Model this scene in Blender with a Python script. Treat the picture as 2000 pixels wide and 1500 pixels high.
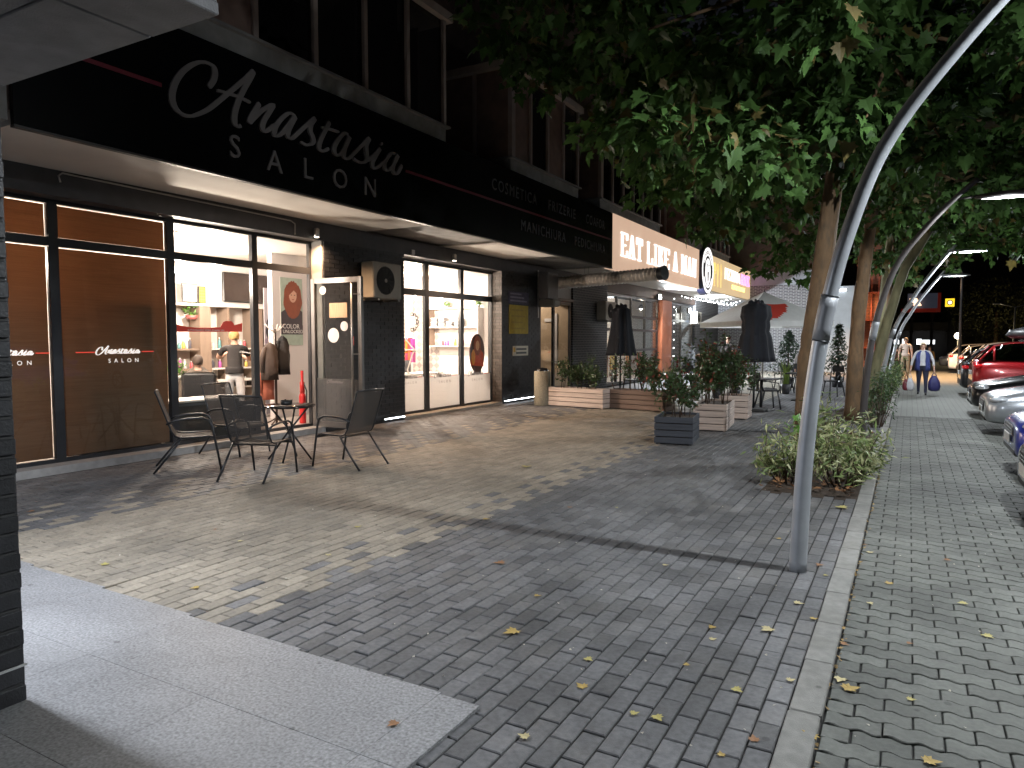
import bpy, bmesh, math, random
import numpy as np
from mathutils import Vector, Matrix, noise as mnoise

random.seed(7); rng = np.random.default_rng(7)
for o in list(bpy.data.objects): bpy.data.objects.remove(o)
SC = bpy.context.scene
COL = SC.collection
R = math.radians

# ------------------------------------------------------------------ camera
CAM_H = 1.65
cam_d = bpy.data.cameras.new('camera'); cam = bpy.data.objects.new('camera', cam_d); COL.objects.link(cam)
cam.location = (0, 0, CAM_H)
YAW, PITCH = R(29.178), R(3.589)
cam.rotation_euler = (math.pi/2 - PITCH, 0, YAW)
cam_d.sensor_width = 36.0; cam_d.lens = 1387/2000*36.0
cam_d.clip_start = 0.05; cam_d.clip_end = 2000
SC.camera = cam
# ------------------------------------------------------------------ night sky
W = bpy.data.worlds.new('World'); SC.world = W; W.use_nodes = True
wn = W.node_tree.nodes; wl = W.node_tree.links
sky = wn.new('ShaderNodeTexSky'); sky.sky_type = 'NISHITA'; sky.sun_disc = False
sky.sun_elevation = R(-3); sky.sun_rotation = R(250)
bg = wn['Background']; bg.inputs['Strength'].default_value = 0.10
wl.new(sky.outputs[0], bg.inputs['Color'])
SC.view_settings.view_transform = 'Standard'; SC.view_settings.look = 'None'
SC.view_settings.exposure = 0.3; SC.view_settings.gamma = 1.0
SC.view_settings.use_curve_mapping = False
SC.cycles.use_denoising = True
SC.cycles.use_adaptive_sampling = True; SC.cycles.adaptive_threshold = .02
SC.cycles.max_bounces = 6; SC.cycles.diffuse_bounces = 3; SC.cycles.glossy_bounces = 3
SC.cycles.transparent_max_bounces = 12; SC.cycles.transmission_bounces = 5
SC.cycles.sample_clamp_indirect = 6.0
SC.cycles.caustics_reflective = False; SC.cycles.caustics_refractive = False

# pixel <-> place, from the solved camera (used to measure real planes of the place)
_f, _cx, _cy = 1387., 1000., 750.
_fh = np.array([-math.sin(YAW), math.cos(YAW), 0]); _r = np.array([math.cos(YAW), math.sin(YAW), 0])
_F = _fh*math.cos(PITCH) + np.array([0, 0, -math.sin(PITCH)]); _U = np.cross(_r, _F)
_C = np.array([0, 0, CAM_H])
def ray(u, v): return _F + (u-_cx)/_f*_r - (v-_cy)/_f*_U
def on_z(u, v, z=0.): d = ray(u, v); return _C + (z-CAM_H)/d[2]*d
def on_x(u, v, X): d = ray(u, v); return _C + X/d[0]*d
def on_y(u, v, Y): d = ray(u, v); return _C + Y/d[1]*d
def pix(p):
    d = np.asarray(p, float) - _C; k = d@_F
    return (_cx + _f*(d@_r)/k, _cy - _f*(d@_U)/k, k)

# ------------------------------------------------------------------ materials
MATS = {}
def M(name, base=(.5,.5,.5), rough=.6, metal=0., var=.12, scale=6., bump=0., bscale=80., emit=None, es=0.,
      spec=.5, coords='object', island=0., dirt=None, dirt_amt=0., dirt_scale=2., coat=0., alpha=1., trans=0., stretch=None, stain=0., stain_scale=.9):
    if name in MATS: return MATS[name]
    m = bpy.data.materials.new(name); m.use_nodes = True; nt = m.node_tree; N = nt.nodes; L = nt.links
    b = N['Principled BSDF']
    b.inputs['Roughness'].default_value = rough; b.inputs['Metallic'].default_value = metal
    b.inputs['Specular IOR Level'].default_value = spec
    b.inputs['Coat Weight'].default_value = coat; b.inputs['Coat Roughness'].default_value = .05
    b.inputs['Alpha'].default_value = alpha
    col = None
    if coords == 'world':
        g = N.new('ShaderNodeNewGeometry'); vec = g.outputs['Position']
    else:
        t = N.new('ShaderNodeTexCoord'); vec = t.outputs['Object']
    if stretch:
        mp = N.new('ShaderNodeMapping'); mp.inputs['Scale'].default_value = stretch; L.new(vec, mp.inputs['Vector']); vec = mp.outputs[0]
    rgb = N.new('ShaderNodeRGB'); rgb.outputs[0].default_value = (*base, 1); col = rgb.outputs[0]
    if var > 0:
        nz = N.new('ShaderNodeTexNoise'); nz.inputs['Scale'].default_value = scale; nz.inputs['Detail'].default_value = 5
        L.new(vec, nz.inputs['Vector'])
        mr = N.new('ShaderNodeMapRange'); mr.inputs['From Min'].default_value = .25; mr.inputs['From Max'].default_value = .75
        mr.inputs['To Min'].default_value = 1-var; mr.inputs['To Max'].default_value = 1+var
        L.new(nz.outputs['Fac'], mr.inputs['Value'])
        mx = N.new('ShaderNodeVectorMath'); mx.operation = 'SCALE'; L.new(col, mx.inputs[0]); L.new(mr.outputs[0], mx.inputs['Scale']); col = mx.outputs[0]
    if island > 0:
        g2 = N.new('ShaderNodeNewGeometry'); oi = N.new('ShaderNodeObjectInfo')
        ad = N.new('ShaderNodeMath'); ad.operation = 'ADD'; L.new(g2.outputs['Random Per Island'], ad.inputs[0]); L.new(oi.outputs['Random'], ad.inputs[1])
        fr = N.new('ShaderNodeMath'); fr.operation = 'FRACT'; L.new(ad.outputs[0], fr.inputs[0])
        mr = N.new('ShaderNodeMapRange'); mr.inputs['To Min'].default_value = 1-island; mr.inputs['To Max'].default_value = 1+island
        L.new(fr.outputs[0], mr.inputs['Value'])
        mx = N.new('ShaderNodeVectorMath'); mx.operation = 'SCALE'; L.new(col, mx.inputs[0]); L.new(mr.outputs[0], mx.inputs['Scale']); col = mx.outputs[0]
    if dirt:
        nz = N.new('ShaderNodeTexNoise'); nz.inputs['Scale'].default_value = dirt_scale; nz.inputs['Detail'].default_value = 6; nz.inputs['Roughness'].default_value = .65
        L.new(vec, nz.inputs['Vector'])
        mr = N.new('ShaderNodeMapRange'); mr.inputs['From Min'].default_value = .48; mr.inputs['From Max'].default_value = .72; mr.inputs['To Max'].default_value = dirt_amt
        L.new(nz.outputs['Fac'], mr.inputs['Value'])
        mx = N.new('ShaderNodeMix'); mx.data_type = 'RGBA'; mx.inputs[7].default_value = (*dirt, 1)
        L.new(mr.outputs[0], mx.inputs[0]); L.new(col, mx.inputs[6]); col = mx.outputs[2]
    if stain > 0:
        nz = N.new('ShaderNodeTexNoise'); nz.inputs['Scale'].default_value = stain_scale; nz.inputs['Detail'].default_value = 8; nz.inputs['Roughness'].default_value = .7; nz.inputs['Distortion'].default_value = .6
        L.new(vec, nz.inputs['Vector'])
        mr = N.new('ShaderNodeMapRange'); mr.inputs['From Min'].default_value = .40; mr.inputs['From Max'].default_value = .64; mr.inputs['To Min'].default_value = 1+stain*.35; mr.inputs['To Max'].default_value = 1-stain
        L.new(nz.outputs['Fac'], mr.inputs['Value'])
        mx = N.new('ShaderNodeVectorMath'); mx.operation = 'SCALE'; L.new(col, mx.inputs[0]); L.new(mr.outputs[0], mx.inputs['Scale']); col = mx.outputs[0]
        vo = N.new('ShaderNodeTexVoronoi'); vo.inputs['Scale'].default_value = 4.2; L.new(vec, vo.inputs['Vector'])
        mr = N.new('ShaderNodeMapRange'); mr.inputs['From Min'].default_value = .055; mr.inputs['From Max'].default_value = .085; mr.inputs['To Min'].default_value = .55; mr.inputs['To Max'].default_value = 1
        L.new(vo.outputs['Distance'], mr.inputs['Value'])
        mx = N.new('ShaderNodeVectorMath'); mx.operation = 'SCALE'; L.new(col, mx.inputs[0]); L.new(mr.outputs[0], mx.inputs['Scale']); col = mx.outputs[0]
    L.new(col, b.inputs['Base Color'])
    if bump > 0:
        nz = N.new('ShaderNodeTexNoise'); nz.inputs['Scale'].default_value = bscale; nz.inputs['Detail'].default_value = 4
        L.new(vec, nz.inputs['Vector'])
        bp = N.new('ShaderNodeBump'); bp.inputs['Strength'].default_value = bump; bp.inputs['Distance'].default_value = .01
        L.new(nz.outputs['Fac'], bp.inputs['Height']); L.new(bp.outputs[0], b.inputs['Normal'])
    if emit:
        b.inputs['Emission Color'].default_value = (*emit, 1); b.inputs['Emission Strength'].default_value = es
    if trans > 0:
        out = N['Material Output']; tr = N.new('ShaderNodeBsdfTranslucent'); L.new(col, tr.inputs['Color'])
        ms = N.new('ShaderNodeMixShader'); ms.inputs[0].default_value = trans
        L.new(b.outputs[0], ms.inputs[1]); L.new(tr.outputs[0], ms.inputs[2]); L.new(ms.outputs[0], out.inputs['Surface'])
    MATS[name] = m; return m
def glow(name, color, s):
    m = M(name, base=(.8,.8,.8), var=0, emit=color, es=s)
    if name not in ('led_white',): m.cycles.emission_sampling = 'NONE'
    return m
def glass_mat(name, tint=(1,1,1), refl=.08, rough=0.0, frost=0., frost_col=(.8,.8,.8)):
    if name in MATS: return MATS[name]
    m = bpy.data.materials.new(name); m.use_nodes = True; nt = m.node_tree; N = nt.nodes; L = nt.links
    N.remove(N['Principled BSDF']); out = N['Material Output']
    tr = N.new('ShaderNodeBsdfTransparent'); tr.inputs[0].default_value = (*tint, 1)
    gl = N.new('ShaderNodeBsdfGlossy'); gl.inputs['Roughness'].default_value = rough
    lw = N.new('ShaderNodeLayerWeight'); lw.inputs['Blend'].default_value = .5
    pw = N.new('ShaderNodeMath'); pw.operation = 'POWER'; pw.inputs[1].default_value = 5; L.new(lw.outputs['Facing'], pw.inputs[0])
    sc = N.new('ShaderNodeMath'); sc.operation = 'MULTIPLY_ADD'; sc.inputs[1].default_value = .9; sc.inputs[2].default_value = refl/2; L.new(pw.outputs[0], sc.inputs[0]); sc.use_clamp = True
    mx = N.new('ShaderNodeMixShader'); L.new(sc.outputs[0], mx.inputs[0]); L.new(tr.outputs[0], mx.inputs[1]); L.new(gl.outputs[0], mx.inputs[2])
    last = mx.outputs[0]
    if frost > 0:
        df = N.new('ShaderNodeBsdfTranslucent'); df.inputs[0].default_value = (*frost_col, 1)
        d2 = N.new('ShaderNodeBsdfDiffuse'); d2.inputs[0].default_value = (*frost_col, 1)
        m2 = N.new('ShaderNodeMixShader'); m2.inputs[0].default_value = .4; L.new(df.outputs[0], m2.inputs[1]); L.new(d2.outputs[0], m2.inputs[2])
        m3 = N.new('ShaderNodeMixShader'); m3.inputs[0].default_value = frost; L.new(last, m3.inputs[1]); L.new(m2.outputs[0], m3.inputs[2]); last = m3.outputs[0]
    L.new(last, out.inputs['Surface']); MATS[name] = m; return m

# ------------------------------------------------------------------ mesh tools
class MB:
    def __init__(s): s.v = []; s.f = []; s.m = []; s.sm = []
    def add(s, vs, fs, mi=0, smooth=False):
        b = len(s.v); s.v += [tuple(p) for p in vs]
        for f in fs: s.f.append(tuple(b+i for i in f)); s.m.append(mi); s.sm.append(smooth)
        return s
    def box(s, x0, x1, y0, y1, z0, z1, mi=0):
        v = [(x0,y0,z0),(x1,y0,z0),(x1,y1,z0),(x0,y1,z0),(x0,y0,z1),(x1,y0,z1),(x1,y1,z1),(x0,y1,z1)]
        return s.add(v, [(0,3,2,1),(4,5,6,7),(0,1,5,4),(1,2,6,5),(2,3,7,6),(3,0,4,7)], mi)
    def bbox(s, x0, x1, y0, y1, z0, z1, b=.006, mi=0):      # box with bevelled upright and top edges
        def ring(z, i): return [(x0+i+b,y0+i,z),(x1-i-b,y0+i,z),(x1-i,y0+i+b,z),(x1-i,y1-i-b,z),(x1-i-b,y1-i,z),(x0+i+b,y1-i,z),(x0+i,y1-i-b,z),(x0+i,y0+i+b,z)]
        v = ring(z0+b, 0) + ring(z1-b, 0) + ring(z1, b) + ring(z0, b)
        fs = [tuple(range(16,24)), tuple(reversed(range(24,32)))]
        for k in range(8):
            j = (k+1) % 8
            fs += [(k,j,8+j,8+k),(8+k,8+j,16+j,16+k),(24+k,24+j,j,k)]
        return s.add(v, fs, mi)
    def obox(s, c, size, rot=None, mi=0):
        a, b, d = [x/2 for x in size]; rot = rot or Matrix.Identity(3); c = Vector(c)
        v = [c + rot@Vector(p) for p in [(-a,-b,-d),(a,-b,-d),(a,b,-d),(-a,b,-d),(-a,-b,d),(a,-b,d),(a,b,d),(-a,b,d)]]
        return s.add(v, [(0,3,2,1),(4,5,6,7),(0,1,5,4),(1,2,6,5),(2,3,7,6),(3,0,4,7)], mi)
    def tube(s, pts, rad, n=8, mi=0, caps=True, sx=1., smooth=True):
        pts = [Vector(p) for p in pts]; k = len(pts)
        rads = rad if isinstance(rad, (list, tuple)) else [rad]*k
        t0 = (pts[1]-pts[0]).normalized(); up = Vector((0,0,1)) if abs(t0.z) < .9 else Vector((1,0,0))
        nrm = (up - t0*up.dot(t0)).normalized(); vs = []; fs = []
        for i, p in enumerate(pts):
            t = (pts[min(i+1,k-1)]-pts[max(i-1,0)]).normalized()
            nrm = (nrm - t*nrm.dot(t)).normalized(); bn = t.cross(nrm)
            for j in range(n):
                a = 2*math.pi*j/n; vs.append(p + (nrm*math.cos(a) + bn*math.sin(a)*sx)*rads[i])
        for i in range(k-1):
            for j in range(n):
                jj = (j+1) % n; fs.append((i*n+j, i*n+jj, (i+1)*n+jj, (i+1)*n+j))
        s.add(vs, fs, mi, smooth)
        if caps:
            b = len(s.v)-len(vs)
            s.f.append(tuple(b+j for j in reversed(range(n)))); s.m.append(mi); s.sm.append(False)
            s.f.append(tuple(b+(k-1)*n+j for j in range(n))); s.m.append(mi); s.sm.append(False)
        return s
    def lathe(s, prof, n=20, c=(0,0,0), mi=0, smooth=True, fn=None):
        vs = []; fs = []; k = len(prof)
        for i, (r, z) in enumerate(prof):
            for j in range(n):
                a = 2*math.pi*j/n; rr = r*(fn(a, i) if fn else 1)
                vs.append((c[0]+rr*math.cos(a), c[1]+rr*math.sin(a), c[2]+z))
        for i in range(k-1):
            for j in range(n):
                jj = (j+1) % n; fs.append((i*n+j, i*n+jj, (i+1)*n+jj, (i+1)*n+j))
        s.add(vs, fs, mi, smooth)
        b = len(s.v)-len(vs)
        if prof[0][0] > 1e-4: s.f.append(tuple(b+j for j in reversed(range(n)))); s.m.append(mi); s.sm.append(False)
        if prof[-1][0] > 1e-4: s.f.append(tuple(b+(k-1)*n+j for j in range(n))); s.m.append(mi); s.sm.append(False)
        return s
    def prism(s, poly, fn0, fn1, mi=0):     # poly: 2D points; fn0/fn1 map (a,b) -> 3D for the two caps
        n = len(poly); vs = [fn0(*p) for p in poly] + [fn1(*p) for p in poly]
        fs = [tuple(range(n)), tuple(reversed(range(n, 2*n)))] + [(i, n+i, n+(i+1) % n, (i+1) % n) for i in range(n)]
        return s.add(vs, fs, mi)
    def ball(s, c, r, n=10, m=7, mi=0, sz=(1,1,1)):
        vs = []; fs = []
        for i in range(m+1):
            th = math.pi*i/m
            for j in range(n):
                a = 2*math.pi*j/n
                vs.append((c[0]+r*sz[0]*math.sin(th)*math.cos(a), c[1]+r*sz[1]*math.sin(th)*math.sin(a), c[2]-r*sz[2]*math.cos(th)))
        for i in range(m):
            for j in range(n):
                jj = (j+1) % n; fs.append((i*n+j, i*n+jj, (i+1)*n+jj, (i+1)*n+j))
        return s.add(vs, fs, mi, True)
    def mesh(s, name, mats):
        me = bpy.data.meshes.new(name); me.from_pydata(s.v, [], s.f)
        for mm in (mats if isinstance(mats, (list, tuple)) else [mats]): me.materials.append(mm)
        me.polygons.foreach_set('material_index', s.m); me.polygons.foreach_set('use_smooth', s.sm)
        me.update(); return me
    def build(s, name, mats, parent=None, loc=(0,0,0), rz=0., fix=False):
        me = s.mesh(name, mats)
        if fix:
            b = bmesh.new(); b.from_mesh(me); bmesh.ops.remove_doubles(b, verts=b.verts, dist=1e-5); bmesh.ops.recalc_face_normals(b, faces=b.faces); b.to_mesh(me); b.free()
        return link(name, me, parent, loc, rz)
def link(name, me, parent=None, loc=(0,0,0), rz=0.):
    o = bpy.data.objects.new(name, me); COL.objects.link(o); o.location = loc; o.rotation_euler = (0,0,rz)
    if parent: o.parent = parent
    return o
def tag(o, label=None, cat=None, group=None, kind=None):
    if label: o['label'] = label
    if cat: o['category'] = cat
    if group: o['group'] = group
    if kind: o['kind'] = kind
    return o
def thing(name, label, cat, loc=(0,0,0), rz=0., group=None):
    o = bpy.data.objects.new(name, None); COL.objects.link(o); o.location = loc; o.rotation_euler = (0,0,rz)
    o.empty_display_size = .1
    return tag(o, label, cat, group)
def kids(o): return [c for c in bpy.data.objects if c.parent == o]
def copy_tree(o, parent=None):
    c = o.copy(); COL.objects.link(c); c.parent = parent
    for ch in o.children: copy_tree(ch, c)
    return c
def np_mesh(name, verts, faces, mats, smooth=False, midx=None):
    me = bpy.data.meshes.new(name); verts = np.asarray(verts, np.float32); faces = np.asarray(faces, np.int32)
    nf, k = faces.shape
    me.vertices.add(len(verts)); me.vertices.foreach_set('co', verts.ravel())
    me.loops.add(nf*k); me.loops.foreach_set('vertex_index', faces.ravel())
    me.polygons.add(nf); me.polygons.foreach_set('loop_start', np.arange(0, nf*k, k, dtype=np.int32))
    me.polygons.foreach_set('loop_total', np.full(nf, k, np.int32))
    for mm in (mats if isinstance(mats, (list, tuple)) else [mats]): me.materials.append(mm)
    if midx is not None: me.polygons.foreach_set('material_index', np.asarray(midx, np.int32))
    me.polygons.foreach_set('use_smooth', np.full(nf, smooth, bool))
    me.update(calc_edges=True); me.validate(); return me
def scatter(tv, tf, pos, rots, scl):
    """tv: (n,3) template verts, tf: (m,k) faces, pos (N,3), rots (N,3,3), scl (N,)"""
    tv = np.asarray(tv, float); tf = np.asarray(tf, int); Nn = len(pos)
    V = np.einsum('nij,vj->nvi', rots, tv)*np.asarray(scl)[:, None, None] + np.asarray(pos)[:, None, :]
    Fc = tf[None] + (np.arange(Nn)*len(tv))[:, None, None]
    return V.reshape(-1, 3), Fc.reshape(-1, tf.shape[1])
def rot_from(nrm, spin):
    """rows of normals (N,3) and spin angles -> rotation matrices whose z axis is the normal"""
    n = nrm/np.linalg.norm(nrm, axis=1, keepdims=True)
    up = np.where(np.abs(n[:, 2:3]) < .95, np.array([[0,0,1.]]), np.array([[1.,0,0]]))
    x = np.cross(up, n); x /= np.linalg.norm(x, axis=1, keepdims=True); y = np.cross(n, x)
    c, s_ = np.cos(spin)[:, None], np.sin(spin)[:, None]
    return np.stack([x*c+y*s_, -x*s_+y*c, n], axis=2)
def text_mesh(body, size, spacing=1., mat=None, depth=.004, name='lettering', sx=1., align='LEFT', bold=0.):
    cu = bpy.data.curves.new(name, 'FONT'); cu.body = body; cu.size = size; cu.space_character = spacing
    cu.extrude = depth/2; cu.align_x = align; cu.offset = bold; cu.resolution_u = 3
    o = bpy.data.objects.new(name, cu); COL.objects.link(o)
    dg = bpy.context.evaluated_depsgraph_get()
    me = bpy.data.meshes.new_from_object(o.evaluated_get(dg)); bpy.data.objects.remove(o); bpy.data.curves.remove(cu)
    me.name = name
    if sx != 1.:
        for v in me.vertices: v.co.x *= sx
    me.materials.clear()
    if mat: me.materials.append(mat)
    return me
def put(me, name, parent, loc, euler):
    o = link(name, me, parent, loc); o.rotation_euler = euler; return o
FACE_X = (math.pi/2, 0, math.pi/2)       # text lying in a plane that faces +X, reading along +Y
FACE_NY = (math.pi/2, 0, 0)              # text that faces -Y, reading along +X
def lamp(kind, name, loc, power, color, parent=None, **kw):
    d = bpy.data.lights.new(name, kind); d.energy = power; d.color = color
    for k_, v_ in kw.items(): setattr(d, k_, v_)
    o = bpy.data.objects.new(name, d); COL.objects.link(o); o.location = loc
    if parent: o.parent = parent
    return o
# ================================================================== GROUND
m_asph = M('asphalt', (.045,.046,.05), .85, var=.25, scale=3, bump=.4, bscale=200, coords='world')
m_joint = M('shaded_sand_joint', (.018,.017,.016), .95, var=.3, scale=20, coords='world')  # joint sand, darkened to stand in for shade between the stones
m_dark = M('dark_paver', (.114,.113,.116), .66, stain=.42, var=.3, scale=35, bump=.25, bscale=260, coords='world', island=.27, dirt=(.24,.22,.19), dirt_amt=.28, dirt_scale=1.6)
m_beige = M('beige_paver', (.275,.238,.187), .75, stain=.22, var=.2, scale=35, bump=.25, bscale=260, coords='world', island=.16, dirt=(.13,.12,.11), dirt_amt=.45, dirt_scale=2.4)
m_wave = M('grey_green_paver', (.118,.121,.108), .78, stain=.42, var=.2, scale=40, bump=.3, bscale=240, coords='world', island=.18, dirt=(.08,.08,.07), dirt_amt=.4, dirt_scale=1.3)
m_kerb = M('kerb_concrete', (.21,.205,.19), .8, stain=.3, var=.18, scale=18, bump=.3, bscale=180, coords='world', island=.07, dirt=(.15,.14,.12), dirt_amt=.4, dirt_scale=3)
m_gran = M('granite', (.235,.235,.24), .55, stain=.22, stain_scale=.6, var=.5, scale=70, bump=.06, bscale=120, coords='world', island=.05, dirt=(.25,.25,.25), dirt_amt=.3, dirt_scale=1.1)
m_soil = M('soil', (.045,.03,.02), .95, var=.5, scale=25, bump=1., bscale=60, coords='world')

g = MB().box(-300, 300, -60, 500, -.4, -.10).build('ground', m_asph); tag(g, kind='structure')

# --- plaza of running-bond pavers, long side along the street
PX, PY, JT = .105, .215, .0065
X0, X1, Y0, YB = -9.05, -.425, 1.2, 17.5
plaza = MB().box(X0, X1, -4, 60, -.3, -.012).build('plaza', m_joint); tag(plaza, kind='structure')
def paver_template(lx, ly, h, b):
    a, c = lx/2, ly/2
    v = [(-a,-c,-h),(a,-c,-h),(a,c,-h),(-a,c,-h),(-a,-c,-b),(a,-c,-b),(a,c,-b),(-a,c,-b),(-a+b,-c+b,0),(a-b,-c+b,0),(a-b,c-b,0),(-a+b,c-b,0)]
    f = [(8,9,10,11)]
    for k in range(4):
        j = (k+1) % 4; f += [(k,j,4+j,4+k),(4+k,4+j,8+j,8+k)]
    return np.array(v, float), np.array(f, int)
tv, tf = paver_template(PX-.0095, PY-.0085, .03, .0045)
BED = (-1.42, -.42)
beds = [(8.0, 14.0), (15.4, 20.6), (22.4, 28.0), (30, 36)]
recs = []
nrow = int((X1-X0)/PX)
for i in range(nrow):
    x = X1 - (i+.5)*PX
    off = (i % 2)*PY/2
    j0 = int((Y0)/PY)
    for j in range(j0, int(YB/PY)):
        y = j*PY + off
        if x > BED[0] and any(b0-.04 < y < b1+.04 for b0, b1 in beds): continue
        if y < 2.5 and x < -1.70 and x > -9: 
            continue
        k = int(round((-3.36 - x)/PX)); kl = int(round((x + 6.55)/PX))
        beige = -6.55 < x < -3.36
        if beige and k <= 6:
            if (k in (0, 1) and (j+k) % 2 == 0) or (k in (3, 4, 5) and (j*1 + k*2) % 5 == 0) or (k == 2 and j % 7 == 3): beige = False
        if -7.5 < x < -6.55 and ((j*3 + kl*5) % 7 == 0 or (kl > -3 and (j+kl) % 3 == 0)): beige = True
        recs.append((x, y, beige))
recs = np.array(recs, float)
# which ones show largest: project every one
sc_ = []
for x, y, b in recs:
    u, v, k = pix((x, y, 0)); ok = k > .5 and -20 < u < 2020 and v < 1540
    hid = False
    sc_.append((k if ok else 1e3))
order = np.argsort(sc_)
near = order[:300]; rest = order[300:]
me_d = np_mesh('paver_dark', tv, tf, m_dark); me_b = np_mesh('paver_beige', tv, tf, m_beige)
for idx in near:
    x, y, b = recs[idx]
    o = link('paver', me_b if b else me_d, plaza, (x, y, rng.normal(0, .0022)), 0)
    o.rotation_euler = (rng.normal(0, .006), rng.normal(0, .006), rng.normal(0, .006))
for nm, sel, mm in (('paver_field_dark', 0, m_dark), ('paver_field_beige', 1, m_beige)):
    q = recs[rest]; q = q[q[:, 2] == sel]; n = len(q)
    pos = np.c_[q[:, :2], rng.normal(0, .0012, n)]
    rots = rot_from(np.c_[rng.normal(0, .007, (n, 2)), np.ones(n)], np.zeros(n))
    # keep brick axes aligned: use tilt only
    nx = rng.normal(0, .006, n); ny = rng.normal(0, .006, n)
    rots = np.zeros((n, 3, 3)); rots[:, 0, 0] = 1; rots[:, 1, 1] = 1; rots[:, 2, 2] = 1; rots[:, 0, 2] = nx; rots[:, 2, 0] = -nx; rots[:, 1, 2] = ny; rots[:, 2, 1] = -ny
    V, Fc = scatter(tv, tf, pos, rots, np.ones(n))
    o = link('paver_field', np_mesh(nm, V, Fc, mm), plaza); tag(o, kind='stuff')
# far paving where single stones are too small to tell apart
def far_brick(name, c1, c2, mortar, sx, sy, rot=math.pi/2):
    m = bpy.data.materials.new(name); m.use_nodes = True; nt = m.node_tree; N = nt.nodes; L = nt.links; b = N['Principled BSDF']
    gq = N.new('ShaderNodeNewGeometry'); mp = N.new('ShaderNodeMapping'); mp.inputs['Rotation'].default_value = (0,0,rot)
    L.new(gq.outputs['Position'], mp.inputs['Vector']); br = N.new('ShaderNodeTexBrick')
    br.inputs['Color1'].default_value = (*c1,1); br.inputs['Color2'].default_value = (*c2,1); br.inputs['Mortar'].default_value = (*mortar,1)
    br.inputs['Scale'].default_value = 1; br.inputs['Brick Width'].default_value = sx; br.inputs['Row Height'].default_value = sy; br.inputs['Mortar Size'].default_value = .008
    L.new(mp.outputs[0], br.inputs['Vector']); L.new(br.outputs['Color'], b.inputs['Base Color']); b.inputs['Roughness'].default_value = .75
    return m
m_farp = far_brick('far_pavers', (.12,.125,.14), (.15,.15,.16), (.03,.03,.03), PY, PX)
m_fars = far_brick('far_sidewalk_pavers', (.14,.145,.13), (.165,.17,.155), (.05,.05,.045), .226, .118, 0.)
m_farb = far_brick('far_beige_pavers', (.32,.30,.25), (.36,.33,.28), (.05,.05,.04), PY, PX)
tag(MB().box(X0, -7.0, YB, 60, -.0119, -.003).build('far_paving', m_farp, plaza), kind='stuff')
tag(MB().box(-7.0, -3.36, YB, 60, -.0119, -.003).build('far_paving', m_farb, plaza), kind='stuff')
tag(MB().box(-3.36, X1, YB, 60, -.0119, -.003).build('far_paving', m_farp, plaza), kind='stuff')
# --- planting beds
for b0, b1 in beds:
    mb = MB(); nx_, ny_ = 8, int((b1-b0)/.12)
    vs = []; fs = []
    for iy in range(ny_+1):
        for ix in range(nx_+1):
            xx = BED[0]+(BED[1]-BED[0])*ix/nx_; yy = b0+(b1-b0)*iy/ny_
            e = min(ix, nx_-ix, iy, ny_-iy)
            vs.append((xx, yy, -.008 + (0 if e == 0 else .03*mnoise.noise(Vector((xx*4, yy*4, 0)))+.015)))
    for iy in range(ny_):
        for ix in range(nx_):
            a = iy*(nx_+1)+ix; fs.append((a, a+1, a+nx_+2, a+nx_+1))
    mb.add(vs, fs); o = mb.build('soil_bed', m_soil); tag(o, kind='structure')
# --- kerb stones
kerb = MB().box(-.43, -.28, -4, 60, -.3, -.02).build('kerb', m_joint); tag(kerb, kind='structure')
kme = MB().bbox(-.069, .066, -.2785, .2785, -.05, .012, .006).mesh('kerb_stone', m_kerb)
y = 1.03 + .0
while y < 40:
    o = link('kerb_stone', kme, kerb, (-.352 + rng.normal(0,.0015), y + .28, rng.normal(0,.0015))); o.rotation_euler = (rng.normal(0,.002), rng.normal(0,.004), rng.normal(0,.003))
    y += .5617
# --- sidewalk of wavy interlocking pavers
SW0, SW1 = -.275, 2.35
sidewalk = MB().box(SW0-.003, 2.4, -4, 60, -.3, -.012).build('sidewalk', m_joint); tag(sidewalk, kind='structure')
LW, RW = .226, .118
def wave(u): # u in 0..1 over one stone
    return .0115*math.sin(4*math.pi*u) 
ns = 12
def wave_template(jt):
    us = [i/ns for i in range(ns+1)]
    top = []; a = LW/2-jt/2
    lo = [(-a + 2*a*u, -RW/2 + jt/2 + wave(u)) for u in us]; hi = [(-a + 2*a*u, RW/2 - jt/2 + wave(u)) for u in reversed(us)]
    ring = lo + hi; n = len(ring)
    cx_ = sum(p[0] for p in ring)/n
    inn = [(x*(1-.03), y*(1-.06)) for x, y in ring]
    v = [(x, y, -.03) for x, y in ring] + [(x, y, -.004) for x, y in ring] + [(x, y, 0) for x, y in inn]
    return v, n
v, n = wave_template(.007)
mb = MB(); fs = [tuple(range(2*n, 3*n))]
for k in range(n):
    j = (k+1) % n; fs += [(k, j, n+j, n+k), (n+k, n+j, 2*n+j, 2*n+k)]
mb.add(v, fs); wme = mb.mesh('wave_paver', m_wave)
pts = []
for r_ in range(int(1.6/RW), int(17.5/RW)):
    for c_ in range(-1, 13):
        x = SW0 + (c_+.5)*LW + (r_ % 2)*LW/2; y = r_*RW
        if x > SW1 or x - LW/2 < SW0 - .02: 
            continue
        pts.append((x, y))
pts = np.array(pts); ks = []
for x, y in pts:
    u, v_, k = pix((x, y, 0)); ks.append(k if (k > .5 and u < 2030 and v_ < 1540) else 1e3)
order = np.argsort(ks)
for idx in order[:300]:
    x, y = pts[idx]; o = link('paver', wme, sidewalk, (x, y, rng.normal(0,.0014))); o.rotation_euler = (rng.normal(0,.005), rng.normal(0,.005), rng.normal(0,.004))
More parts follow.
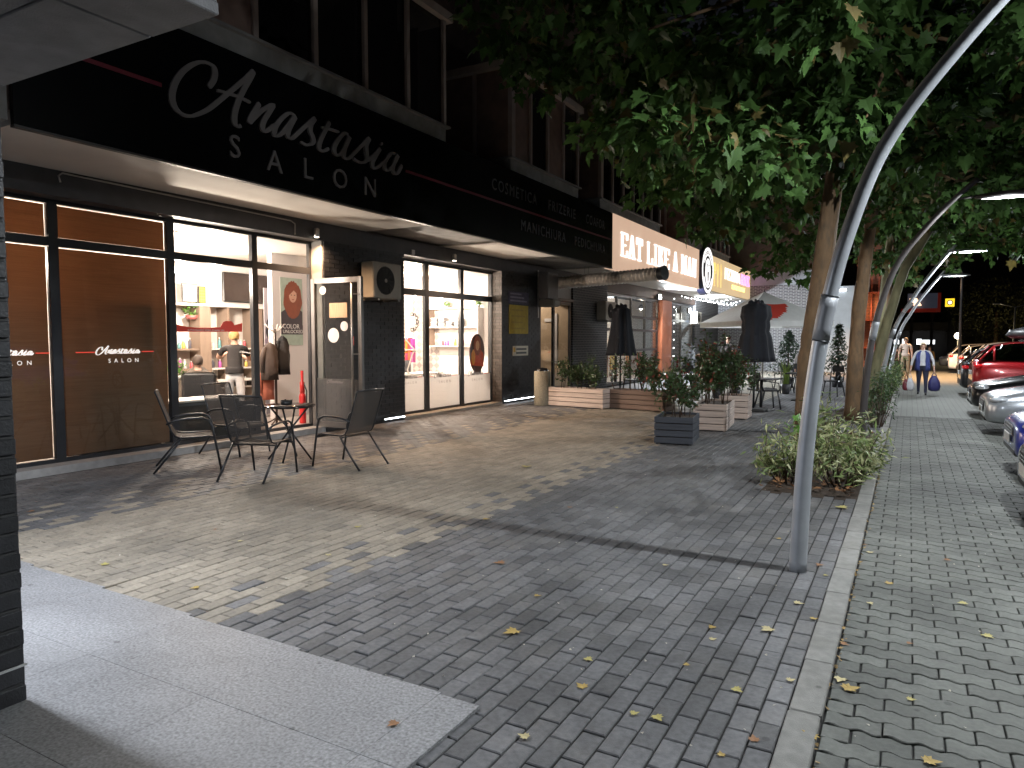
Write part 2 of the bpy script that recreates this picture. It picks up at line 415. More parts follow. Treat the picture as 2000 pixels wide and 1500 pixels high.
vt = np.array(v, float); tq = np.array([(k, (k+1) % n, n+(k+1) % n, n+k) for k in range(n)] + [(n+k, n+(k+1) % n, 2*n+(k+1) % n, 2*n+k) for k in range(n)] +
    [(2*n+i, 2*n+i+1, 2*n+(n-2-i), 2*n+(n-1-i)) for i in range(ns)], int)
q = pts[order[300:]]; nn = len(q); nx = rng.normal(0,.005,nn); ny = rng.normal(0,.005,nn)
rots = np.zeros((nn,3,3)); rots[:,0,0]=1; rots[:,1,1]=1; rots[:,2,2]=1; rots[:,0,2]=nx; rots[:,2,0]=-nx; rots[:,1,2]=ny; rots[:,2,1]=-ny
V, Fc = scatter(vt, tq, np.c_[q, rng.normal(0,.001,nn)], rots, np.ones(nn))
tag(link('paver_field', np_mesh('wave_field', V, Fc, m_wave), sidewalk), kind='stuff')
# half stones at the kerb side
mb = MB()
for r_ in range(int(1.6/RW), int(17.5/RW)):
    if r_ % 2: mb.bbox(SW0, SW0+LW/2-.007, r_*RW-RW/2+.004, r_*RW+RW/2-.004, -.03, -.001, .003)
tag(mb.build('paver_half_stones', m_wave, sidewalk), kind='stuff')
tag(MB().box(SW0, 2.4, 17.5-RW/2, 60, -.0119, -.002).build('far_paving', m_fars, sidewalk), kind='stuff')
tag(MB().box(2.405, 16, -4, 90, -.3, -.02).build('parking_road', m_asph), kind='structure')
# --- granite porch slabs
porch = MB().box(-6.4, -1.64, -3, 2.60, -.3, .0).build('porch_floor', m_gran); tag(porch, kind='structure')
xs = [-1.632, -1.85, -2.77, -3.69, -4.61, -5.53, -6.45]; ys = [2.735, 2.075, 1.46, .845, .23, -.385, -1.0]
for i in range(len(xs)-1):
    for j in range(len(ys)-1):
        if i == 0 and j == 0: pass
        y1 = ys[j]
        if j == 0: y1 = 2.622 + (-1.632-(xs[i]+xs[i+1])/2)*.028
        MB().bbox(xs[i+1]+.0006, xs[i]-.0006, ys[j+1]+.0006, y1-.0006, -.02, .012+rng.normal(0,.0003), .001).build('slab', m_gran, porch)
# ================================================================== SALON BUILDING
WX, GX = -9.05, -9.35           # wall face, glazing plane
ZS = 3.69                       # soffit
m_blk = M('black_brick', (.016,.0165,.019), .5, var=.35, scale=14, bump=.25, bscale=90, island=.3, coords='world')
m_mort = M('dark_mortar', (.055,.055,.055), .9, var=.2, scale=30, coords='world')
m_plas = M('soffit_plaster', (.68,.645,.60), .85, var=.08, scale=3, bump=.1, bscale=60, coords='world', dirt=(.4,.37,.33), dirt_amt=.35, dirt_scale=1.5)
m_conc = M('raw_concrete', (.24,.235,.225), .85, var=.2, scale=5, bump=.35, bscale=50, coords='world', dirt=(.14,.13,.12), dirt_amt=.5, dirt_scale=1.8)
m_upper = M('upper_render', (.15,.115,.095), .8, var=.2, scale=4, bump=.2, bscale=120, coords='world')
m_frame = M('anthracite_frame', (.022,.024,.028), .35, var=.08, scale=10)
m_alu = M('brushed_aluminium', (.42,.41,.40), .35, metal=.85, var=.08, scale=20)
m_sill = M('beige_sill', (.46,.41,.35), .6, var=.12, scale=14, coords='world')
m_lint = M('lintel_paint', (.06,.06,.064), .6, var=.15, scale=6, coords='world', dirt=(.03,.03,.03), dirt_amt=.5)
m_wht = M('white_wall', (.78,.74,.72), .75, var=.04, scale=2)
m_glass = glass_mat('clear_glass', (.97,.98,.97), .05)
m_dglass = glass_mat('dark_window_glass', (.12,.12,.13), .10)
m_frost = glass_mat('frosted_film', (.9,.9,.9), .04, frost=.86, frost_col=(.74,.72,.71))
m_blind = M('brown_blind', (.215,.128,.078), .8, var=.12, scale=2.5, trans=.5, stretch=(1,1,30), spec=.1)
m_dfilm = glass_mat('grey_film', (.3,.3,.31), .06, frost=.75, frost_col=(.10,.10,.10))

def brick_face(name, parent, axis, fixed, a0, a1, z0, z1, sign=1, L_=.25, H_=.077, J=.009, proud=.012, mat=None, lab=None):
    """bricks laid on a wall plane. axis 'x': plane X=fixed running along Y; axis 'y': plane Y=fixed running along X."""
    mb = MB(); nz = int(math.ceil((z1-z0)/H_))
    for r_ in range(nz):
        zz0 = z0 + r_*H_ + J/2; zz1 = min(z0+(r_+1)*H_-J/2, z1)
        if zz1 - zz0 < .012: continue
        s0 = a0 - (L_/2 if r_ % 2 else 0)
        while s0 < a1 - .01:
            p0 = max(a0, s0+J/2); p1 = min(a1, s0+L_-J/2); s0 += L_
            if p1-p0 < .02: continue
            d = proud*(1+rng.normal(0,.12))
            if axis == 'x':
                lo, hi = sorted((fixed, fixed+sign*d)); mb.box(lo, hi, p0, p1, zz0, zz1)
            else:
                lo, hi = sorted((fixed, fixed+sign*d)); mb.box(p0, p1, lo, hi, zz0, zz1)
    o = mb.build(name, mat or m_blk, parent); tag(o, kind='stuff'); return o

salon = thing('shop_building', 'black brick salon building with glazed front and projecting upper bays', 'building', (WX, 10, 0))
OFF = (-WX, -10, 0)
def P_(mb, name, mats, parent=salon, **k):      # part given in world coordinates under the salon Empty
    o = mb.build(name, mats, parent, **k)
    if parent is salon: o.location = OFF
    return o
# masonry: piers, lintel, wall above
def pier(y0, y1, z1=3.38, name='pier'):
    w = P_(MB().box(-9.45, WX, y0, y1, 0, z1), name, m_mort); return w
for (y0, y1) in ((-1.5, 3.2), (9.41, 11.66), (15.66, 17.75)):
    w = pier(y0, y1)
    brick_face('bricks', w, 'x', WX, y0, y1, .0, 3.38)
    brick_face('bricks', w, 'y', y1+.0, -9.34, WX+.012, .0, 3.38, 1)
    brick_face('bricks', w, 'y', y0-.0, -9.34, WX+.012, .0, 3.38, -1, mat=M('lit_reveal_brick', (.10,.085,.075), .6, var=.3, scale=12, island=.25, coords='world') if y0 > 15 else None)  # last pier's reveal bricks get a lighter colour standing in for light
P_(MB().box(-9.8, WX+.006, -1.5, 22.9, 3.38, ZS), 'lintel', m_lint)
P_(MB().box(-9.33, WX-.004, 3.2, 9.41, 0, .10), 'sill', M('grey_sill', (.30,.29,.28), .7, var=.15, scale=12, coords='world'))
P_(MB().box(-9.33, WX+.03, 11.66, 15.66, 0, .055), 'sill', m_sill)
P_(MB().box(-9.335, -9.07, 9.37, 9.409, .1, 3.379), 'reveal', m_conc)
# soffit panels: plaster boards and a raw concrete strip between them
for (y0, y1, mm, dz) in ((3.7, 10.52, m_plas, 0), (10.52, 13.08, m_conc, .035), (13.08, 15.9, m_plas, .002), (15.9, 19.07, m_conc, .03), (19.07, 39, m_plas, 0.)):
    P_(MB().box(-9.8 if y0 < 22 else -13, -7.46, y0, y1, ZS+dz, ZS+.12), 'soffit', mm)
P_(MB().box(-13, -7.47, 2.6, 39, ZS+.125, 5.20), 'slab_edge', m_upper)
P_(MB().box(-14, -9.2, -3, 39, 5.2, 14), 'upper_wall', m_upper)
P_(MB().box(-14, -9.81, -3, 3.2, 0, ZS), 'side_wall', m_upper)
P_(MB().box(-10.2, -7.38, 2.55, 3.60, ZS-.0, 5.2), 'concrete_return', m_conc)
# conduit along the lintel
cpts = [on_x(118, 356, WX+.03), on_x(114, 343, WX+.03), on_x(122, 338, WX+.03)] + [on_x(u, 338+(u-122)*.2085, WX+.03) for u in (200, 300, 400, 500, 568)] + [on_x(576, 437, WX+.03), on_x(576, 458, WX+.03)]
P_(MB().tube(cpts, .011, 6), 'conduit', m_alu)
P_(MB().bbox(WX+.006, WX+.05, 11.9, 12.0, 3.4, 3.5), 'sensor_box', m_wht)
for yy, lab in ((9.15, 'small cylinder spotlight under the lintel above the open door'), (13.4, 'small cylinder spotlight under the lintel above the second window')):
    t = thing('wall_spotlight', lab, 'spotlight', (WX+.09, yy, 3.40))
    MB().lathe([(.045, 0.012), (.05, .02), (.05, .14), (.03, .16)], 12).build('case', m_alu, t); MB().lathe([(.04, .004), (.04, .0115)], 12).build('lens', glow('spot_lens', (1.,.85,.65), 10), t)
    lamp('SPOT', 'spot_light', (0,0,-.01), 230, (1.,.60,.34), t, shadow_soft_size=.03, spot_size=R(150), spot_blend=.7)

# windows ----------------------------------------------------------
def window(y0, y1, z0, z1, mulls, transom, name='window', fw=.05, depth=.07):
    w = MB()
    x0, x1 = GX-depth/2, GX+depth/2
    w.box(x0, x1, y0, y1, z0, z0+fw); w.box(x0, x1, y0, y1, z1-fw, z1)
    w.box(x0+.001, x1-.001, y0, y0+fw, z0+fw, z1-fw); w.box(x0+.001, x1-.001, y1-fw, y1, z0+fw, z1-fw)
    for (a, b) in mulls: w.box(x0-.002, x1+.003, a, b, z0+fw, z1-fw)
    t0, t1 = transom
    edges = [y0+fw] + [q for m_ in mulls for q in m_] + [y1-fw]
    for k in range(0, len(edges), 2): w.box(x0+.002, x1-.002, edges[k], edges[k+1], t0, t1)
    f = P_(w, name, m_frame)
    cells = [(edges[k], edges[k+1]) for k in range(0, len(edges), 2)]
    return f, cells
win1, cells1 = window(3.2, 9.37, .10, 3.38, [(4.945, 5.06), (6.56, 6.67), (8.06, 8.17)], (2.805, 2.915))
win2, cells2 = window(11.66, 15.66, .055, 3.345, [(12.76, 12.91), (14.18, 14.32)], (2.60, 2.735))
def pane(win, y0, y1, z0, z1, mat, name='pane', x=GX, t=.006):
    return MB().box(x-t/2, x+t/2, y0, y1, z0, z1).build(name, mat, win)
for k, (a, b) in enumerate(cells1):
    pane(win1, a, b, 2.915, 3.33, m_glass)
    if k < 3: pane(win1, a, b, .15, 2.805, m_glass)
    if k < 2:
        e = .011
        for (z0, z1) in ((.15, 2.805), (2.915, 3.33)):
            MB().box(GX-.032, GX-.03, a+e, b-e, z0+e, z1-e).build('blind', m_blind, win1)
pane(win1, cells1[2][0], cells1[2][1], .15, .66, m_dfilm, 'film', GX-.008, .002)
for k, (a, b) in enumerate(cells2):
    pane(win2, a, b, 2.735, 3.295, m_glass); pane(win2, a, b, .105, 2.60, m_glass)
    pane(win2, a, b, .105, .83-.02*k, m_frost, 'film', GX-.008, .002)
# the film logo and the sign lettering share one traced script word
TR = [  # strokes of the script word as drawn, zoomed pixels of the signboard
 [(305,585),(335,540),(345,485),(328,442),(285,420),(235,420),(180,442),(120,490),(75,560),(55,640),(65,700),(95,745),(140,775),(190,780),(240,765),(300,735),(370,680),(430,630),(500,572),(560,520),(605,475)],
 [(605,475),(585,520),(545,590),(510,660),(485,730),(475,790),(480,830),(500,852),(520,845)],
 [(358,608),(420,625),(500,650),(585,690)],
 [(645,695),(615,740),(587,790),(577,830)], [(580,822),(640,760),(690,725),(735,705),(705,760),(675,810),(663,850),(675,882),(695,880),(745,840)],
 [(880,790),(860,765),(835,765),(800,790),(765,830),(745,870),(745,905),(765,915),(800,890),(840,840),(885,782),(855,840),(835,885),(835,915),(850,932),(870,925),(940,860),(1015,795),(990,840),(985,880),(1000,920),(1005,950),(990,970),(955,975),(920,955)],
 [(1115,820),(1090,870),(1060,930),(1045,975),(1050,1005),(1075,1017),(1110,1000)], [(1060,855),(1120,870),(1180,890)],
 [(1240,912),(1220,895),(1190,920),(1155,970),(1145,1010),(1160,1042),(1185,1040),(1215,1000),(1250,920),(1220,990),(1210,1040),(1225,1067),(1250,1060),(1310,1000),(1380,930),(1362,980),(1365,1030),(1363,1075),(1340,1095),(1300,1085),(1275,1065)],
 [(1370,1085),(1430,1030),(1455,1000),(1415,1070),(1403,1105),(1415,1132),(1440,1125),(1480,1090)],
 [(1460,962),(1470,975)],
 [(1560,1040),(1535,1030),(1505,1060),(1485,1100),(1490,1140),(1510,1145),(1540,1115),(1575,1045),(1550,1095),(1540,1140),(1555,1170),(1575,1160),(1600,1110)]]
SGX = -7.40
def spline(p, k=5):
    out = []; n = len(p)
    for i in range(n-1):
        p0 = p[max(i-1,0)]; p1 = p[i]; p2 = p[i+1]; p3 = p[min(i+2,n-1)]
        for t in np.linspace(0, 1, k, endpoint=False):
            out.append(tuple(.5*((2*p1[d]) + (-p0[d]+p2[d])*t + (2*p0[d]-5*p1[d]+4*p2[d]-p3[d])*t*t + (-p0[d]+3*p1[d]-3*p2[d]+p3[d])*t**3) for d in (0,1)))
    out.append(p[-1]); return out
WORD = []
for st in TR:
    q = [on_x(320+a/3.448, b/3.448, SGX+.02) for a, b in st]
    WORD.append(spline([(p[1], p[2]) for p in q]))
ref = (5.30, 4.26); wlen = 9.53-5.30
def word_mesh(name, scale, mat, thick=.006, wmin=.026, wmax=.062):
    """script word in a plane facing +X: x = out, y = along, z = up; origin at the left of the baseline"""
    mb = MB()
    for si, st in enumerate(WORD):
        pl = [((y-ref[0])*scale, (z-ref[1])*scale) for y, z in st]; n = len(pl); L0 = []; R0 = []
        for i in range(n):
            a = pl[max(i-1,0)]; b = pl[min(i+1,n-1)]; dx, dz = b[0]-a[0], b[1]-a[1]; l = math.hypot(dx, dz) or 1
            dx /= l; dz /= l
            w = (wmin + (wmax-wmin)*max(0, abs(dz)-.35)/.65)*scale/2
            if i in (0, n-1): w *= .6
            L0.append((pl[i][0]-dz*w, pl[i][1]+dx*w)); R0.append((pl[i][0]+dz*w, pl[i][1]-dx*w))
        tk = [thick*(1 + .05*si + .012*i/max(1, n)*n/8) for i in range(n)]
        vs = [(tk[i], *p) for i, p in enumerate(L0)] + [(tk[i], *p) for i, p in enumerate(R0)] + [(0, *p) for p in L0] + [(0, *p) for p in R0]
        fs = []
        for i in range(n-1): fs += [(i, n+i, n+i+1, i+1), (2*n+i, i, i+1, 2*n+i+1), (n+i, 3*n+i, 3*n+i+1, n+i+1)]
        fs += [(0, 2*n, 3*n, n), (n-1, 2*n-1, 4*n-1, 3*n-1)]
        mb.add(vs, fs)
    return mb.mesh(name, mat)
m_let = M('grey_white_letters', (.175,.16,.156), .5, var=.05)
m_filmw = M('white_film_print', (.85,.84,.82), .5, var=0)
m_cut = M('emissive_cut_out', (.85,.8,.75), .5, var=0, emit=(1.,.88,.78), es=.55); m_cutr = M('emissive_red_cut_out', (.6,.06,.04), .5, var=0, emit=(.75,.06,.03), es=.5)  # room light through the cut letters and lines, painted in as emission
m_red = M('red_film_print', (.62,.05,.035), .5, var=0)
m_redd = M('dark_red_stripe', (.16,.018,.03), .4, var=.05)
m_greyp = M('grey_film_print', (.22,.20,.20), .6, var=0)
def film_logo(win, y, z, w, mat, red, x, red0=None, red1=None, t=.0015):
    s = w/wlen
    o = put(word_mesh('logo_script', s, mat, t, .06, .16), 'logo_script', win, (x, y, z), (0,0,0))
    o2 = put(text_mesh('SALON', .052*w/.42, 2.2, mat, t, 'logo_lettering'), 'logo_lettering', win, (x+t, y+w*.26, z-.075*w/.42), FACE_X)
    for (a, b) in (red0, red1):
        if b > a: MB().box(x, x+t, a, b, z+w*.04, z+w*.04+.014).build('logo_line', red, win)
film_logo(win1, 5.50, 1.45, .62, m_cut, m_cutr, GX+.0035, (5.24, 5.49), (6.14, 6.32))
film_logo(win1, 4.12, 1.45, .62, m_cut, m_cutr, GX+.0035, (3.9, 4.1), (4.76, 4.92))
for k, (a, b) in enumerate(cells2):
    film_logo(win2, a+.22, .80-.02*k, (b-a)*.55, m_greyp, m_red, GX+.0035, (a+.02, a+.18), (b-.33, b-.08))
# red alarm sticker band on the clear pane
poly = []
for (u, v) in [(339,632),(345,634),(365,638),(385,640),(410,640),(430,639),(433,634),(436,629),(441,627),(452,627),(456,631),(458,635),(473,631),(473,648),(339,648)]:
    p = on_x(u, v, GX+.006); poly.append((p[1], p[2]))
MB().prism(poly, lambda a, b: (GX+.0048, a, b), lambda a, b: (GX+.0036, a, b)).build('sticker', m_red, win1)
put(text_mesh('SUPRAVEGHERE VIDEO ALARMA 24H', .036, 1.1, m_filmw, .001), 'sticker_lettering', win1, (GX+.006, on_x(366, 644, GX)[1], on_x(366, 646, GX)[2]), FACE_X)

# open door leaf ---------------------------------------------------
door = thing('glass_door', 'open aluminium glass door leaf with round stickers and long bar handle', 'door', (-9.30, 9.35, .10))
W_, H_ = 1.17, 2.62
mb = MB()
mb.bbox(0, .09, -.03, .03, 0, H_, .006); mb.bbox(W_-.09, W_, -.03, .03, 0, H_, .006); mb.box(.09, W_-.09, -.028, .028, H_-.09, H_-.001); mb.box(.09, W_-.09, -.028, .028, .001, .10)
mb.build('frame', M('door_aluminium', (.20,.195,.19), .4, metal=.7, var=.1), door)
MB().box(.09, W_-.09, -.004, .004, .10, H_-.09).build('pane', m_glass, door)
MB().box(.09, W_-.09, -.0065, -.0045, .10, .86).build('film', glass_mat('door_film', (.8,.8,.8), .05, frost=.35, frost_col=(.4,.4,.4)), door)
put(word_mesh('logo_script', .38/wlen, m_greyp, .0015, .045, .11), 'logo_script', door, (.34, -.008, .78), (0,0,-math.pi/2))
mb = MB().tube([(W_-.16, -.09, .25), (W_-.16, -.09, H_-.12)], .017, 10)
for z in (.45, 1.3, H_-.3): mb.tube([(W_-.16, -.09, z), (W_-.05, -.03, z)], .010, 8)
mb.build('handle', m_alu, door)
for (u, v, r_) in ((630,567,.075), (672,637,.085), (651,655,.128)):
    p = on_y(u, v, 9.35-.012)
    MB().tube([(p[0]+9.30, -.006, p[2]-.10), (p[0]+9.30, -.010, p[2]-.10)], r_, 28, smooth=False).build('sticker', M('white_sticker', (.75,.72,.70), .6, var=.05), door)
p0 = on_y(643, 592, 9.34); p1 = on_y(678, 620, 9.34)
MB().box(p0[0]+9.30, p1[0]+9.30, -.012, -.007, p1[2]-.10, p0[2]-.10).build('sign_plate', M('wood_sign', (.55,.36,.2), .6, var=.3, scale=9, stretch=(6,1,.5)), door)
MB().box(W_-.20, W_-.19, -.02, -.012, 1.45, 1.6).build('red_tag', m_red, door)

# black signboard --------------------------------------------------
sign = thing('signboard', 'long black salon signboard with grey script name and dark red line', 'sign', (SGX, 3.66, 3.67))
so = (-SGX, -3.66, -3.67)
m_black = M('black_panel', (.004,.004,.005), .22, var=.1, scale=3, spec=.35)
for (a, b) in ((3.66, 6.75), (6.75, 9.84), (9.84, 12.93), (12.93, 16.02), (16.02, 19.07)):
    MB().bbox(SGX-.06, SGX, a+.001, b-.001, 3.67, 5.20, .004).build('panel', m_black, sign, so)
mb = MB().box(SGX-.06, SGX+.012, 3.66, 19.07, 3.645, 3.668); mb.build('bottom_trim', m_alu if False else M('dark_trim', (.05,.048,.045), .5), sign, so)
put(word_mesh('script_lettering', 1., m_let, .022, .036, .085), 'script_lettering', sign, (SGX+.002-SGX, ref[0]-3.66, ref[1]-3.67), (0,0,0))
for ch, u, v in (('S',446,303), ('A',520,330), ('L',590,345), ('O',648,362), ('N',709,378)):
    p = on_x(u, v, SGX)
    put(text_mesh(ch, .40, 1, m_let, .02, 'letter'), 'letter', sign, (.011, p[1]-3.66, p[2]-3.67-.01), FACE_X)
MB().box(0, .006, 3.66+.0-3.66, 5.20-3.66, .80, .845).build('red_line', m_redd, sign)
MB().box(0, .006, 9.62-3.66, 18.98-3.66, .755, .80).build('red_line', m_redd, sign)
m_let2 = M('grey_letters_dim', (.06,.06,.06), .5, var=.05)
for tx, y, z, wid in (('COSMETICA', 12.40, 4.66, 1.98), ('FRIZERIE', 14.95, 4.66, 1.55), ('COAFOR', 17.15, 4.66, 1.30), ('MANICHIURA', 13.62, 4.01, 2.30), ('PEDICHIURA', 16.45, 4.01, 2.05)):
    me = text_mesh(tx, .33, 1.25, m_let2, .012, 'lettering'); wd = max(v.co.x for v in me.vertices)
    for v in me.vertices: v.co.x *= wid/wd
    put(me, 'lettering', sign, (.007, y-3.66, z-3.67), FACE_X)

# upper bays -------------------------------------------------------
m_pvc = M('grey_white_window_frame', (.36,.29,.255), .5, var=.1, scale=6)
m_board = M('dim_brown_board', (.22,.14,.11), .7, var=.2, scale=5)
m_bayglass = glass_mat('bay_glass', (.5,.5,.5), .10)
m_curt = M('dark_curtain', (.14,.11,.09), .9, var=.2)
def bay(y0, y1, label, n, boards):
    b = thing('bay_window', label, 'bay window', (-7.4, y0, 5.2)); o3 = (7.4, -y0, -5.2)
    MB().box(-9.2, -7.43, y0, y1, 5.2, 5.45).build('apron', m_conc, b, o3)
    MB().box(-9.2, -7.36, y0-.06, y1+.06, 5.45, 5.485).build('sill', M('grey_sill_metal', (.22,.21,.2), .5, var=.1), b, o3)
    MB().box(-9.2, -7.34, y0-.12, y1+.12, 7.33, 7.48).build('roof', M('bay_roof', (.45,.38,.33), .7, var=.15, scale=5), b, o3)
    step = (y1-y0-.1)/n
    for k in range(n+1):
        yy = y0 + k*step; MB().bbox(-7.5, -7.4, yy, yy+(.16 if k in (0,) else .085), 5.486, 7.329, .006).build('post', m_pvc, b, o3)
    for k in range(n):
        a = y0 + k*step + (.16 if k == 0 else .085); c = y0 + (k+1)*step
        if k in boards: MB().box(-7.47, -7.45, a, c, 5.486, 7.329).build('panel', m_board, b, o3)
        else:
            MB().box(-7.462, -7.456, a, c, 5.486, 7.329).build('pane', m_bayglass, b, o3)
            if k % 3 != 2: MB().box(-7.62, -7.60, a, c, 5.486, 7.329).build('curtain', m_curt, b, o3)
    # side facing the camera
    for k, xx in enumerate((-9.19, -8.38)): MB().bbox(xx, xx+.09, y0, y0+.09, 5.486, 7.329, .006).build('post', m_pvc, b, o3)
    MB().box(-9.10, -8.38, y0+.03, y0+.05, 5.486, 7.329).build('panel', m_board, b, o3); MB().box(-8.29, -7.5, y0+.03, y0+.05, 5.486, 7.329).build('panel', m_board, b, o3)
    MB().box(-9.19, -8.0, y1-.05, y1-.03, 5.486, 7.329).build('panel', m_board, b, o3)
    return b
bay(4.4, 10.85, 'upper bay window over the script name, with dark tall panes', 6, (1,))
bay(13.25, 16.75, 'upper bay window with brown boarded side above the small sign lettering', 4, (0, 2))
bay(18.2, 23.5, 'upper bay window partly hidden by leaves above the lit sign', 6, ())
bay(27.0, 34.0, 'farthest upper bay window behind the branches above the round emblem', 8, ())

# air conditioner on pier -------------------------------------------
def ac_unit(y0, z0, w, h, d, label, x=WX+.012):
    a = thing('air_conditioner', label, 'air conditioner', (x, y0, z0))
    m_ac = M('cream_metal', (.30,.285,.25), .5, var=.08, scale=6, dirt=(.25,.22,.18), dirt_amt=.4); 
    MB().bbox(.05, .05+d, 0, w, 0, h, .02).build('casing', m_ac, a)
    cy, cz, rr = w*.42, h*.5, h*.40
    mb = MB()
    for k in range(7): mb.tube([(.055+d, cy+rr*(k+1)/7.5*math.cos(t), cz+rr*(k+1)/7.5*math.sin(t)) for t in np.linspace(0, 2*math.pi, 29)], .005, 4, caps=False)
    for t in np.linspace(0, math.pi, 6, endpoint=False): mb.tube([(.056+d, cy-rr*math.cos(t), cz-rr*math.sin(t)), (.056+d, cy+rr*math.cos(t), cz+rr*math.sin(t))], .005, 4)
    mb.build('fan_grille', M('grille_black', (.02,.02,.02), .5), a)
    MB().tube([(.051+d, cy, cz), (.053+d, cy, cz)], rr*.98, 28, smooth=False).build('fan_opening', M('fan_dark', (.012,.012,.012), .6), a)
    MB().tube([(.058+d, cy, cz), (.064+d, cy, cz)], rr*.14, 14, smooth=False).build('badge', m_ac, a)
    mb = MB()
    for yy in (w*.15, w*.85): mb.box(0, d+.08, yy-.02, yy+.02, -.04, -.001)
    mb.build('bracket', m_alu, a); return a
ac_unit(10.30, 2.42, .84, .68, .30, 'cream air conditioner on the black pier above the open glass door')

# posters on the pier after the second window
def plate(name, lab, cat, y0, y1, z0, z1, mat, x=WX+.014):
    t = thing(name, lab, cat, (x, y0, z0)); MB().box(0, .012, 0, y1-y0, 0, z1-z0).build('sheet', mat, t); return t
yb = plate('notice_board', 'yellow poster on the dark pier beside the second window', 'poster', 16.02, 17.06, 1.80, 2.55, M('yellow_poster', (.42,.30,.03), .7, var=.15, scale=8))
pp = plate('notice_board', 'dim violet printed banner above the yellow poster', 'poster', 15.97, 17.08, 2.58, 2.90, M('violet_poster', (.07,.06,.10), .7, var=.3, scale=8))
for k in range(3): MB().box(.0125, .0145, .1, 1.0-.15*k, .06+.09*k, .10+.09*k).build('print_line', M('pale_violet_print', (.2,.18,.25), .6), pp)
for k in range(4): MB().box(.0125, .0145, .12, .85-.1*(k % 2), .12+.16*k, .16+.16*k).build('print_line', M('dark_yellow_print', (.34,.23,.02), .6), yb)
sp = plate('small_sign', 'small white and gold sign under the yellow poster', 'sign', 16.21, 17.06, 1.22, 1.48, M('cream_sign', (.52,.46,.36), .6, var=.05))
for k in range(2): MB().box(.0125, .0145, .18, .75, .05+.1*k, .10+.1*k).build('print_line', M('black_print', (.05,.05,.05), .6), sp)
MB().box(.013, .018, .03, .12, .1, .22).build('symbol', M('gold_print', (.5,.3,.03), .5), sp)

# led strips at the foot of the piers
m_led = glow('led_white', (.85,.93,1.), 14)
for (y0, y1, x, lab) in ((15.70, 17.45, WX+.03, 'white glowing light strip along the foot of the poster pier'), (10.95, 11.6, WX+.03, 'short white light strip at the foot of the pier beside the door')):
    t = thing('light_strip', lab, 'light strip', (x, y0, .06))
    MB().bbox(0, .025, 0, y1-y0, 0, .03, .004).build('profile', m_alu, t)
    MB().box(.0255, .031, .01, y1-y0-.01, .006, .024).build('diffuser', m_led, t)

# ------------------------------------------------------------------ rooms behind the glass
m_floor = M('salon_floor', (.42,.38,.34), .35, var=.12, scale=3)
P_(MB().box(-12.6, GX-.04, 3.2, 17.7, .0, .09), 'floor', m_floor)
P_(MB().box(-12.6, GX-.04, 3.2, 17.7, 3.345, 3.38), 'ceiling', M('beige_ceiling', (.66,.60,.55), .8, var=.04))
P_(MB().box(-12.8, -12.6, 3.2, 22.9, 0, 3.38), 'back_wall', m_wht)
P_(MB().box(-12.6, GX-.05, 3.15, 3.195, 0, 3.38), 'end_wall', m_wht)
P_(MB().box(-12.6, -9.46, 11.35, 11.45, .09, 3.345), 'partition', m_wht)
P_(MB().box(-12.6, -9.46, 16.6, 16.7, .09, 3.345), 'partition', m_wht)
P_(MB().box(-11.07, -10.95, 9.95, 11.349, .09, 3.345), 'stub_wall', m_wht)
# ================================================================== SALON INTERIOR
WARM = (1., .84, .71)
m_bulb = glow('warm_bulb', (1.,.82,.6), 18)
def ceiling_lamp(x, y, p, lab, drop=.55):
    t = thing('ceiling_lamp', lab, 'lamp', (x, y, 3.345), group='salon ceiling lamps')
    MB().lathe([(.05,-.03),(.05,0)], 14).build('rose', m_wht, t)
    MB().tube([(0,0,-.03),(.02,.0,-drop*.5),(0,0,-drop)], .006, 6).build('cord', m_wht, t)
    MB().ball((0,0,-drop-.05), .05, 12, 8).build('bulb', m_bulb, t)
    lamp('POINT', 'bulb_light', (0,0,-drop-.14), p, WARM, t, shadow_soft_size=.08)
ceiling_lamp(-10.1, 7.25, 290, 'hanging bulb near the window above the client chair')
ceiling_lamp(-11.3, 8.9, 230, 'hanging bulb deeper in the salon before the television')
ceiling_lamp(-10.3, 4.6, 260, 'bulb behind the brown blinds', .5)
ceiling_lamp(-10.4, 12.6, 420, 'bulb at the ceiling of the manicure room by the mullion')
ceiling_lamp(-11.2, 14.9, 380, 'bulb at the ceiling of the manicure room over the towels')
m_wood = M('grey_oak', (.26,.19,.145), .6, var=.2, scale=6, stretch=(1,1,.15))
m_shelfw = M('white_laminate', (.74,.70,.66), .5, var=.03)
BX = -12.6
def bw(u, v, x=BX+.02): p = on_x(u, v, x); return p[1], p[2]
# television
y0, z1 = bw(432, 531); y1, z0 = bw(524, 594)
tvt = thing('television', 'wide black wall television above the white shelves', 'television', (BX, y0, z0))
MB().bbox(.03, .08, 0, y1-y0, 0, z1-z0, .01).build('case', M('tv_black', (.02,.02,.02), .3), tvt)
MB().box(.0802, .083, .02, y1-y0-.02, .03, z1-z0-.02).build('screen', M('tv_screen', (.05,.035,.03), .15, var=.5, scale=2), tvt)
MB().box(0, .03, .4, .6, .2, .5).build('bracket', m_alu, tvt)
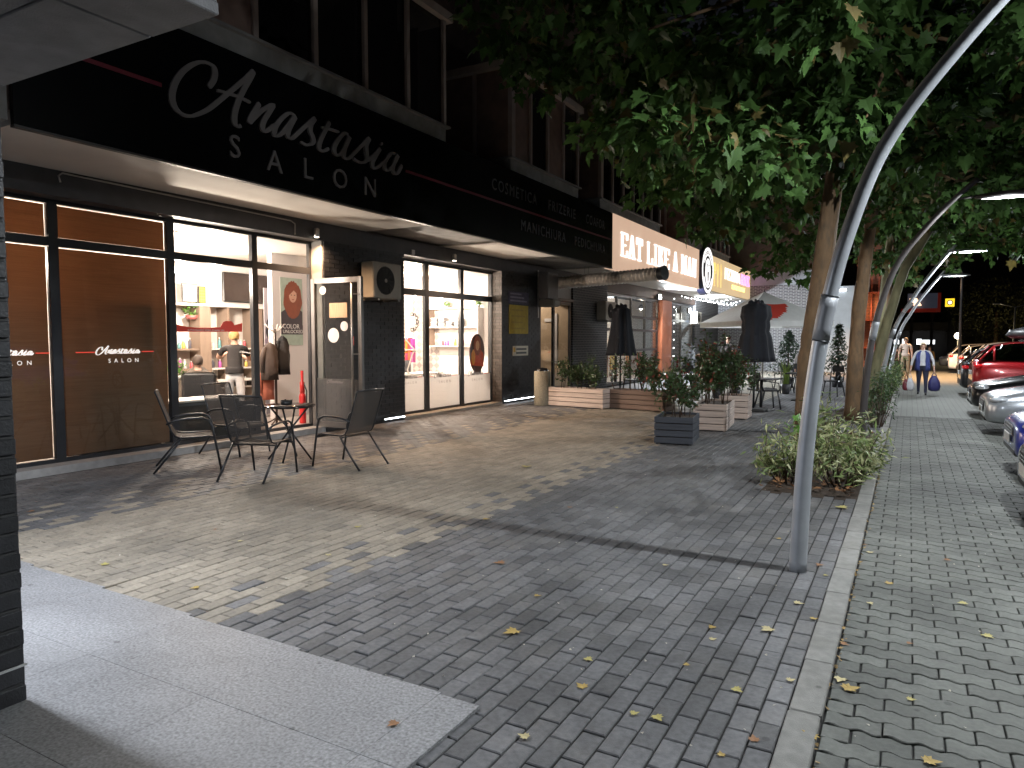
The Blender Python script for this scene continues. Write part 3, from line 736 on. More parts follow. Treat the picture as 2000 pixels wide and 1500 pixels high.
# shelf unit along the back wall
y0, zt = bw(336, 592); y1 = 11.25
sh = thing('shelf_unit', 'white and grey oak shelf unit under the television', 'shelf', (BX, y0-.3, .09))
L_ = y1-y0+.3; D_ = .36; HT = zt-.09
MB().bbox(.002, D_+.03, 0, L_, HT-.05, HT, .004).build('top', m_shelfw, sh)
MB().box(.002, .02, .0, L_, 0, HT-.051).build('back', m_shelfw, sh)
for k in range(5):
    yy = L_*k/4.0
    MB().box(.021, D_, min(yy, L_-.25), min(yy, L_-.25)+(.25 if k % 2 else .05), 0, HT-.052).build('upright', m_wood, sh)
for k in range(4):
    for zz in (.55, .95, 1.35):
        if zz < HT-.2: MB().box(.021, D_-.02, L_*k/4+.06, L_*(k+1)/4-.02, zz, zz+.03).build('board', m_wood if k in (0,) else m_shelfw, sh)
MB().bbox(.02, D_+.2, 0, L_, .7, .74, .004).build('worktop', m_shelfw, sh)
# things on the shelves
def on_shelf_bottle(k, x, y, z, col, h, lab, grp):
    b = thing('bottle', lab, 'bottle', (x, y, z), group=grp)
    MB().lathe([(.030,0),(.032,.01),(.032,h*.68),(.014,h*.8),(.014,h*.88)], 12).build('body', M('bottle_%d' % k, col, .35, var=0), b)
    MB().lathe([(.017,h*.88),(.017,h)], 10).build('cap', M('cap_white', (.7,.7,.7), .4, var=0), b)
cols = [(.6,.1,.12), (.7,.68,.6), (.12,.3,.32), (.65,.45,.1), (.08,.08,.1), (.45,.1,.35), (.6,.6,.62)]
n = 0
for k in range(4):
    for zz in (.58, .98, 1.38):
        for q in range(4):
            if zz > HT-.3: continue
            on_shelf_bottle(n % 7, BX+.2+rng.uniform(-.05,.08), y0-.3+L_*k/4+.14+q*.13+rng.uniform(-.02,.02), .09+zz+.001, cols[n % 7], rng.uniform(.12,.22), 'small cosmetic bottle on the shelves under the television', 'bottles on the salon shelves'); n += 1
def framed(lab, u0, v0, u1, v1, base, draw, x=BX):
    a0, zt_ = bw(u0, v0, x+.2); a1, zb_ = bw(u1, v1, x+.2)
    t = thing('framed_picture', lab, 'picture', (x+.2, a0, zb_)); w, h = a1-a0, zt_-zb_
    MB().bbox(0, .02, 0, w, 0, h, .004).build('frame', M('black_frame', (.03,.03,.03), .4), t)
    MB().box(.0202, .0225, .02, w-.02, .02, h-.02).build('print', M('print_'+lab[:5], base, .6, var=.05), t); draw(t, w, h)
def star(t, w, h):
    MB().box(.0226, .0235, .03, w-.03, h*.3, h-.04).build('print_field', M('grey_print', (.25,.24,.24), .6), t)
    poly = [(w/2 + (.30 if k % 2 == 0 else .13)*w*math.sin(math.pi*k/5), h*.63 + (.30 if k % 2 == 0 else .13)*w*math.cos(math.pi*k/5)) for k in range(10)]
    MB().prism(poly, lambda a, b: (.026, a, b), lambda a, b: (.0236, a, b)).build('star', M('pink_star', (.75,.35,.3), .5), t)
framed('framed poster with a pink star standing on the shelf top', 354, 553, 385, 591, (.8,.8,.78), star)
def dots(t, w, h):
    for i in range(3):
        for j in range(5): MB().box(.0226, .025, w*(.15+.27*i), w*(.3+.27*i), h*(.1+.17*j), h*(.19+.17*j)).build('motif', M('ochre_print', (.35,.2,.03), .6), t)
framed('yellow patterned picture leaning beside the star poster', 386, 559, 401, 593, (.75,.52,.12), dots)
# plants in pots
leafE = np.array([(0,0,0),(.22,.35,.05),(0,.5,.02),(-.22,.35,.05),(0,1,-.08)], float); leafEf = np.array([(0,1,2),(0,2,3),(2,1,4),(2,4,3)], int)
def leaf_ball(n, rad, size, mat, name='foliage', up=.3, squash=(1,1,1), c=(0,0,0), jitter=.35):
    d = rng.normal(size=(n,3)); d /= np.linalg.norm(d, axis=1, keepdims=True)
    r = rad*rng.uniform(.25, 1., n)**.5
    pos = d*r[:, None]*np.array(squash) + np.array(c)
    nr = d + np.array([0,0,up]) + rng.normal(0, jitter, (n,3))
    V, Fc = scatter(leafE, leafEf, pos, rot_from(nr, rng.uniform(0, 6.28, n)), size*rng.uniform(.6, 1.2, n))
    return np_mesh(name, V, Fc, mat)
m_leafp = M('pot_plant_leaf', (.09,.20,.035), .5, var=.2, scale=4, island=.35, trans=.25)
m_leafr = M('red_flower', (.45,.06,.06), .5, var=.2, island=.3)
def pot_plant(lab, x, y, z, r, h, mat, potc=(.6,.6,.58), n=120, cat='plant', ls=.5, grp=None):
    t = thing('pot_plant', lab, cat, (x, y, z), group=grp)
    MB().lathe([(r*.55,0),(r*.75,h*.4),(r*.72,h*.4)], 14).build('pot', M('pot_%.2f%.2f%.2f' % potc, potc, .5, var=.05), t)
    link('foliage', leaf_ball(n, r*1.1, r*ls, mat, c=(0,0,h*.4+r*.8), squash=(1,1,.9)), t); return t
y, z = bw(373, 624, BX+.2); pot_plant('leafy plant with red flowers on the top oak shelf', BX+.22, y, z, .16, .2, m_leafp, (.35,.1,.09))
y, z = bw(343, 700, -11.0); pot_plant('pale green pot plant standing by the counter near the blinds', -11.0, y, .95, .16, .2, m_leafp, (.6,.6,.6))
# reception counter behind the frosted strip
ct = thing('counter', 'grey reception counter behind the lower film', 'counter', (-9.75, 6.75, .09))
MB().bbox(-.25, .2, 0, 1.2, 0, .60, .01).build('body', M('counter_grey', (.10,.10,.105), .5), ct); MB().bbox(-.3, .25, -.05, 1.25, .601, .64, .01).build('top', m_shelfw, ct)
cb = thing('cabinet', 'tall dark cabinet standing right behind the brown blind', 'cabinet', (-9.75, 5.95, .09))  # unseen, added to cast shade on the brown blind
MB().bbox(-.2, .22, 0, .58, 0, 2.15, .01).build('body', M('shading_block_dark', (.06,.04,.03), .6), cb); MB().bbox(-.2, .22, -.62, -.01, 0, 1.15, .01).build('lower_body', MATS['shading_block_dark'], cb); MB().bbox(-.05, .23, .27, .31, .9, 1.2, .01).build('handle', m_alu, cb)
# advertising boards on the stub wall: portraits as flat print
def portrait(t, w, h, hair, skin, dress, bgc, cx, cy, s, x0):
    M_ = lambda nm, c: M('pr_%s' % nm, c, .6, var=.12, scale=9)
    MB().box(x0, x0+.002, .0, w, 0, h).build('print', M_('bg'+str(bgc), bgc), t)
    def blob(name, col, pts, d):
        MB().prism(pts, lambda a, b: (x0+d+.002, a, b), lambda a, b: (x0+d, a, b)).build(name, M_(name+str(col), col), t)
    def ell(cx_, cy_, a, b, n=18, wob=0.): return [(cx_+a*math.cos(k*2*math.pi/n)*(1+wob*math.sin(k*5.3)), cy_+b*math.sin(k*2*math.pi/n)*(1+wob*math.cos(k*3.1))) for k in range(n)]
    blob('shoulders', dress, [(max(0.01,cx-s*1.5), .30*h), (min(w-.01,cx+s*1.5), .30*h), (min(w-.01,cx+s*1.3), cy-s*1.2), (cx+s*.4, cy-s*.8), (cx-s*.4, cy-s*.8), (max(.01,cx-s*1.3), cy-s*1.3)], .0022)
    blob('hair', hair, [(min(max(a, .01), w-.01), b) for a, b in ell(cx, cy-.25*s, s*1.0, s*1.55, 44, .045)], .0045)
    blob('face', skin, ell(cx, cy+.15*s, s*.42, s*.62), .0068)
    blob('fringe', hair, [(cx-s*.5, cy+s*.75), (cx+s*.5, cy+s*.8), (cx+s*.45, cy+s*.3), (cx+s*.1, cy+s*.55), (cx-s*.45, cy+s*.1)], .0091)
    for sx in (-1, 1): blob('eye', (.03,.02,.02), ell(cx+sx*s*.17, cy+s*.15, s*.075, s*.035, 8), .0114)
    blob('mouth', (.4,.08,.07), ell(cx, cy-s*.22, s*.12, s*.04, 8), .0114)
SXW = -10.95
a0, zt_ = bw(546, 541, SXW); a1, zb_ = bw(591, 674, SXW)
t = thing('wall_poster', 'tall poster of a woman with long red curls on pale green', 'poster', (SXW, a0, zb_)); w, h = a1-a0, zt_-zb_
MB().box(.001, .012, 0, w, 0, h).build('board', m_shelfw, t)
portrait(t, w, h, (.28,.08,.04), (.70,.42,.30), (.06,.05,.06), (.42,.52,.44), w*.55, h*.72, w*.42, .0125)
MB().box(.0125, .0135, 0, w, 0, h*.16).build('print_strip', m_shelfw, t)
MB().box(.0146, .0166, .0, w, h*.16, h*.30).build('print_band', M('dark_print', (.06,.05,.06), .6), t)
put(text_mesh('COLOR', .13, 1., m_filmw, .002), 'lettering', t, (.018, .04, h*.25), FACE_X); put(text_mesh('UNLOCKED', .10, 1., m_filmw, .002), 'lettering', t, (.018, .04, h*.18), FACE_X)
a0, zt_ = bw(514, 562, -11.3); a1, zb_ = bw(546, 660, -11.3)
t = thing('roll_up_banner', 'grey roll-up banner with a dark haired portrait behind the coat rack', 'banner', (-11.3, a0, .09)); w, h = a1-a0, zt_-.09
MB().bbox(-.05, .05, 0, w, 0, .06, .01).build('base', m_alu, t); MB().box(0, .006, 0, w, .06, h).build('sheet', m_shelfw, t)
portrait(t, w, h, (.03,.03,.035), (.62,.40,.32), (.25,.2,.25), (.40,.38,.42), w*.6, h*.70, w*.5, .0065)
# coat stand with coats
p = on_x(540, 790, -10.15)
cs = thing('coat_stand', 'dark coat stand with pegs inside the doorway', 'coat stand', (-10.15, p[1], .09))
m_cst = M('dark_wood_stand', (.035,.02,.015), .4)
mb = MB().tube([(0,0,0),(0,0,1.75)], .022, 10); mb.build('pole', m_cst, cs)
for k in range(4):
    a = k*math.pi/2+.4; MB().tube([(0,0,.12),(.12*math.cos(a),.12*math.sin(a),.05),(.22*math.cos(a),.22*math.sin(a),0.01)], .014, 6).build('foot', m_cst, cs)
for k in range(6):
    a = k*math.pi/3; MB().tube([(0,0,1.68),(.09*math.cos(a),.09*math.sin(a),1.74),(.17*math.cos(a),.17*math.sin(a),1.84)], .010, 6).build('peg', M('peg_cream', (.6,.55,.5), .4), cs)
def coat(lab, dx, dy, top, bot, w, col):
    t = thing('coat', lab, 'coat', (-10.15+dx, p[1]+dy, bot)); h = top-bot
    def fn(a, i): return 1 + .12*math.sin(a*5+i) + .06*math.sin(a*9+2*i)
    MB().lathe([(w*.9,0),(w*.85,h*.25),(w*.8,h*.5),(w*.7,h*.75),(w*.5,h*.92),(w*.12,h)], 22, fn=fn).build('body', M('coat_%.3f%.3f' % col[:2], col, .85, var=.25, scale=8, bump=.3, bscale=20), t)
    MB().tube([(0,-w*.6,h*.86),(0,-w*1.0,h*.6),(0,-w*1.05,h*.2)], [w*.25,w*.24,w*.2], 8).build('sleeve', MATS['coat_%.3f%.3f' % col[:2]], t)
coat('dark brown jacket hanging on the coat stand', .04, -.17, 1.60, .92, .17, (.05,.035,.028))
coat('black coat hanging on the coat stand', .0, .17, 1.72, 1.0, .15, (.022,.02,.02))
coat('reddish coat hanging low on the stand', -.12, -.10, 1.2, .55, .14, (.32,.09,.05))
# red extinguisher-like column of red cylinders
p2 = on_x(589, 800, -9.9)
t = thing('fire_extinguisher', 'bright red fire extinguisher standing in the salon doorway', 'fire extinguisher', (-9.85, p2[1]-.02, .09)); m_ext = M('bright_red', (.62,.03,.03), .35, var=.03)
MB().lathe([(.058,0),(.062,.02),(.062,.50),(.05,.55),(.03,.56)], 18).build('cylinder', m_ext, t); MB().lathe([(.045,.56),(.045,.76),(.026,.78),(.026,.98)], 14).build('neck', m_ext, t)
MB().tube([(.03,0,.76),(.09,.02,.6),(.08,.02,.3)], .012, 6).build('hose', M('rubber_black', (.02,.02,.02), .6), t)

# ------------------------------------------------------------------ manicure room behind the second window
def fy(u, v, y=16.58): p = on_y(u, v, y); return p[0], p[2]
m_wp = bpy.data.materials.new('diamond_wallpaper'); m_wp.use_nodes = True
N = m_wp.node_tree.nodes; L = m_wp.node_tree.links; b = N['Principled BSDF']; b.inputs['Roughness'].default_value = .8
tc = N.new('ShaderNodeTexCoord'); mp = N.new('ShaderNodeMapping'); mp.inputs['Rotation'].default_value = (0, R(45), 0); mp.inputs['Scale'].default_value = (7.0, 7.0, 7.0)
L.new(tc.outputs['Object'], mp.inputs['Vector']); ck = N.new('ShaderNodeTexChecker'); ck.inputs['Scale'].default_value = 1
ck.inputs['Color1'].default_value = (.60,.55,.51,1); ck.inputs['Color2'].default_value = (.36,.32,.31,1)
L.new(mp.outputs[0], ck.inputs['Vector']); L.new(ck.outputs['Color'], b.inputs['Base Color'])
xa = fy(857, 600)[0]
t = MB().box(-12.55, xa, 16.588, 16.598, .09, 3.0).build('wallpaper', m_wp, salon, OFF)
x0, zt_ = fy(847, 603); x1, zb_ = fy(944, 604)
sh2 = thing('wall_shelf', 'white wall shelf with folded towels behind the second window', 'shelf', (x0, 16.3, 1.2))
zs_ = [fy(850, 639)[1], fy(850, 603)[1], fy(850, 675)[1]]
for z in zs_: MB().bbox(0, x1-x0, 0, .28, z-1.2-.03, z-1.2, .004).build('board', m_shelfw, sh2)
MB().box(0, .03, 0, .279, zs_[2]-1.2, zs_[1]-1.231).build('upright', m_wood, sh2); MB().box(x1-x0-.03, x1-x0, 0, .279, zs_[2]-1.2, zs_[1]-1.231).build('upright', m_shelfw, sh2)
tcol = [(.55,.53,.52), (.35,.34,.35), (.62,.6,.56), (.25,.24,.26)]
for s_ in range(4):
    for k in range(5):
        if s_ == 2 and k > 2: continue
        t = thing('folded_towel', 'folded grey towel piled on the white wall shelf', 'towel', (x0+.06+s_*.26, 16.32, zs_[0]+.001+k*.052), group='towels on the wall shelf')
        MB().bbox(0, .22+rng.uniform(-.01,.01), 0, .22, 0, .048, .016).build('cloth', M('towel%d' % ((s_+k) % 4), tcol[(s_+k) % 4], .9, var=.1), t)
for k, u in enumerate((880, 941)):
    xx, zz = fy(u, 602); pot_plant('small grass pot on top of the wall shelf, %s' % ('nearest the mullion' if k == 0 else 'at its far end'), xx, 16.42, zs_[1]+.002, .07, .16, m_leafp, (.3,.3,.3), 60, ls=1.2)
for k in range(9):
    xx = x0+.42+k*.085
    on_shelf_bottle([0,5,5,1,6,3,1,2,0][k], xx, 16.42, zs_[2]+.001, cols[[0,5,5,1,6,3,1,2,0][k]], rng.uniform(.14,.24), 'colourful nail bottle on the lower wall shelf', 'bottles on the wall shelf')
# red and orange shelf of folders near the left mullion
fx0, fz1 = fy(769, 657, 14.9); fx1, fz0 = fy(806, 708, 14.9)
t = thing('folder_rack', 'rack of orange, red and purple folders in the manicure room', 'rack', (fx0, 14.9, fz0)); w, h = fx1-fx0, fz1-fz0
MB().box(-.02, w+.02, .14, .16, 0, h).build('back', m_shelfw, t)
for r_ in range(2):
    MB().box(-.02, w+.02, 0, .139, r_*h/2-.02, r_*h/2).build('board', m_shelfw, t)
    for k in range(7):
        c = [(.75,.22,.03), (.6,.04,.04), (.35,.05,.3), (.8,.4,.05), (.55,.03,.1), (.7,.1,.03), (.45,.08,.25)][(k+3*r_) % 7]
        MB().box(w*k/7+.005, w*(k+1)/7-.005, .02, .13, r_*h/2+.001, r_*h/2+h*rng.uniform(.34,.46)).build('folder', M('folder%d' % ((k+3*r_) % 7), c, .6, var=.05), t)
# manicure desk, chair, lamp
dk = thing('desk', 'white manicure desk behind the frosted film', 'desk', (-10.6, 12.2, .09)); MB().bbox(-.3, .35, 0, 2.6, .70, .74, .006).build('top', m_shelfw, dk)
for yy in (.05, 2.5):
    for xx in (-.27, .28): MB().box(xx, xx+.04, yy, yy+.04, 0, .699).build('leg', m_alu, dk)
lp = [on_x(u, v, -10.4) for u, v in ((771,655),(782,652),(809,682),(796,722),(800,740))]
t = thing('desk_lamp', 'white jointed magnifier lamp on the manicure desk', 'lamp', (-10.4, lp[4][1], .83)); q = [(0, p[1]-lp[4][1], p[2]-.83) for p in lp]
MB().tube(q, .018, 8).build('arm', m_shelfw, t); MB().lathe([(.09,-.02),(.10,0),(.09,.02)], 16, q[0]).build('head', m_shelfw, t); MB().lathe([(.08,0),(.08,.02)], 14, (q[4][0], q[4][1], 0)).build('base', m_shelfw, t)
def swivel(lab, x, y, col, rz=0.):
    t = thing('swivel_chair', lab, 'chair', (x, y, .09), rz); m_s = M('chair_%.2f' % col[0], col, .5)
    MB().bbox(-.24, .24, -.24, .24, .44, .54, .03).build('seat', m_s, t); MB().bbox(-.24, .24, .20, .28, .60, 1.05, .03).build('backrest', m_s, t)
    MB().tube([(0,.25,.5),(0,.25,.7)], .02, 8).build('back_post', m_alu, t); MB().tube([(0,0,.05),(0,0,.44)], .025, 8).build('column', m_alu, t)
    for k in range(5): a = k*1.2566; MB().tube([(0,0,.09),(.27*math.cos(a),.27*math.sin(a),.035)], .015, 6).build('foot', m_alu, t)
swivel('black swivel chair at the manicure desk', -10.9, 13.9, (.03,.03,.035), .6)
swivel('dark swivel chair beside the desk lamp', -11.4, 12.6, (.05,.05,.06), -.5)
# oval mirror by the glass, its red reflection painted on as a figure
p = on_x(931, 690, -9.75)
t = thing('oval_picture', 'oval picture of a figure in orange and red leaning by the window', 'picture', (-9.75, p[1], p[2]))
def ov(a, b, n=26, c=(0,0)): return [(c[0]+a*math.cos(k*2*math.pi/n), c[1]+b*math.sin(k*2*math.pi/n)) for k in range(n)]
MB().prism(ov(.36,.50), lambda a, b: (.02, a, b), lambda a, b: (0, a, b)).build('board', M('oval_dark', (.07,.02,.015), .5), t)
for nm, col, pts_, d in (('figure', (.55,.06,.02), [(-.3,-.3),(.3,-.35),(.28,.0),(.12,.12),(-.12,.14),(-.3,.0)], .021), ('hair', (.25,.05,.02), ov(.17,.26,18,(0,.2)), .023), ('face', (.65,.35,.2), ov(.09,.13,14,(0,.2)), .0255), ('trim', (.7,.3,.05), ov(.09,.2,14,(-.2,-.1)), .0255)):
    MB().prism(pts_, lambda a, b: (d+.002, a, b), lambda a, b: (d, a, b)).build(nm, M('oval_'+nm, col, .6, var=.15, scale=14), t)
MB().box(-.02, .0, -.12, .22, -.95, -.4).build('stand', M('stand_dark', (.03,.03,.045), .6), t)
# ornate small mirror
p = on_y(781, 628, 16.0); t = thing('wall_mirror', 'small square mirror in an ornate dark frame', 'mirror', (p[0], 16.56, p[2]))
mb = MB()
for k in range(12): a = k*math.pi/6; mb.tube([(.19*math.cos(a)+.05*math.cos(b_), 0, .22*math.sin(a)+.05*math.sin(b_)) for b_ in np.linspace(0, 6.28, 9)], .012, 5)
mb.build('frame', M('mirror_frame', (.03,.02,.02), .4), t); MB().box(-.13, .13, -.01, .01, -.16, .16).build('plate', m_shelfw, t)
# ================================================================== RESTAURANT FRONT
def brick_mat(name, c1, c2, mortar, axis, L_=.25, H_=.077, rough=.7, ms=.01):
    m = bpy.data.materials.new(name); m.use_nodes = True; nt = m.node_tree; N = nt.nodes; L = nt.links; b = N['Principled BSDF']
    gq = N.new('ShaderNodeNewGeometry'); sp_ = N.new('ShaderNodeSeparateXYZ'); L.new(gq.outputs['Position'], sp_.inputs[0])
    cb = N.new('ShaderNodeCombineXYZ'); L.new(sp_.outputs['Y' if axis == 'x' else 'X'], cb.inputs[0]); L.new(sp_.outputs['Z'], cb.inputs[1])
    br = N.new('ShaderNodeTexBrick'); br.inputs['Color1'].default_value = (*c1,1); br.inputs['Color2'].default_value = (*c2,1); br.inputs['Mortar'].default_value = (*mortar,1)
    br.inputs['Scale'].default_value = 1; br.inputs['Brick Width'].default_value = L_; br.inputs['Row Height'].default_value = H_; br.inputs['Mortar Size'].default_value = ms
    L.new(cb.outputs[0], br.inputs['Vector']); L.new(br.outputs['Color'], b.inputs['Base Color']); b.inputs['Roughness'].default_value = rough
    bp = N.new('ShaderNodeBump'); bp.inputs['Strength'].default_value = .6; bp.inputs['Distance'].default_value = .008; bp.invert = True
    L.new(br.outputs['Fac'], bp.inputs['Height']); L.new(bp.outputs[0], b.inputs['Normal']); return m
m_bkx = brick_mat('black_brick_far', (.03,.032,.037), (.045,.046,.052), (.16,.16,.16), 'x')
m_bky = brick_mat('grey_brick_end_wall', (.06,.062,.07), (.085,.085,.095), (.36,.36,.37), 'y', ms=.016)
rest = thing('restaurant_building', 'black brick restaurant front with glass panes and orange door panel', 'building', (WX, 28, 0))
RO = (-WX, -28, 0)
def Q_(mb, name, mats): o = mb.build(name, mats, rest); o.location = RO; return o
Q_(MB().box(-9.8, WX, 20.05, 22.9, 0, ZS-.002), 'wall', m_bkx)
Q_(MB().box(-9.8, WX, 34.4, 39, 0, ZS-.002), 'wall', m_bkx)
Q_(MB().box(-13, -4.05, 39.0, 39.3, 0, 5.15), 'end_wall', m_bky)
Q_(MB().box(-13, -4.05, 39.001, 39.3, 5.151, 12), 'end_wall_upper', m_upper)
m_pale = M('pale_wall_panel', (.34,.37,.40), .6, var=.1, scale=3)
Q_(MB().box(-4.04, -2.45, 39.0, 39.4, 0, 4.3), 'pale_wall', m_pale)
Q_(MB().box(-7.35, -4.06, 38.9, 38.98, 4.45, 5.14), 'pale_band', m_pale)
Q_(MB().box(-13, -12.8, 17.8, 39, 0, ZS), 'back_wall', m_wht)
Q_(MB().box(-12.8, -9.4, 17.8, 39, 0, .04), 'floor', m_floor)
Q_(MB().box(-12.8, -9.81, 22.7, 22.8, .04, ZS-.01), 'partition', m_wht)
Q_(MB().box(-9.8, WX-.02, 22.9, 34.4, 3.30, ZS-.002), 'lintel', M('brown_lintel', (.07,.045,.035), .6, var=.15))
def glazing(y0, y1, z0, z1, mulls, trans, glass=m_glass, x=-9.2, fw=.07, fm=None):
    w = MB(); x0, x1 = x-.035, x+.035; fm = fm or m_frame
    w.box(x0, x1, y0, y1, z0, z0+fw); w.box(x0, x1, y0, y1, z1-fw, z1); w.box(x0+.001, x1-.001, y0, y0+fw, z0+fw, z1-fw); w.box(x0+.001, x1-.001, y1-fw, y1, z0+fw, z1-fw)
    for a in mulls: w.box(x0-.001, x1+.002, a, a+fw, z0+fw, z1-fw)
    ed = [y0+fw] + [q for a in mulls for q in (a, a+fw)] + [y1-fw]
    for k in range(0, len(ed), 2):
        for t_ in trans: w.box(x0+.002, x1-.002, ed[k], ed[k+1], t_, t_+fw)
    f = Q_(w, 'window', fm)
    zz = [z0+fw] + [q for t_ in trans for q in (t_, t_+fw)] + [z1-fw]
    for k in range(0, len(ed), 2):
        for j in range(0, len(zz), 2): MB().box(x-.003, x+.003, ed[k], ed[k+1], zz[j], zz[j+1]).build('pane', glass, f)
    return f
glazing(22.9, 28.9, .02, 3.29, [24.1, 25.6, 27.2], [2.45, 1.95, 1.2], fw=.10)
glazing(30.35, 34.35, .02, 3.29, [32.3], [2.45], fw=.10)
MB().box(-9.25, -9.0, 28.95, 30.3, .02, 3.28).build('orange_panel', M('orange_panel', (.36,.11,.05), .5, var=.12, scale=3), rest, RO)
# entrance between the shops: glass corner with machines above
glazing(17.85, 20.0, .02, 2.78, [18.75], [], x=-9.12, fw=.09)
Q_(MB().box(-9.75, WX+.02, 17.80, 20.04, 2.79, 2.87), 'canopy_edge', m_frame)
Q_(MB().box(-9.7, -9.1, 19.1, 20.03, 2.88, 3.45), 'grey_panel', M('grey_panel', (.36,.36,.36), .5, var=.1))
Q_(MB().box(-12.7, -9.16, 19.94, 20.04, .04, 3.3), 'inner_wall', M('beige_inner_wall', (.50,.37,.24), .7, var=.08))
Q_(MB().box(-10.75, -10.40, 19.92, 19.939, 1.5, 2.35), 'white_notice', m_shelfw)
Q_(MB().box(-10.75, -10.40, 19.92, 19.939, .5, 1.45), 'blue_notice', M('blue_notice', (.35,.4,.5), .6, var=.2))
mb = MB().box(-9.62, -9.52, 19.90, 19.939, .9, 2.45).box(-9.95, -9.621, 19.90, 19.939, 2.2, 2.3); Q_(mb, 'door_frame', m_shelfw)
t = thing('air_conditioner', 'white split unit bracketed over the entrance beside the yellow poster', 'air conditioner', (WX, 17.5, 2.55))
MB().bbox(.02, .36, .1, .75, .22, .95, .02).build('casing', M('dim_grey_metal', (.2,.19,.19), .5, var=.1), t); MB().bbox(.03, .55, .12, .5, .0, .2, .04).build('outlet', M('cream_metal'), t); MB().box(.05, .08, .05, .09, -.3, 1.0).build('pipe', m_alu, t)
ac_unit(21.8, 2.28, .95, .62, .34, 'grey air conditioner on the dark brick wall left of the closed parasol', WX)
ac_unit(33.3, 2.40, .8, .55, .32, 'air conditioner by the second floodlight at the end of the glass front', WX)
# restaurant inside: counter, posts, lights
for k, (y, p_) in enumerate(((25.2, 220), (31.5, 170))):
    t = thing('ceiling_lamp', 'pendant lamp inside the restaurant, %s' % ('behind the first panes' if k == 0 else 'beyond the orange panel'), 'lamp', (-10.8, y, ZS-.02))
    MB().tube([(0,0,0),(0,0,-.5)], .008, 6).build('cord', m_frame, t); MB().lathe([(.04,-.42),(.2,-.62),(.19,-.62),(.03,-.44)], 16).build('shade', m_frame, t); MB().ball((0,0,-.6), .06).build('bulb', m_bulb, t)
    lamp('POINT', 'bulb_light', (0,0,-.75), p_, (1,.84,.66), t, shadow_soft_size=.08)
lamp_e = thing('ceiling_lamp', 'lamp lighting the beige entrance between the shops', 'lamp', (-10.4, 19.0, 3.2)); MB().lathe([(.1,-.05),(.1,0)], 14).build('case', m_shelfw, lamp_e); lamp('POINT', 'bulb_light', (0,0,-.15), 60, WARM, lamp_e, shadow_soft_size=.06)
bar = thing('bar_counter', 'pale bar counter inside the restaurant windows', 'counter', (-11.3, 24, .04)); MB().bbox(-.3, .3, 0, 4, 0, 1.05, .02).build('body', M('brown_bar', (.22,.12,.06), .5, var=.2), bar); MB().bbox(-.36, .36, -.05, 4.05, 1.051, 1.1, .01).build('top', m_shelfw, bar)
for k, (y, c) in enumerate(((24.6,(.7,.5,.02)), (26.3,(.6,.25,.05)), (27.6,(.5,.1,.06)))):
    t = thing('menu_board', '%s menu board standing inside the restaurant glass' % ('yellow','orange','dark red')[k], 'board', (-9.6, y, .04)); MB().bbox(-.02, .02, 0, .5, .5, 1.1, .01).build('panel', M('menu%d' % k, c, .6, var=.1), t); MB().box(-.03, .03, .2, .25, 0, .499).build('leg', m_frame, t); MB().box(-.15, .15, .1, .35, 0, .03).build('foot', m_frame, t)

# --- restaurant signs: backlit boxes
def lightbox_mat(name, c0, c1, s, ya, yb):
    m = bpy.data.materials.new(name); m.use_nodes = True; N = m.node_tree.nodes; L = m.node_tree.links; b = N['Principled BSDF']
    nz = N.new('ShaderNodeTexNoise'); nz.inputs['Scale'].default_value = .7
    tc = N.new('ShaderNodeTexCoord'); L.new(tc.outputs['Object'], nz.inputs['Vector'])
    mx = N.new('ShaderNodeMix'); mx.data_type = 'RGBA'; mx.inputs[6].default_value = (*c0,1); mx.inputs[7].default_value = (*c1,1); L.new(nz.outputs['Fac'], mx.inputs[0])
    L.new(mx.outputs[2], b.inputs['Base Color']); L.new(mx.outputs[2], b.inputs['Emission Color']); b.inputs['Emission Strength'].default_value = s; b.inputs['Roughness'].default_value = .5; return m
m_box1 = lightbox_mat('brown_lightbox', (.40,.26,.18), (.50,.345,.25), 1.1, 19, 28)
m_box2 = lightbox_mat('tan_lightbox', (.46,.34,.19), (.56,.41,.23), 1.0, 30, 39)
m_lw = glow('lit_letters', (1.,.97,.95), 1.15); m_lp = glow('lit_pink', (1.,.18,.85), 2.0); m_ly = glow('lit_yellow', (1.,.75,.18), 1.8); m_lg = glow('lit_gold', (.85,.58,.12), .9)
es = thing('signboard', 'brown backlit restaurant sign reading EAT LIKE A MAN', 'sign', (SGX, 19.09, 3.66))
MB().bbox(-.25, 0, 0, 9.45, 0, 1.55, .01).build('box', m_box1, es)
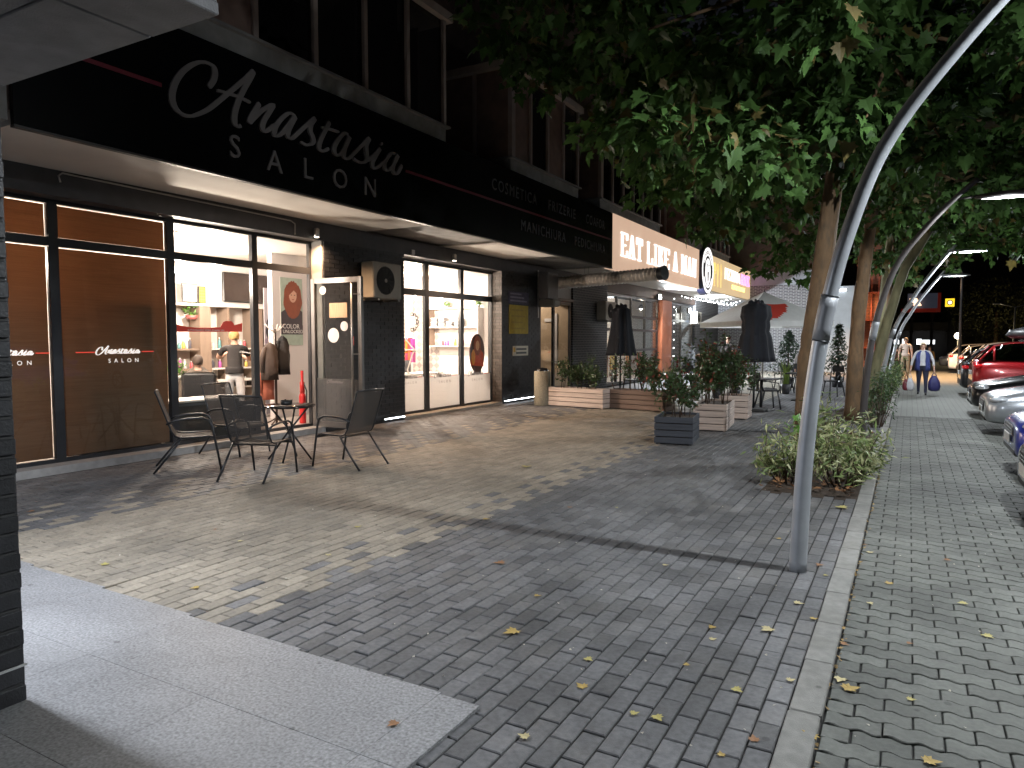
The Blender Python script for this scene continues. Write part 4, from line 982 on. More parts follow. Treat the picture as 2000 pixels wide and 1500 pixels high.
# slab letters built from bars: (x0,x1,z0,z1) in a unit cell, or slanted bars
def slab(ch, mb, y, z, w, h, d):
    t = .21*w; sf = .06*h; e = .08*w
    cnt_ = [0]
    def dd(): cnt_[0] += 1; return d + .0012*cnt_[0]
    def bx_(a, b_, c, e_): mb.box(.001, dd(), y+a, y+b_, z+c, z+e_)
    def sl(a0, a1, b0, b1, tw):   # slanted bar from (a0,z0) to (a1,z1)
        poly = [(a0, b0), (a0+tw, b0), (a1+tw, b1), (a1, b1)]; dz_ = dd()
        mb.prism([(y+p, z+q) for p, q in poly], lambda a, b_: (dz_, a, b_), lambda a, b_: (.001, a, b_))
    if ch == 'E':
        bx_(e, e+t, sf, h-sf); bx_(0, w, 0, sf); bx_(0, w, h-sf, h); bx_(e+t, w*.75, h*.46, h*.46+sf); bx_(w*.87, w, sf, h*.28); bx_(w*.87, w, h*.72, h-sf)
    if ch == 'T':
        bx_(w/2-t/2, w/2+t/2, sf, h-sf); bx_(0, w, h-sf, h); bx_(w*.22, w*.78, 0, sf); bx_(0, w*.13, h*.7, h-sf); bx_(w*.87, w, h*.7, h-sf)
    if ch == 'L':
        bx_(e, e+t, sf, h-sf); bx_(0, w, 0, sf); bx_(0, e*2+t, h-sf, h); bx_(w*.87, w, sf, h*.3)
    if ch == 'I':
        bx_(w/2-t*.6, w/2+t*.6, sf, h-sf); bx_(w*.1, w*.9, 0, sf); bx_(w*.1, w*.9, h-sf, h)
    if ch == 'A':
        sl(w*.08, w*.40, sf, h, t*.7); sl(w*.92-t, w*.60-t, sf, h, t); bx_(w*.28, w*.66, h*.28, h*.28+sf); bx_(-w*.04, w*.36, 0, sf); bx_(w*.58, w*1.04, 0, sf)
    if ch == 'K':
        bx_(e, e+t, sf, h-sf); bx_(0, e*2+t, 0, sf); bx_(0, e*2+t, h-sf, h); sl(e+t, w*.74, h*.36, h-sf, t*.7); sl(w*.80, w*.34, sf, h*.56, t*.9); bx_(w*.66, w*1.06, 0, sf); bx_(w*.64, w*1.02, h-sf, h)
    if ch == 'M':
        bx_(e, e+t*.7, sf, h-sf); bx_(w-e-t*.8, w-e, sf, h-sf); sl(w*.42, e+t*.3, h*.12, h, t*.75); sl(w*.42, w-e-t*.9, h*.12, h, t*.75); bx_(-.02, w*.36, 0, sf); bx_(w*.64, w, 0, sf); bx_(0, e+t*.6, h-sf, h); bx_(w-e-t*.6, w, h-sf, h)
    if ch == 'N':
        bx_(e, e+t*.65, sf, h-sf); bx_(w-e-t*.65, w-e, 0, h-sf); sl(w-e-t*1.0, e, 0, h, t); bx_(0, w*.38, 0, sf); bx_(w*.64, w, h-sf, h); bx_(0, w*.3, h-sf, h)
y = .62
for word in ('EAT', 'LIKE', 'A', 'MAN'):
    for ch in word:
        w = {'M': .70, 'I': .36}.get(ch, .54)
        mb = MB(); slab(ch, mb, y, .41, w, .70, .04); mb.build('letter', m_lw, es); y += w*1.0 + .13
    y += .36
# round emblem between the two signs
em = thing('round_emblem', 'round black and white lit emblem with a bearded face between the signs', 'sign', (SGX, 29.55, 4.47))
def ringm(r0, r1, d0, d1, a0=0, a1=2*math.pi, n=40, sy=1., sz=1.):
    mb = MB(); vs = []; fs = []
    for k in range(n+1):
        a = a0+(a1-a0)*k/n; c, s_ = math.cos(a), math.sin(a)
        vs += [(d1, r0*c*sy, r0*s_*sz), (d1, r1*c*sy, r1*s_*sz), (d0, r0*c*sy, r0*s_*sz), (d0, r1*c*sy, r1*s_*sz)]
    for k in range(n):
        i = k*4; j = i+4; fs += [(i, i+1, j+1, j), (i+1, i+3, j+3, j+1), (i+2, i, j, j+2)]
    return mb.add(vs, fs)
MB().tube([(-.2,0,0),(.10,0,0)], .98, 48, smooth=False).build('case', M('emblem_navy', (.012,.012,.03), .4), em)
ringm(.80, .93, .101, .112).build('ring', m_lw, em)
ringm(.60, .66, .101, .112, R(25), R(155)).build('ring', m_lw, em); ringm(.64, .71, .101, .112, R(205), R(335)).build('ring', m_lw, em)
mb = MB()
for k in range(9):
    a = R(35+k*13.75); mb.obox((.106, .73*math.cos(a), .73*math.sin(a)), (.01, .05, .08), Matrix.Rotation(a-math.pi/2, 3, 'X'))
mb.build('emblem_marks', m_lw, em)
beard = [(-.40,.10),(-.42,-.15),(-.30,-.42),(-.12,-.58),(0,-.62),(.12,-.58),(.30,-.42),(.42,-.15),(.40,.10),(.30,.36),(.12,.48),(-.12,.48),(-.30,.36)]
MB().prism(beard, lambda a, b: (.112, a, b), lambda a, b: (.101, a, b)).build('face', m_lw, em)
m_nav = MATS['emblem_navy']
for nm, poly in (('mouth', [(-.10,-.05),(.10,-.05),(.07,-.42),(0,-.48),(-.07,-.42)]), ('brow', [(-.22,.22),(-.05,.17),(-.05,.21),(-.22,.28)]), ('brow', [(.22,.22),(.05,.17),(.05,.21),(.22,.28)]), ('moustache', [(-.2,.0),(0,.06),(.2,.0),(.1,.02),(0,.03),(-.1,.02)]), ('eye', [(-.16,.13),(-.08,.13),(-.08,.17),(-.16,.17)]), ('eye', [(.16,.13),(.08,.13),(.08,.17),(.16,.17)])):
    MB().prism(poly, lambda a, b: (.117, a, b), lambda a, b: (.1125, a, b)).build(nm, m_nav, em)
ps = thing('signboard', 'tan backlit pizzeria sign with gold cutlery, white and pink letters', 'sign', (SGX, 30.55, 3.74))
MB().bbox(-.25, 0, 0, 8.42, 0, 1.46, .01).build('box', m_box2, ps)
def scaled_text(tx, y, z, size, wid, mat, d=.03, bold=.012):
    me = text_mesh(tx, size, 1., mat, d, 'lettering', bold=bold); wd = max(v.co.x for v in me.vertices)
    for v in me.vertices: v.co.x *= wid/wd
    return put(me, 'lettering', ps, (d/2+.002, y, z), FACE_X)
scaled_text('PIZZERIA', 2.45, .66, .72, 3.3, m_lw); scaled_text('ROCK', 6.0, .66, .72, 2.1, m_lp); scaled_text('RESTAURANT', 4.0, .30, .28, 3.0, m_ly, bold=.006)
for k, yy in enumerate((.55, 1.15, 1.75)):   # gold fork, spoon, knife
    mb = MB().box(.002, .02, yy-.05, yy+.05, .2, .75)
    if k == 0:
        for q in (-.16,-.05,.06,.17): mb.box(.002, .02, yy+q-.025, yy+q+.025, .85, 1.2)
        mb.box(.002, .02, yy-.185, yy+.195, .75, .851)
    elif k == 1: mb.prism(ov(.17,.24,16,(yy,.97)), lambda a, b: (.02, a, b), lambda a, b: (.002, a, b))
    else: mb.prism([(yy-.05,.75),(yy+.12,.75),(yy+.12,1.0),(yy-.05,1.25)], lambda a, b: (.02, a, b), lambda a, b: (.002, a, b))
    mb.build(('fork','spoon','knife')[k], m_lg, ps)

# --- floodlights under the canopy
COOL = (.86, .94, 1.)
m_flood = glow('flood_lens', (.93,.97,1.), 60)
for k, (y, z) in enumerate(((28.3, 3.38), (32.8, 2.98))):
    t = thing('floodlight', 'bright white floodlight under the restaurant canopy, %s' % ('above the orange panel' if k == 0 else 'above the far air conditioner'), 'floodlight', (-8.9, y, z))
    MB().bbox(-.12, .0, -.16, .16, -.12, .12, .02).build('case', m_frame, t); MB().box(.0005, .006, -.13, .13, -.09, .09).build('lens', m_flood, t); MB().tube([(-.12,0,0),(-.16,0,0)], .02, 8).build('bracket', m_frame, t)
    l = lamp('SPOT', 'flood_light', (.05, 0, 0), 2000, COOL, t, shadow_soft_size=.08, spot_size=R(165), spot_blend=.5); l.rotation_euler = (0, R(-62), R(0 if k == 0 else 50))
# --- string lights
m_sb = glow('tiny_bulb', (.95,.97,1.), 9)
st = thing('string_lights', 'zigzag string of small white bulbs under the restaurant canopy', 'string lights', (-8.0, 30, 3.5))
bm_ = MB().ball((0,0,0), .022, 8, 6).mesh('bulb', m_sb)
anch = []
for k in range(9): anch += [(-.9 if k % 2 else .55, 30.4-30+k*1.05, .10)]
wire = []
for a, b in zip(anch[:-1], anch[1:]):
    for t_ in np.linspace(0, 1, 9)[:-1]: wire.append((a[0]+(b[0]-a[0])*t_, a[1]+(b[1]-a[1])*t_, a[2]-.55*t_*(1-t_)))
MB().tube(wire, .004, 4).build('wire', m_frame, st)
for q in wire[::1]: link('bulb', bm_, st, (q[0], q[1], q[2]-.03))
for z in np.linspace(0, 2.9, 8): link('bulb', bm_, st, (-.9, .3, -.1-z*.85))
# --- corrugated duct
m_foil = M('aluminium_foil', (.78,.72,.66), .34, metal=.6, var=.2, scale=9)
dt = thing('ventilation_duct', 'silver corrugated duct hanging under the canopy end', 'duct', (-9.0, 18.7, 3.27))
n = 30; ptsd = [Vector((3.35*t_, -.85*t_, .06*t_)) for t_ in np.linspace(0, 1, 2*n)]
MB().tube(ptsd, [.18 if k % 2 else .14 for k in range(2*n)], 14, smooth=False).build('hose', m_foil, dt)
MB().tube([(3.30,-.84,.06),(3.52,-.90,.075)], [.15,.19], 16, smooth=False).build('collar', m_frame, dt)
mb = MB()
for t_ in (.3, .34): mb.tube([(3.35*t_, -.85*t_, .15), (3.35*t_+.03, -.85*t_, .42)], .004, 5)
mb.build('hanger', m_frame, dt)
fl = thing('tube_light', 'white tube light on the pale wall behind the lamp post', 'lamp', (-3.4, 38.97, 4.05)); MB().bbox(0, .62, -.06, 0, 0, .10, .02).build('tube', glow('tube_glow', (.9,.95,1), 6), fl); MB().box(-.02, .64, .0, .02, -.02, .12).build('case', m_alu, fl)
# ================================================================== LEFT PILLAR AND PORCH CANOPY
pil = thing('brick_pillar', 'near black brick pillar at the porch with its courses in profile', 'pillar', (-3.46, 1.66, 0))
MB().box(-.40, -.008, -2.6, -.008, 0.012, 3.2).build('core', m_mort, pil)
CH = .0865
for r_ in range(37):
    z0 = .014+r_*CH
    for q in range(5):
        y1 = -q*.26 + (.13 if r_ % 2 else 0); y0 = y1-.25
        y1 = min(y1, 0.0); 
        if y1-y0 < .05 or z0+CH > 3.2: continue
        dx = rng.normal(0, .002)
        MB().bbox(-.012, .004+dx, y0, y1+rng.normal(0,.002), z0, z0+CH-.014, .004).build('brick', m_blk, pil)
tag(MB().box(-.39, -.012, -.0079, .004, .012, 3.2).build('end_bricks', m_blk, pil), kind='stuff')
MB().box(.0045, .012, -1.4, .006, .176, .186).build('pale_joint', M('pale_joint_white', (.45,.45,.45), .5), pil)  # paler mortar joint, laid on as a thin strip
can = thing('porch_canopy', 'pale concrete porch canopy slab with a lit panel joint overhead', 'canopy', (-4.6, .5, 3.2))
m_can = M('canopy_concrete', (.17,.17,.175), .85, var=.2, scale=5, bump=.5, bscale=90, coords='world', dirt=(.22,.22,.22), dirt_amt=.5, dirt_scale=2.5)
xs_ = [-2.93, -3.45, -4.9, -6.5]
for i in range(3):
    for j, (ya, yb) in enumerate(((1.88, 2.38), (.4, 1.875))):
        MB().bbox(xs_[i+1]+.006+4.6, xs_[i]-.006+4.6, ya-.5, yb-.5, 0+.004*j, .06, .006).build('panel', m_can, can)
MB().box(-1.9, 1.66, -2.5, 1.87, .061, .45).build('slab', m_can, can)
pl = thing('porch_lamp', 'round porch ceiling lamp beside the brick pillar', 'lamp', (-5.0, 1.66, 3.2))
MB().lathe([(.16,-.06),(.18,-.03),(.18,0)], 20).build('case', m_alu, pl); MB().lathe([(.14,-.064),(.14,-.0605)], 20).build('diffuser', glow('porch_glow', (.9,.95,1), 12), pl)
lamp('SPOT', 'porch_light', (0,0,-.09), 740, (.84,.9,1.), pl, shadow_soft_size=.10, spot_size=R(170), spot_blend=.3)

# ================================================================== CAFE CHAIRS AND TABLE
m_steel = M('dark_painted_steel', (.03,.032,.036), .35, var=.1, scale=20, metal=.3)
def mesh_fabric():
    m = bpy.data.materials.new('mesh_fabric'); m.use_nodes = True; N = m.node_tree.nodes; L = m.node_tree.links; b = N['Principled BSDF']
    b.inputs['Base Color'].default_value = (.055,.047,.042,1); b.inputs['Roughness'].default_value = .7
    tr = N.new('ShaderNodeBsdfTransparent'); mx = N.new('ShaderNodeMixShader'); mx.inputs[0].default_value = .80
    L.new(tr.outputs[0], mx.inputs[1]); L.new(b.outputs[0], mx.inputs[2]); L.new(mx.outputs[0], N['Material Output'].inputs['Surface']); return m
m_sling = mesh_fabric()
def make_chair(label):
    t = thing('cafe_chair', label, 'chair', group='chairs around the small table')
    hw = .265
    rail = [(-.40,1.0),(-.385,.97),(-.30,.72),(-.225,.50),(-.19,.445),(-.13,.425),(.05,.425),(.20,.43),(.25,.415),(.27,.385)]
    mb = MB()
    for s in (-1, 1): mb.tube([(s*hw, y, z) for y, z in rail], .011, 8)
    mb.tube([(-hw,-.40,1.0),(0,-.405,1.005),(hw,-.40,1.0)], .011, 8); mb.tube([(-hw,.27,.385),(hw,.27,.385)], .011, 8)
    mb.build('frame', m_steel, t)
    for s in (-1, 1):
        MB().tube([(s*(hw+.03),.33,0),(s*(hw+.03),.27,.36),(s*(hw+.03),.235,.56),(s*(hw+.03),.20,.635),(s*(hw+.03),.13,.665),(s*(hw+.03),-.05,.665),(s*(hw+.02),-.2,.64),(s*(hw+.008),-.285,.60)], .0135, 8, sx=1.0).build('arm_leg', m_steel, t)
        MB().tube([(s*(hw+.02),-.12,.415),(s*(hw+.028),-.26,.22),(s*(hw+.03),-.44,0)], .0135, 8).build('leg', m_steel, t)
    mb = MB().tube([(-hw-.03,.25,.395),(hw+.03,.25,.395)], .010, 6).tube([(-hw-.02,-.13,.40),(hw+.02,-.13,.40)], .010, 6); mb.build('crossbar', m_steel, t)
    pr = [(y+.004, z-.002) for y, z in rail]
    def strip(a, b):
        mb = MB(); nx_ = 6; vs = []; fs = []
        pts_ = spline(pr[a:b], 4)
        for (y, z) in pts_:
            for k in range(nx_+1):
                x = -hw + 2*hw*k/nx_; sag = .018*(1-(x/hw)**2)
                vs.append((x, y, z-sag*(1 if a else .3)))
        for i in range(len(pts_)-1):
            for k in range(nx_): q = i*(nx_+1)+k; fs.append((q, q+1, q+nx_+2, q+nx_+1))
        return mb.add(vs, fs, 0, True)
    strip(0, 5).build('backrest', m_sling, t); strip(4, 9).build('seat', m_sling, t)
    return t
ch0 = make_chair('cafe chair with mesh back at the far left, seen from its side')
spots = [((-8.02, 5.92), -37, None), ((-6.80, 5.95), 17, 'cafe chair nearest the camera, turned with its mesh back to us'), ((-6.42, 7.05), 92, 'cafe chair on the far side of the table by the open door'), ((-8.50, 7.02), -84, 'cafe chair tucked between the table and the window glass')]
for (xy, a, lab) in spots:
    o = ch0 if lab is None else copy_tree(ch0)
    if lab: o['label'] = lab
    o.location = (*xy, .001); o.rotation_euler = (0,0,R(a))
tb = thing('round_table', 'small round black cafe table with crossed tube legs', 'table', (-7.40, 6.98, .001))
MB().lathe([(.0,.725),(.33,.725),(.345,.73),(.35,.742),(.345,.755),(.0,.757)], 32).build('top', M('black_glass_top', (.02,.018,.018), .12, var=.1), tb)
for k in range(4):
    a = k*math.pi/2+.5; c, s = math.cos(a), math.sin(a)
    MB().tube([(.26*c,.26*s,.722),(.02*s,-.02*c,.40),(-.30*c,-.30*s,0)], .013, 8).build('leg', m_steel, tb)
ring_ = [(.035*math.cos(t_), .035*math.sin(t_), .40) for t_ in np.linspace(0, 6.283, 13)]; MB().tube(ring_, .01, 6).build('leg_ring', m_steel, tb)
p = on_z(549, 779, .76)
at = thing('ashtray', 'black round ashtray on the small cafe table', 'ashtray', (-7.47, 7.0, .759)); MB().lathe([(.075,0),(.08,.01),(.08,.055),(.065,.055),(.06,.02),(0,.02)], 20).build('bowl', M('ashtray_black', (.02,.02,.02), .3), at)
for a in (0.5, 2.6, 4.7): MB().obox((.072*math.cos(a), .072*math.sin(a), .058), (.025,.02,.012), Matrix.Rotation(a, 3, 'Z')).build('rest', MATS['ashtray_black'], at)

# ================================================================== PLANTERS
m_plant = M('photinia_leaf', (.05,.085,.03), .38, var=.25, scale=3, island=.45, trans=.2)
m_plantr = M('photinia_red_leaf', (.16,.035,.02), .4, var=.25, island=.4, trans=.2)
m_stem = M('shrub_stem', (.07,.045,.03), .8, var=.2)
def shrub_meshes(t, w, d, z0, h, n, mat, mat2=None, ls=.085, seed=0, stems=9, spread=.5):
    mb = MB(); tips = []
    for k in range(stems):
        x = rng.uniform(-w*.42, w*.42); y = rng.uniform(-d*.4, d*.4); hh = h*rng.uniform(.55, 1.05)
        p1 = Vector((x+rng.normal(0,.06), y+rng.normal(0,.06), z0+hh*.5)); p2 = Vector((x+rng.normal(0,.13*spread*2), y+rng.normal(0,.13*spread*2), z0+hh))
        mb.tube([(x,y,z0-.03), p1, p2], [.009,.007,.004], 5); tips.append((Vector((x,y,z0)), p1, p2))
        for q in range(3):
            b0 = Vector((x,y,z0)).lerp(p2, rng.uniform(.3,.8)); b1 = b0 + Vector((rng.normal(0,.12), rng.normal(0,.12), rng.uniform(.06,.2))); mb.tube([b0, b1], [.005,.003], 4); tips.append((b0, (b0+b1)/2, b1))
    mb.build('stems', m_stem, t)
    def cloud(nm, cnt, mm, hi):
        ii = rng.integers(0, len(tips), cnt); f_ = rng.uniform(.25 if not hi else .75, 1.05, cnt)
        pos = np.array([list(tips[i][0].lerp(tips[i][2], ff)) for i, ff in zip(ii, f_)]) + rng.normal(0, .045, (cnt,3))
        nr = rng.normal(0, 1, (cnt,3)) + np.array([0,0,.8])
        V, Fc = scatter(leafE, leafEf, pos, rot_from(nr, rng.uniform(0,6.28,cnt)), ls*rng.uniform(.6,1.25,cnt))
        tag(link(nm, np_mesh(nm, V, Fc, mm), t), kind='stuff')
    cloud('foliage', n, mat, False)
    if mat2: cloud('young_foliage', n//9, mat2, True)
def planter(name_lab, c, w, d, h, rz, col, slats, ph, nleaf, cat='planter', plab=None, red=True, stems=9):
    t = thing('wooden_planter', name_lab, cat, (*c, .0), R(rz), group='wooden planters of the terrace')
    mt = M('planter_%.2f_%.2f' % (col[0], col[2]), col, .7, var=.22, scale=5, stretch=(.4,.4,6), dirt=(col[0]*.45,col[1]*.45,col[2]*.45), dirt_amt=.5, dirt_scale=3)
    sh_ = h/slats
    for k in range(slats):
        z0, z1 = k*sh_+.02, (k+1)*sh_-.013+.02
        MB().bbox(-w/2, w/2, -d/2, -d/2+.022, z0, z1, .004).build('slat', mt, t); MB().bbox(-w/2, w/2, d/2-.022, d/2, z0, z1, .004).build('slat', mt, t)
        MB().bbox(-w/2, -w/2+.022, -d/2+.0225, d/2-.0225, z0, z1, .004).build('slat', mt, t); MB().bbox(w/2-.022, w/2, -d/2+.0225, d/2-.0225, z0, z1, .004).build('slat', mt, t)
    for sx in (-1,1):
        for sy in (-1,1): MB().box(*sorted((sx*(w/2-.024), sx*(w/2-.06))), *sorted((sy*(d/2-.024), sy*(d/2-.06))), 0, h).build('post', mt, t)
    MB().box(-w/2+.024, w/2-.024, -d/2+.024, d/2-.024, -0.0+.03, h-.03).build('soil', m_soil, t)
    s = thing('shrub', plab, 'shrub', (*c, .0), R(rz), group='shrubs in the wooden planters')
    shrub_meshes(s, w, d, h-.03, ph, nleaf, m_plant, m_plantr if red else None, stems=stems)
LB = (.58,.47,.41); BR = (.20,.135,.105); DK = (.05,.055,.068)
planter('pale slatted wooden planter beside the concrete bin', (-7.05, 16.0), 1.66, .5, .46, -9, LB, 4, .74, 1900, plab='low dark green shrub in the pale planter beside the concrete bin', red=False, stems=14)
planter('brown slatted wooden planter under the first closed parasol', (-5.5, 16.05), 1.46, .5, .46, -11, BR, 4, .9, 1500, plab='thin dark shrub with reddish tips in the brown planter', stems=12)
planter('small dark slate blue planter standing nearest the camera', (-3.24, 11.30), .60, .86, .43, 8, DK, 4, .9, 1200, plab='open leafy shrub in the dark blue planter', stems=9)
planter('pale wooden planter right behind the dark blue one', (-3.15, 13.45), .58, 1.28, .48, 6, LB, 4, 1.25, 3000, plab='tall dense shrub in the pale planter behind the dark one', stems=14)
planter('farthest pale planter in the row beside the second closed parasol', (-3.16, 15.35), .58, .7, .48, 4, LB, 4, 1.2, 1700, plab='dense shrub in the farthest pale planter', stems=9)
# grasses and plants deeper on the terrace
m_grassl = M('ornamental_grass', (.16,.24,.04), .5, var=.2, island=.4, trans=.3)
def grass_tuft(lab, x, y, z, h, n=70, pot=True):
    t = thing('grass_plant', lab, 'plant', (x, y, z)); vs = []; fs = []
    for k in range(n):
        a = rng.uniform(0,6.28); r = rng.uniform(.02,.10); l = h*rng.uniform(.6,1.1); o_ = rng.uniform(.1,.45)*l; w_ = .007
        p0 = np.array([r*math.cos(a), r*math.sin(a), .0]); d = np.array([math.cos(a), math.sin(a), 0]); s_ = np.array([-d[1], d[0], 0])*w_
        b = len(vs)
        for i, (f1, f2) in enumerate(((0,0),(.3,.55),(.7,.9),(1,1))):
            c_ = p0 + d*o_*f1**1.5 + np.array([0,0,l*f2*(1-.12*f1)]); ww = s_*(1-f1*.85); vs += [tuple(c_-ww), tuple(c_+ww)]
        for i in range(3): fs.append((b+2*i, b+2*i+1, b+2*i+3, b+2*i+2))
    o = MB().add([(v[0],v[1],v[2]+.30) for v in vs], fs).build('blades', m_grassl, t); tag(o, kind='stuff')
    MB().lathe([(.10,0),(.15,.30),(.14,.30),(.13,.25)], 14).build('pot', M('pot_dark', (.05,.05,.055), .5), t)
grass_tuft('tall light green grass plant by the orange panel', *on_z(1310, 760, .35)[:2], 0, .85)
grass_tuft('bright grass tuft behind the second planter row', *on_z(1400, 757, .3)[:2], 0, .9)
grass_tuft('yellowish grass tuft left of the second closed parasol', *on_z(1437, 757, .3)[:2], 0, .95)
grass_tuft('grass tuft between the closed parasol and the lamp post', *on_z(1535, 750, .3)[:2], 0, .8)
def conifer(lab, x, y, h, r):
    t = thing('conifer', lab, 'tree', (x, y, 0)); MB().tube([(0,0,0),(0,0,h*.9)], [.04,.015], 6).build('trunk', m_stem, t)
    n = 900; f_ = rng.uniform(0,1,n)**.8; a = rng.uniform(0,6.28,n); rr = r*(1-f_*.92)*rng.uniform(.35,1.,n)
    pos = np.c_[rr*np.cos(a), rr*np.sin(a), .35+f_*(h-.35)]; nr = np.c_[np.cos(a), np.sin(a), rng.uniform(.2,1.2,n)] + rng.normal(0,.4,(n,3))
    V, Fc = scatter(leafE, leafEf, pos, rot_from(nr, rng.uniform(0,6.28,n)), .13*rng.uniform(.6,1.3,n)); tag(link('crown', np_mesh('crown', V, Fc, M('conifer_needle', (.022,.045,.022), .6, island=.4)), t), kind='stuff')
    MB().lathe([(.16,0),(.22,.36),(.2,.36)], 14).build('pot', M('pot_dark'), t)
p = on_z(1637, 745, .0); conifer('dark pointed conifer in front of the pale wall', *on_y(1637, 700, 27)[:1], 27, 2.15, .62)
conifer('broad dark conifer behind the second closed parasol', on_y(1540, 700, 26)[0], 26, 1.9, .95)
conifer('small dark conifer beside the broad one', on_y(1585, 700, 27.5)[0], 27.5, 1.75, .6)

# concrete bin
bn = thing('litter_bin', 'round exposed-aggregate concrete litter bin by the pale planter', 'bin', (-8.02, 15.92, 0))
MB().lathe([(.20,0),(.205,.02),(.205,.84),(.19,.86),(.165,.86),(.16,.7)], 24).build('body', M('aggregate_concrete', (.27,.24,.18), .9, var=.5, scale=70, bump=.8, bscale=120), bn)
MB().lathe([(.16,.7),(.15,.87),(.12,.93),(0,.95)], 14, fn=lambda a, i: 1+.12*math.sin(3*a+i)).build('bag', M('black_bag', (.01,.01,.012), .3), bn)

# ================================================================== PARASOLS
m_bfab = M('black_parasol_cloth', (.010,.011,.016), .85, var=.3, scale=5)
def closed_parasol(lab, x, y, top, bot, r_top, r_bot, shoulder):
    t = thing('closed_parasol', lab, 'parasol', (x, y, 0), group='closed black parasols')
    MB().bbox(-.28, .28, -.28, .28, 0, .07, .02).build('base', M('parasol_base', (.03,.03,.03), .7), t)
    MB().tube([(0,0,.07),(0,0,top+.03)], .024, 10).build('pole', m_frame, t)
    h = top-bot
    def fn(a, i): return 1 + (.05+.10*min(1, (12-i)/9))*math.sin(a*8) + .05*math.sin(a*3+1)
    prof = []
    for k in range(13):
        f_ = k/12; r = r_bot + (r_top-r_bot)*f_**.75
        if shoulder and .42 < f_ < .58: r *= .9
        if shoulder and .70 < f_ < .97: r *= 1.22
        prof.append((r if k < 12 else r_top*.35, bot+h*f_))
    MB().lathe(prof, 40, fn=fn).build('cloth', m_bfab, t)
    n = 4
    for k in range(5):
        a = k*1.2566+.3; MB().ball((r_top*.55*math.cos(a), r_top*.55*math.sin(a), top-.03), .055, 8, 6, sz=(1,1,1.1)).build('rib_end', m_bfab, t)
    MB().ball((0,0,top+.03), .03, 10, 6).build('finial', m_frame, t)
closed_parasol('folded black parasol standing before the restaurant glass', -6.45, 17.25, 2.52, 1.24, .20, .36, False)
closed_parasol('folded black parasol with shoulders in front of the white open one', -3.10, 17.0, 2.52, 1.14, .235, .40, True)
op = thing('open_parasol', 'open white parasol with a red panel on the terrace', 'parasol', (-4.12, 24.0, 0), R(38))
m_wfab = M('white_parasol_cloth', (.72,.73,.72), .8, var=.06, trans=.3); m_rfab = M('red_parasol_cloth', (.55,.05,.03), .8, var=.06, trans=.2)
a_ = 1.5; ze, za = 2.20, 3.18
cor = [(-a_,-a_), (a_,-a_), (a_,a_), (-a_,a_)]
for k in range(4):
    p0, p1 = cor[k], cor[(k+1) % 4]; ns_, nr_ = 24, 18; vs = []
    for i in range(ns_+1):
        for j in range(nr_+1):
            f_ = j/nr_; e = (p0[0]+(p1[0]-p0[0])*i/ns_, p0[1]+(p1[1]-p0[1])*i/ns_)
            vs.append((e[0]*f_, e[1]*f_, za-(za-ze)*f_ - .10*math.sin(math.pi*i/ns_)*f_*(1-f_)*2))
    mb = MB()
    for i in range(ns_):
        for j in range(nr_):
            f_, s_ = (j+.5)/nr_, (i+.5)/ns_
            mb.add([vs[i*(nr_+1)+j], vs[i*(nr_+1)+j+1], vs[(i+1)*(nr_+1)+j+1], vs[(i+1)*(nr_+1)+j]], [(0,1,2,3)], 1 if (k == 0 and f_ > .40 and s_ < 1.22-f_*.95) else 0, True)
        q0, q1 = vs[i*(nr_+1)+nr_], vs[(i+1)*(nr_+1)+nr_]; mb.add([q0, q1, (q1[0],q1[1],q1[2]-.16), (q0[0],q0[1],q0[2]-.16)], [(0,1,2,3)], 1 if (k == 0 and i < 6) else 0)
    mb.build('cloth', [m_wfab, m_rfab], op, fix=True)
MB().tube([(0,0,0),(0,0,za+.06)], .03, 10).build('pole', m_alu, op)
for c in cor: MB().tube([(0,0,za-.06),(c[0]*.98,c[1]*.98,ze-.02)], .012, 6).build('rib', m_alu, op)
MB().bbox(-.35,.35,-.35,.35,0,.08,.02).build('base', M('parasol_base'), op)

# ================================================================== TERRACE TABLES AND CHAIRS
m_tol = M('black_terrace_metal', (.018,.018,.02), .4, var=.1)
def terrace_chair(lab):
    t = thing('terrace_chair', lab, 'chair', group='black chairs of the terrace')
    MB().bbox(-.21, .21, -.20, .21, .43, .46, .012).build('seat', m_tol, t)
    for sx in (-1,1):
        for sy in (-1,1): MB().tube([(sx*.17, sy*.16, .43), (sx*.22, sy*.22-(.04 if sy < 0 else 0), 0)], [.022,.016], 6).build('leg', m_tol, t)
        MB().tube([(sx*.19,-.19,.45),(sx*.19,-.25,.7),(sx*.16,-.27,.86)], .014, 6).build('back_post', m_tol, t)
        MB().tube([(sx*.19,-.24,.66),(sx*.23,-.05,.67),(sx*.22,.16,.62),(sx*.19,.19,.45)], .012, 6).build('armrest', m_tol, t)
    MB().bbox(-.17, .17, -.285, -.265, .70, .88, .008).build('back_top', m_tol, t); MB().bbox(-.07, .07, -.268, -.25, .46, .70, .006).build('back_slat', m_tol, t); return t
tc0 = terrace_chair('black terrace chair seen behind the lamp post, right of it')
def tpos(u, v): q = on_z(u, v); return (q[0], q[1])
tcs = [((1626,775),160,None), ((1528,768),35,'black terrace chair with splayed legs left of the lamp post'), ((1497,800),-60,'black terrace chair at the table under the second closed parasol'), ((1560,765),200,'black terrace chair partly behind the lamp post'), ((1340,770),10,'black terrace chair behind the tall planter shrub'), ((1270,775),-20,'black terrace chair near the orange panel'), ((1230,772),80,'black terrace chair beside the first closed parasol'), ((1420,765),120,'black terrace chair by the bright grass tuft')]
for (uv, a, lab) in tcs:
    o = tc0 if lab is None else copy_tree(tc0)
    if lab: o['label'] = lab
    q = tpos(*uv); o.location = (q[0], q[1]+.2, 0); o.rotation_euler = (0,0,R(a))
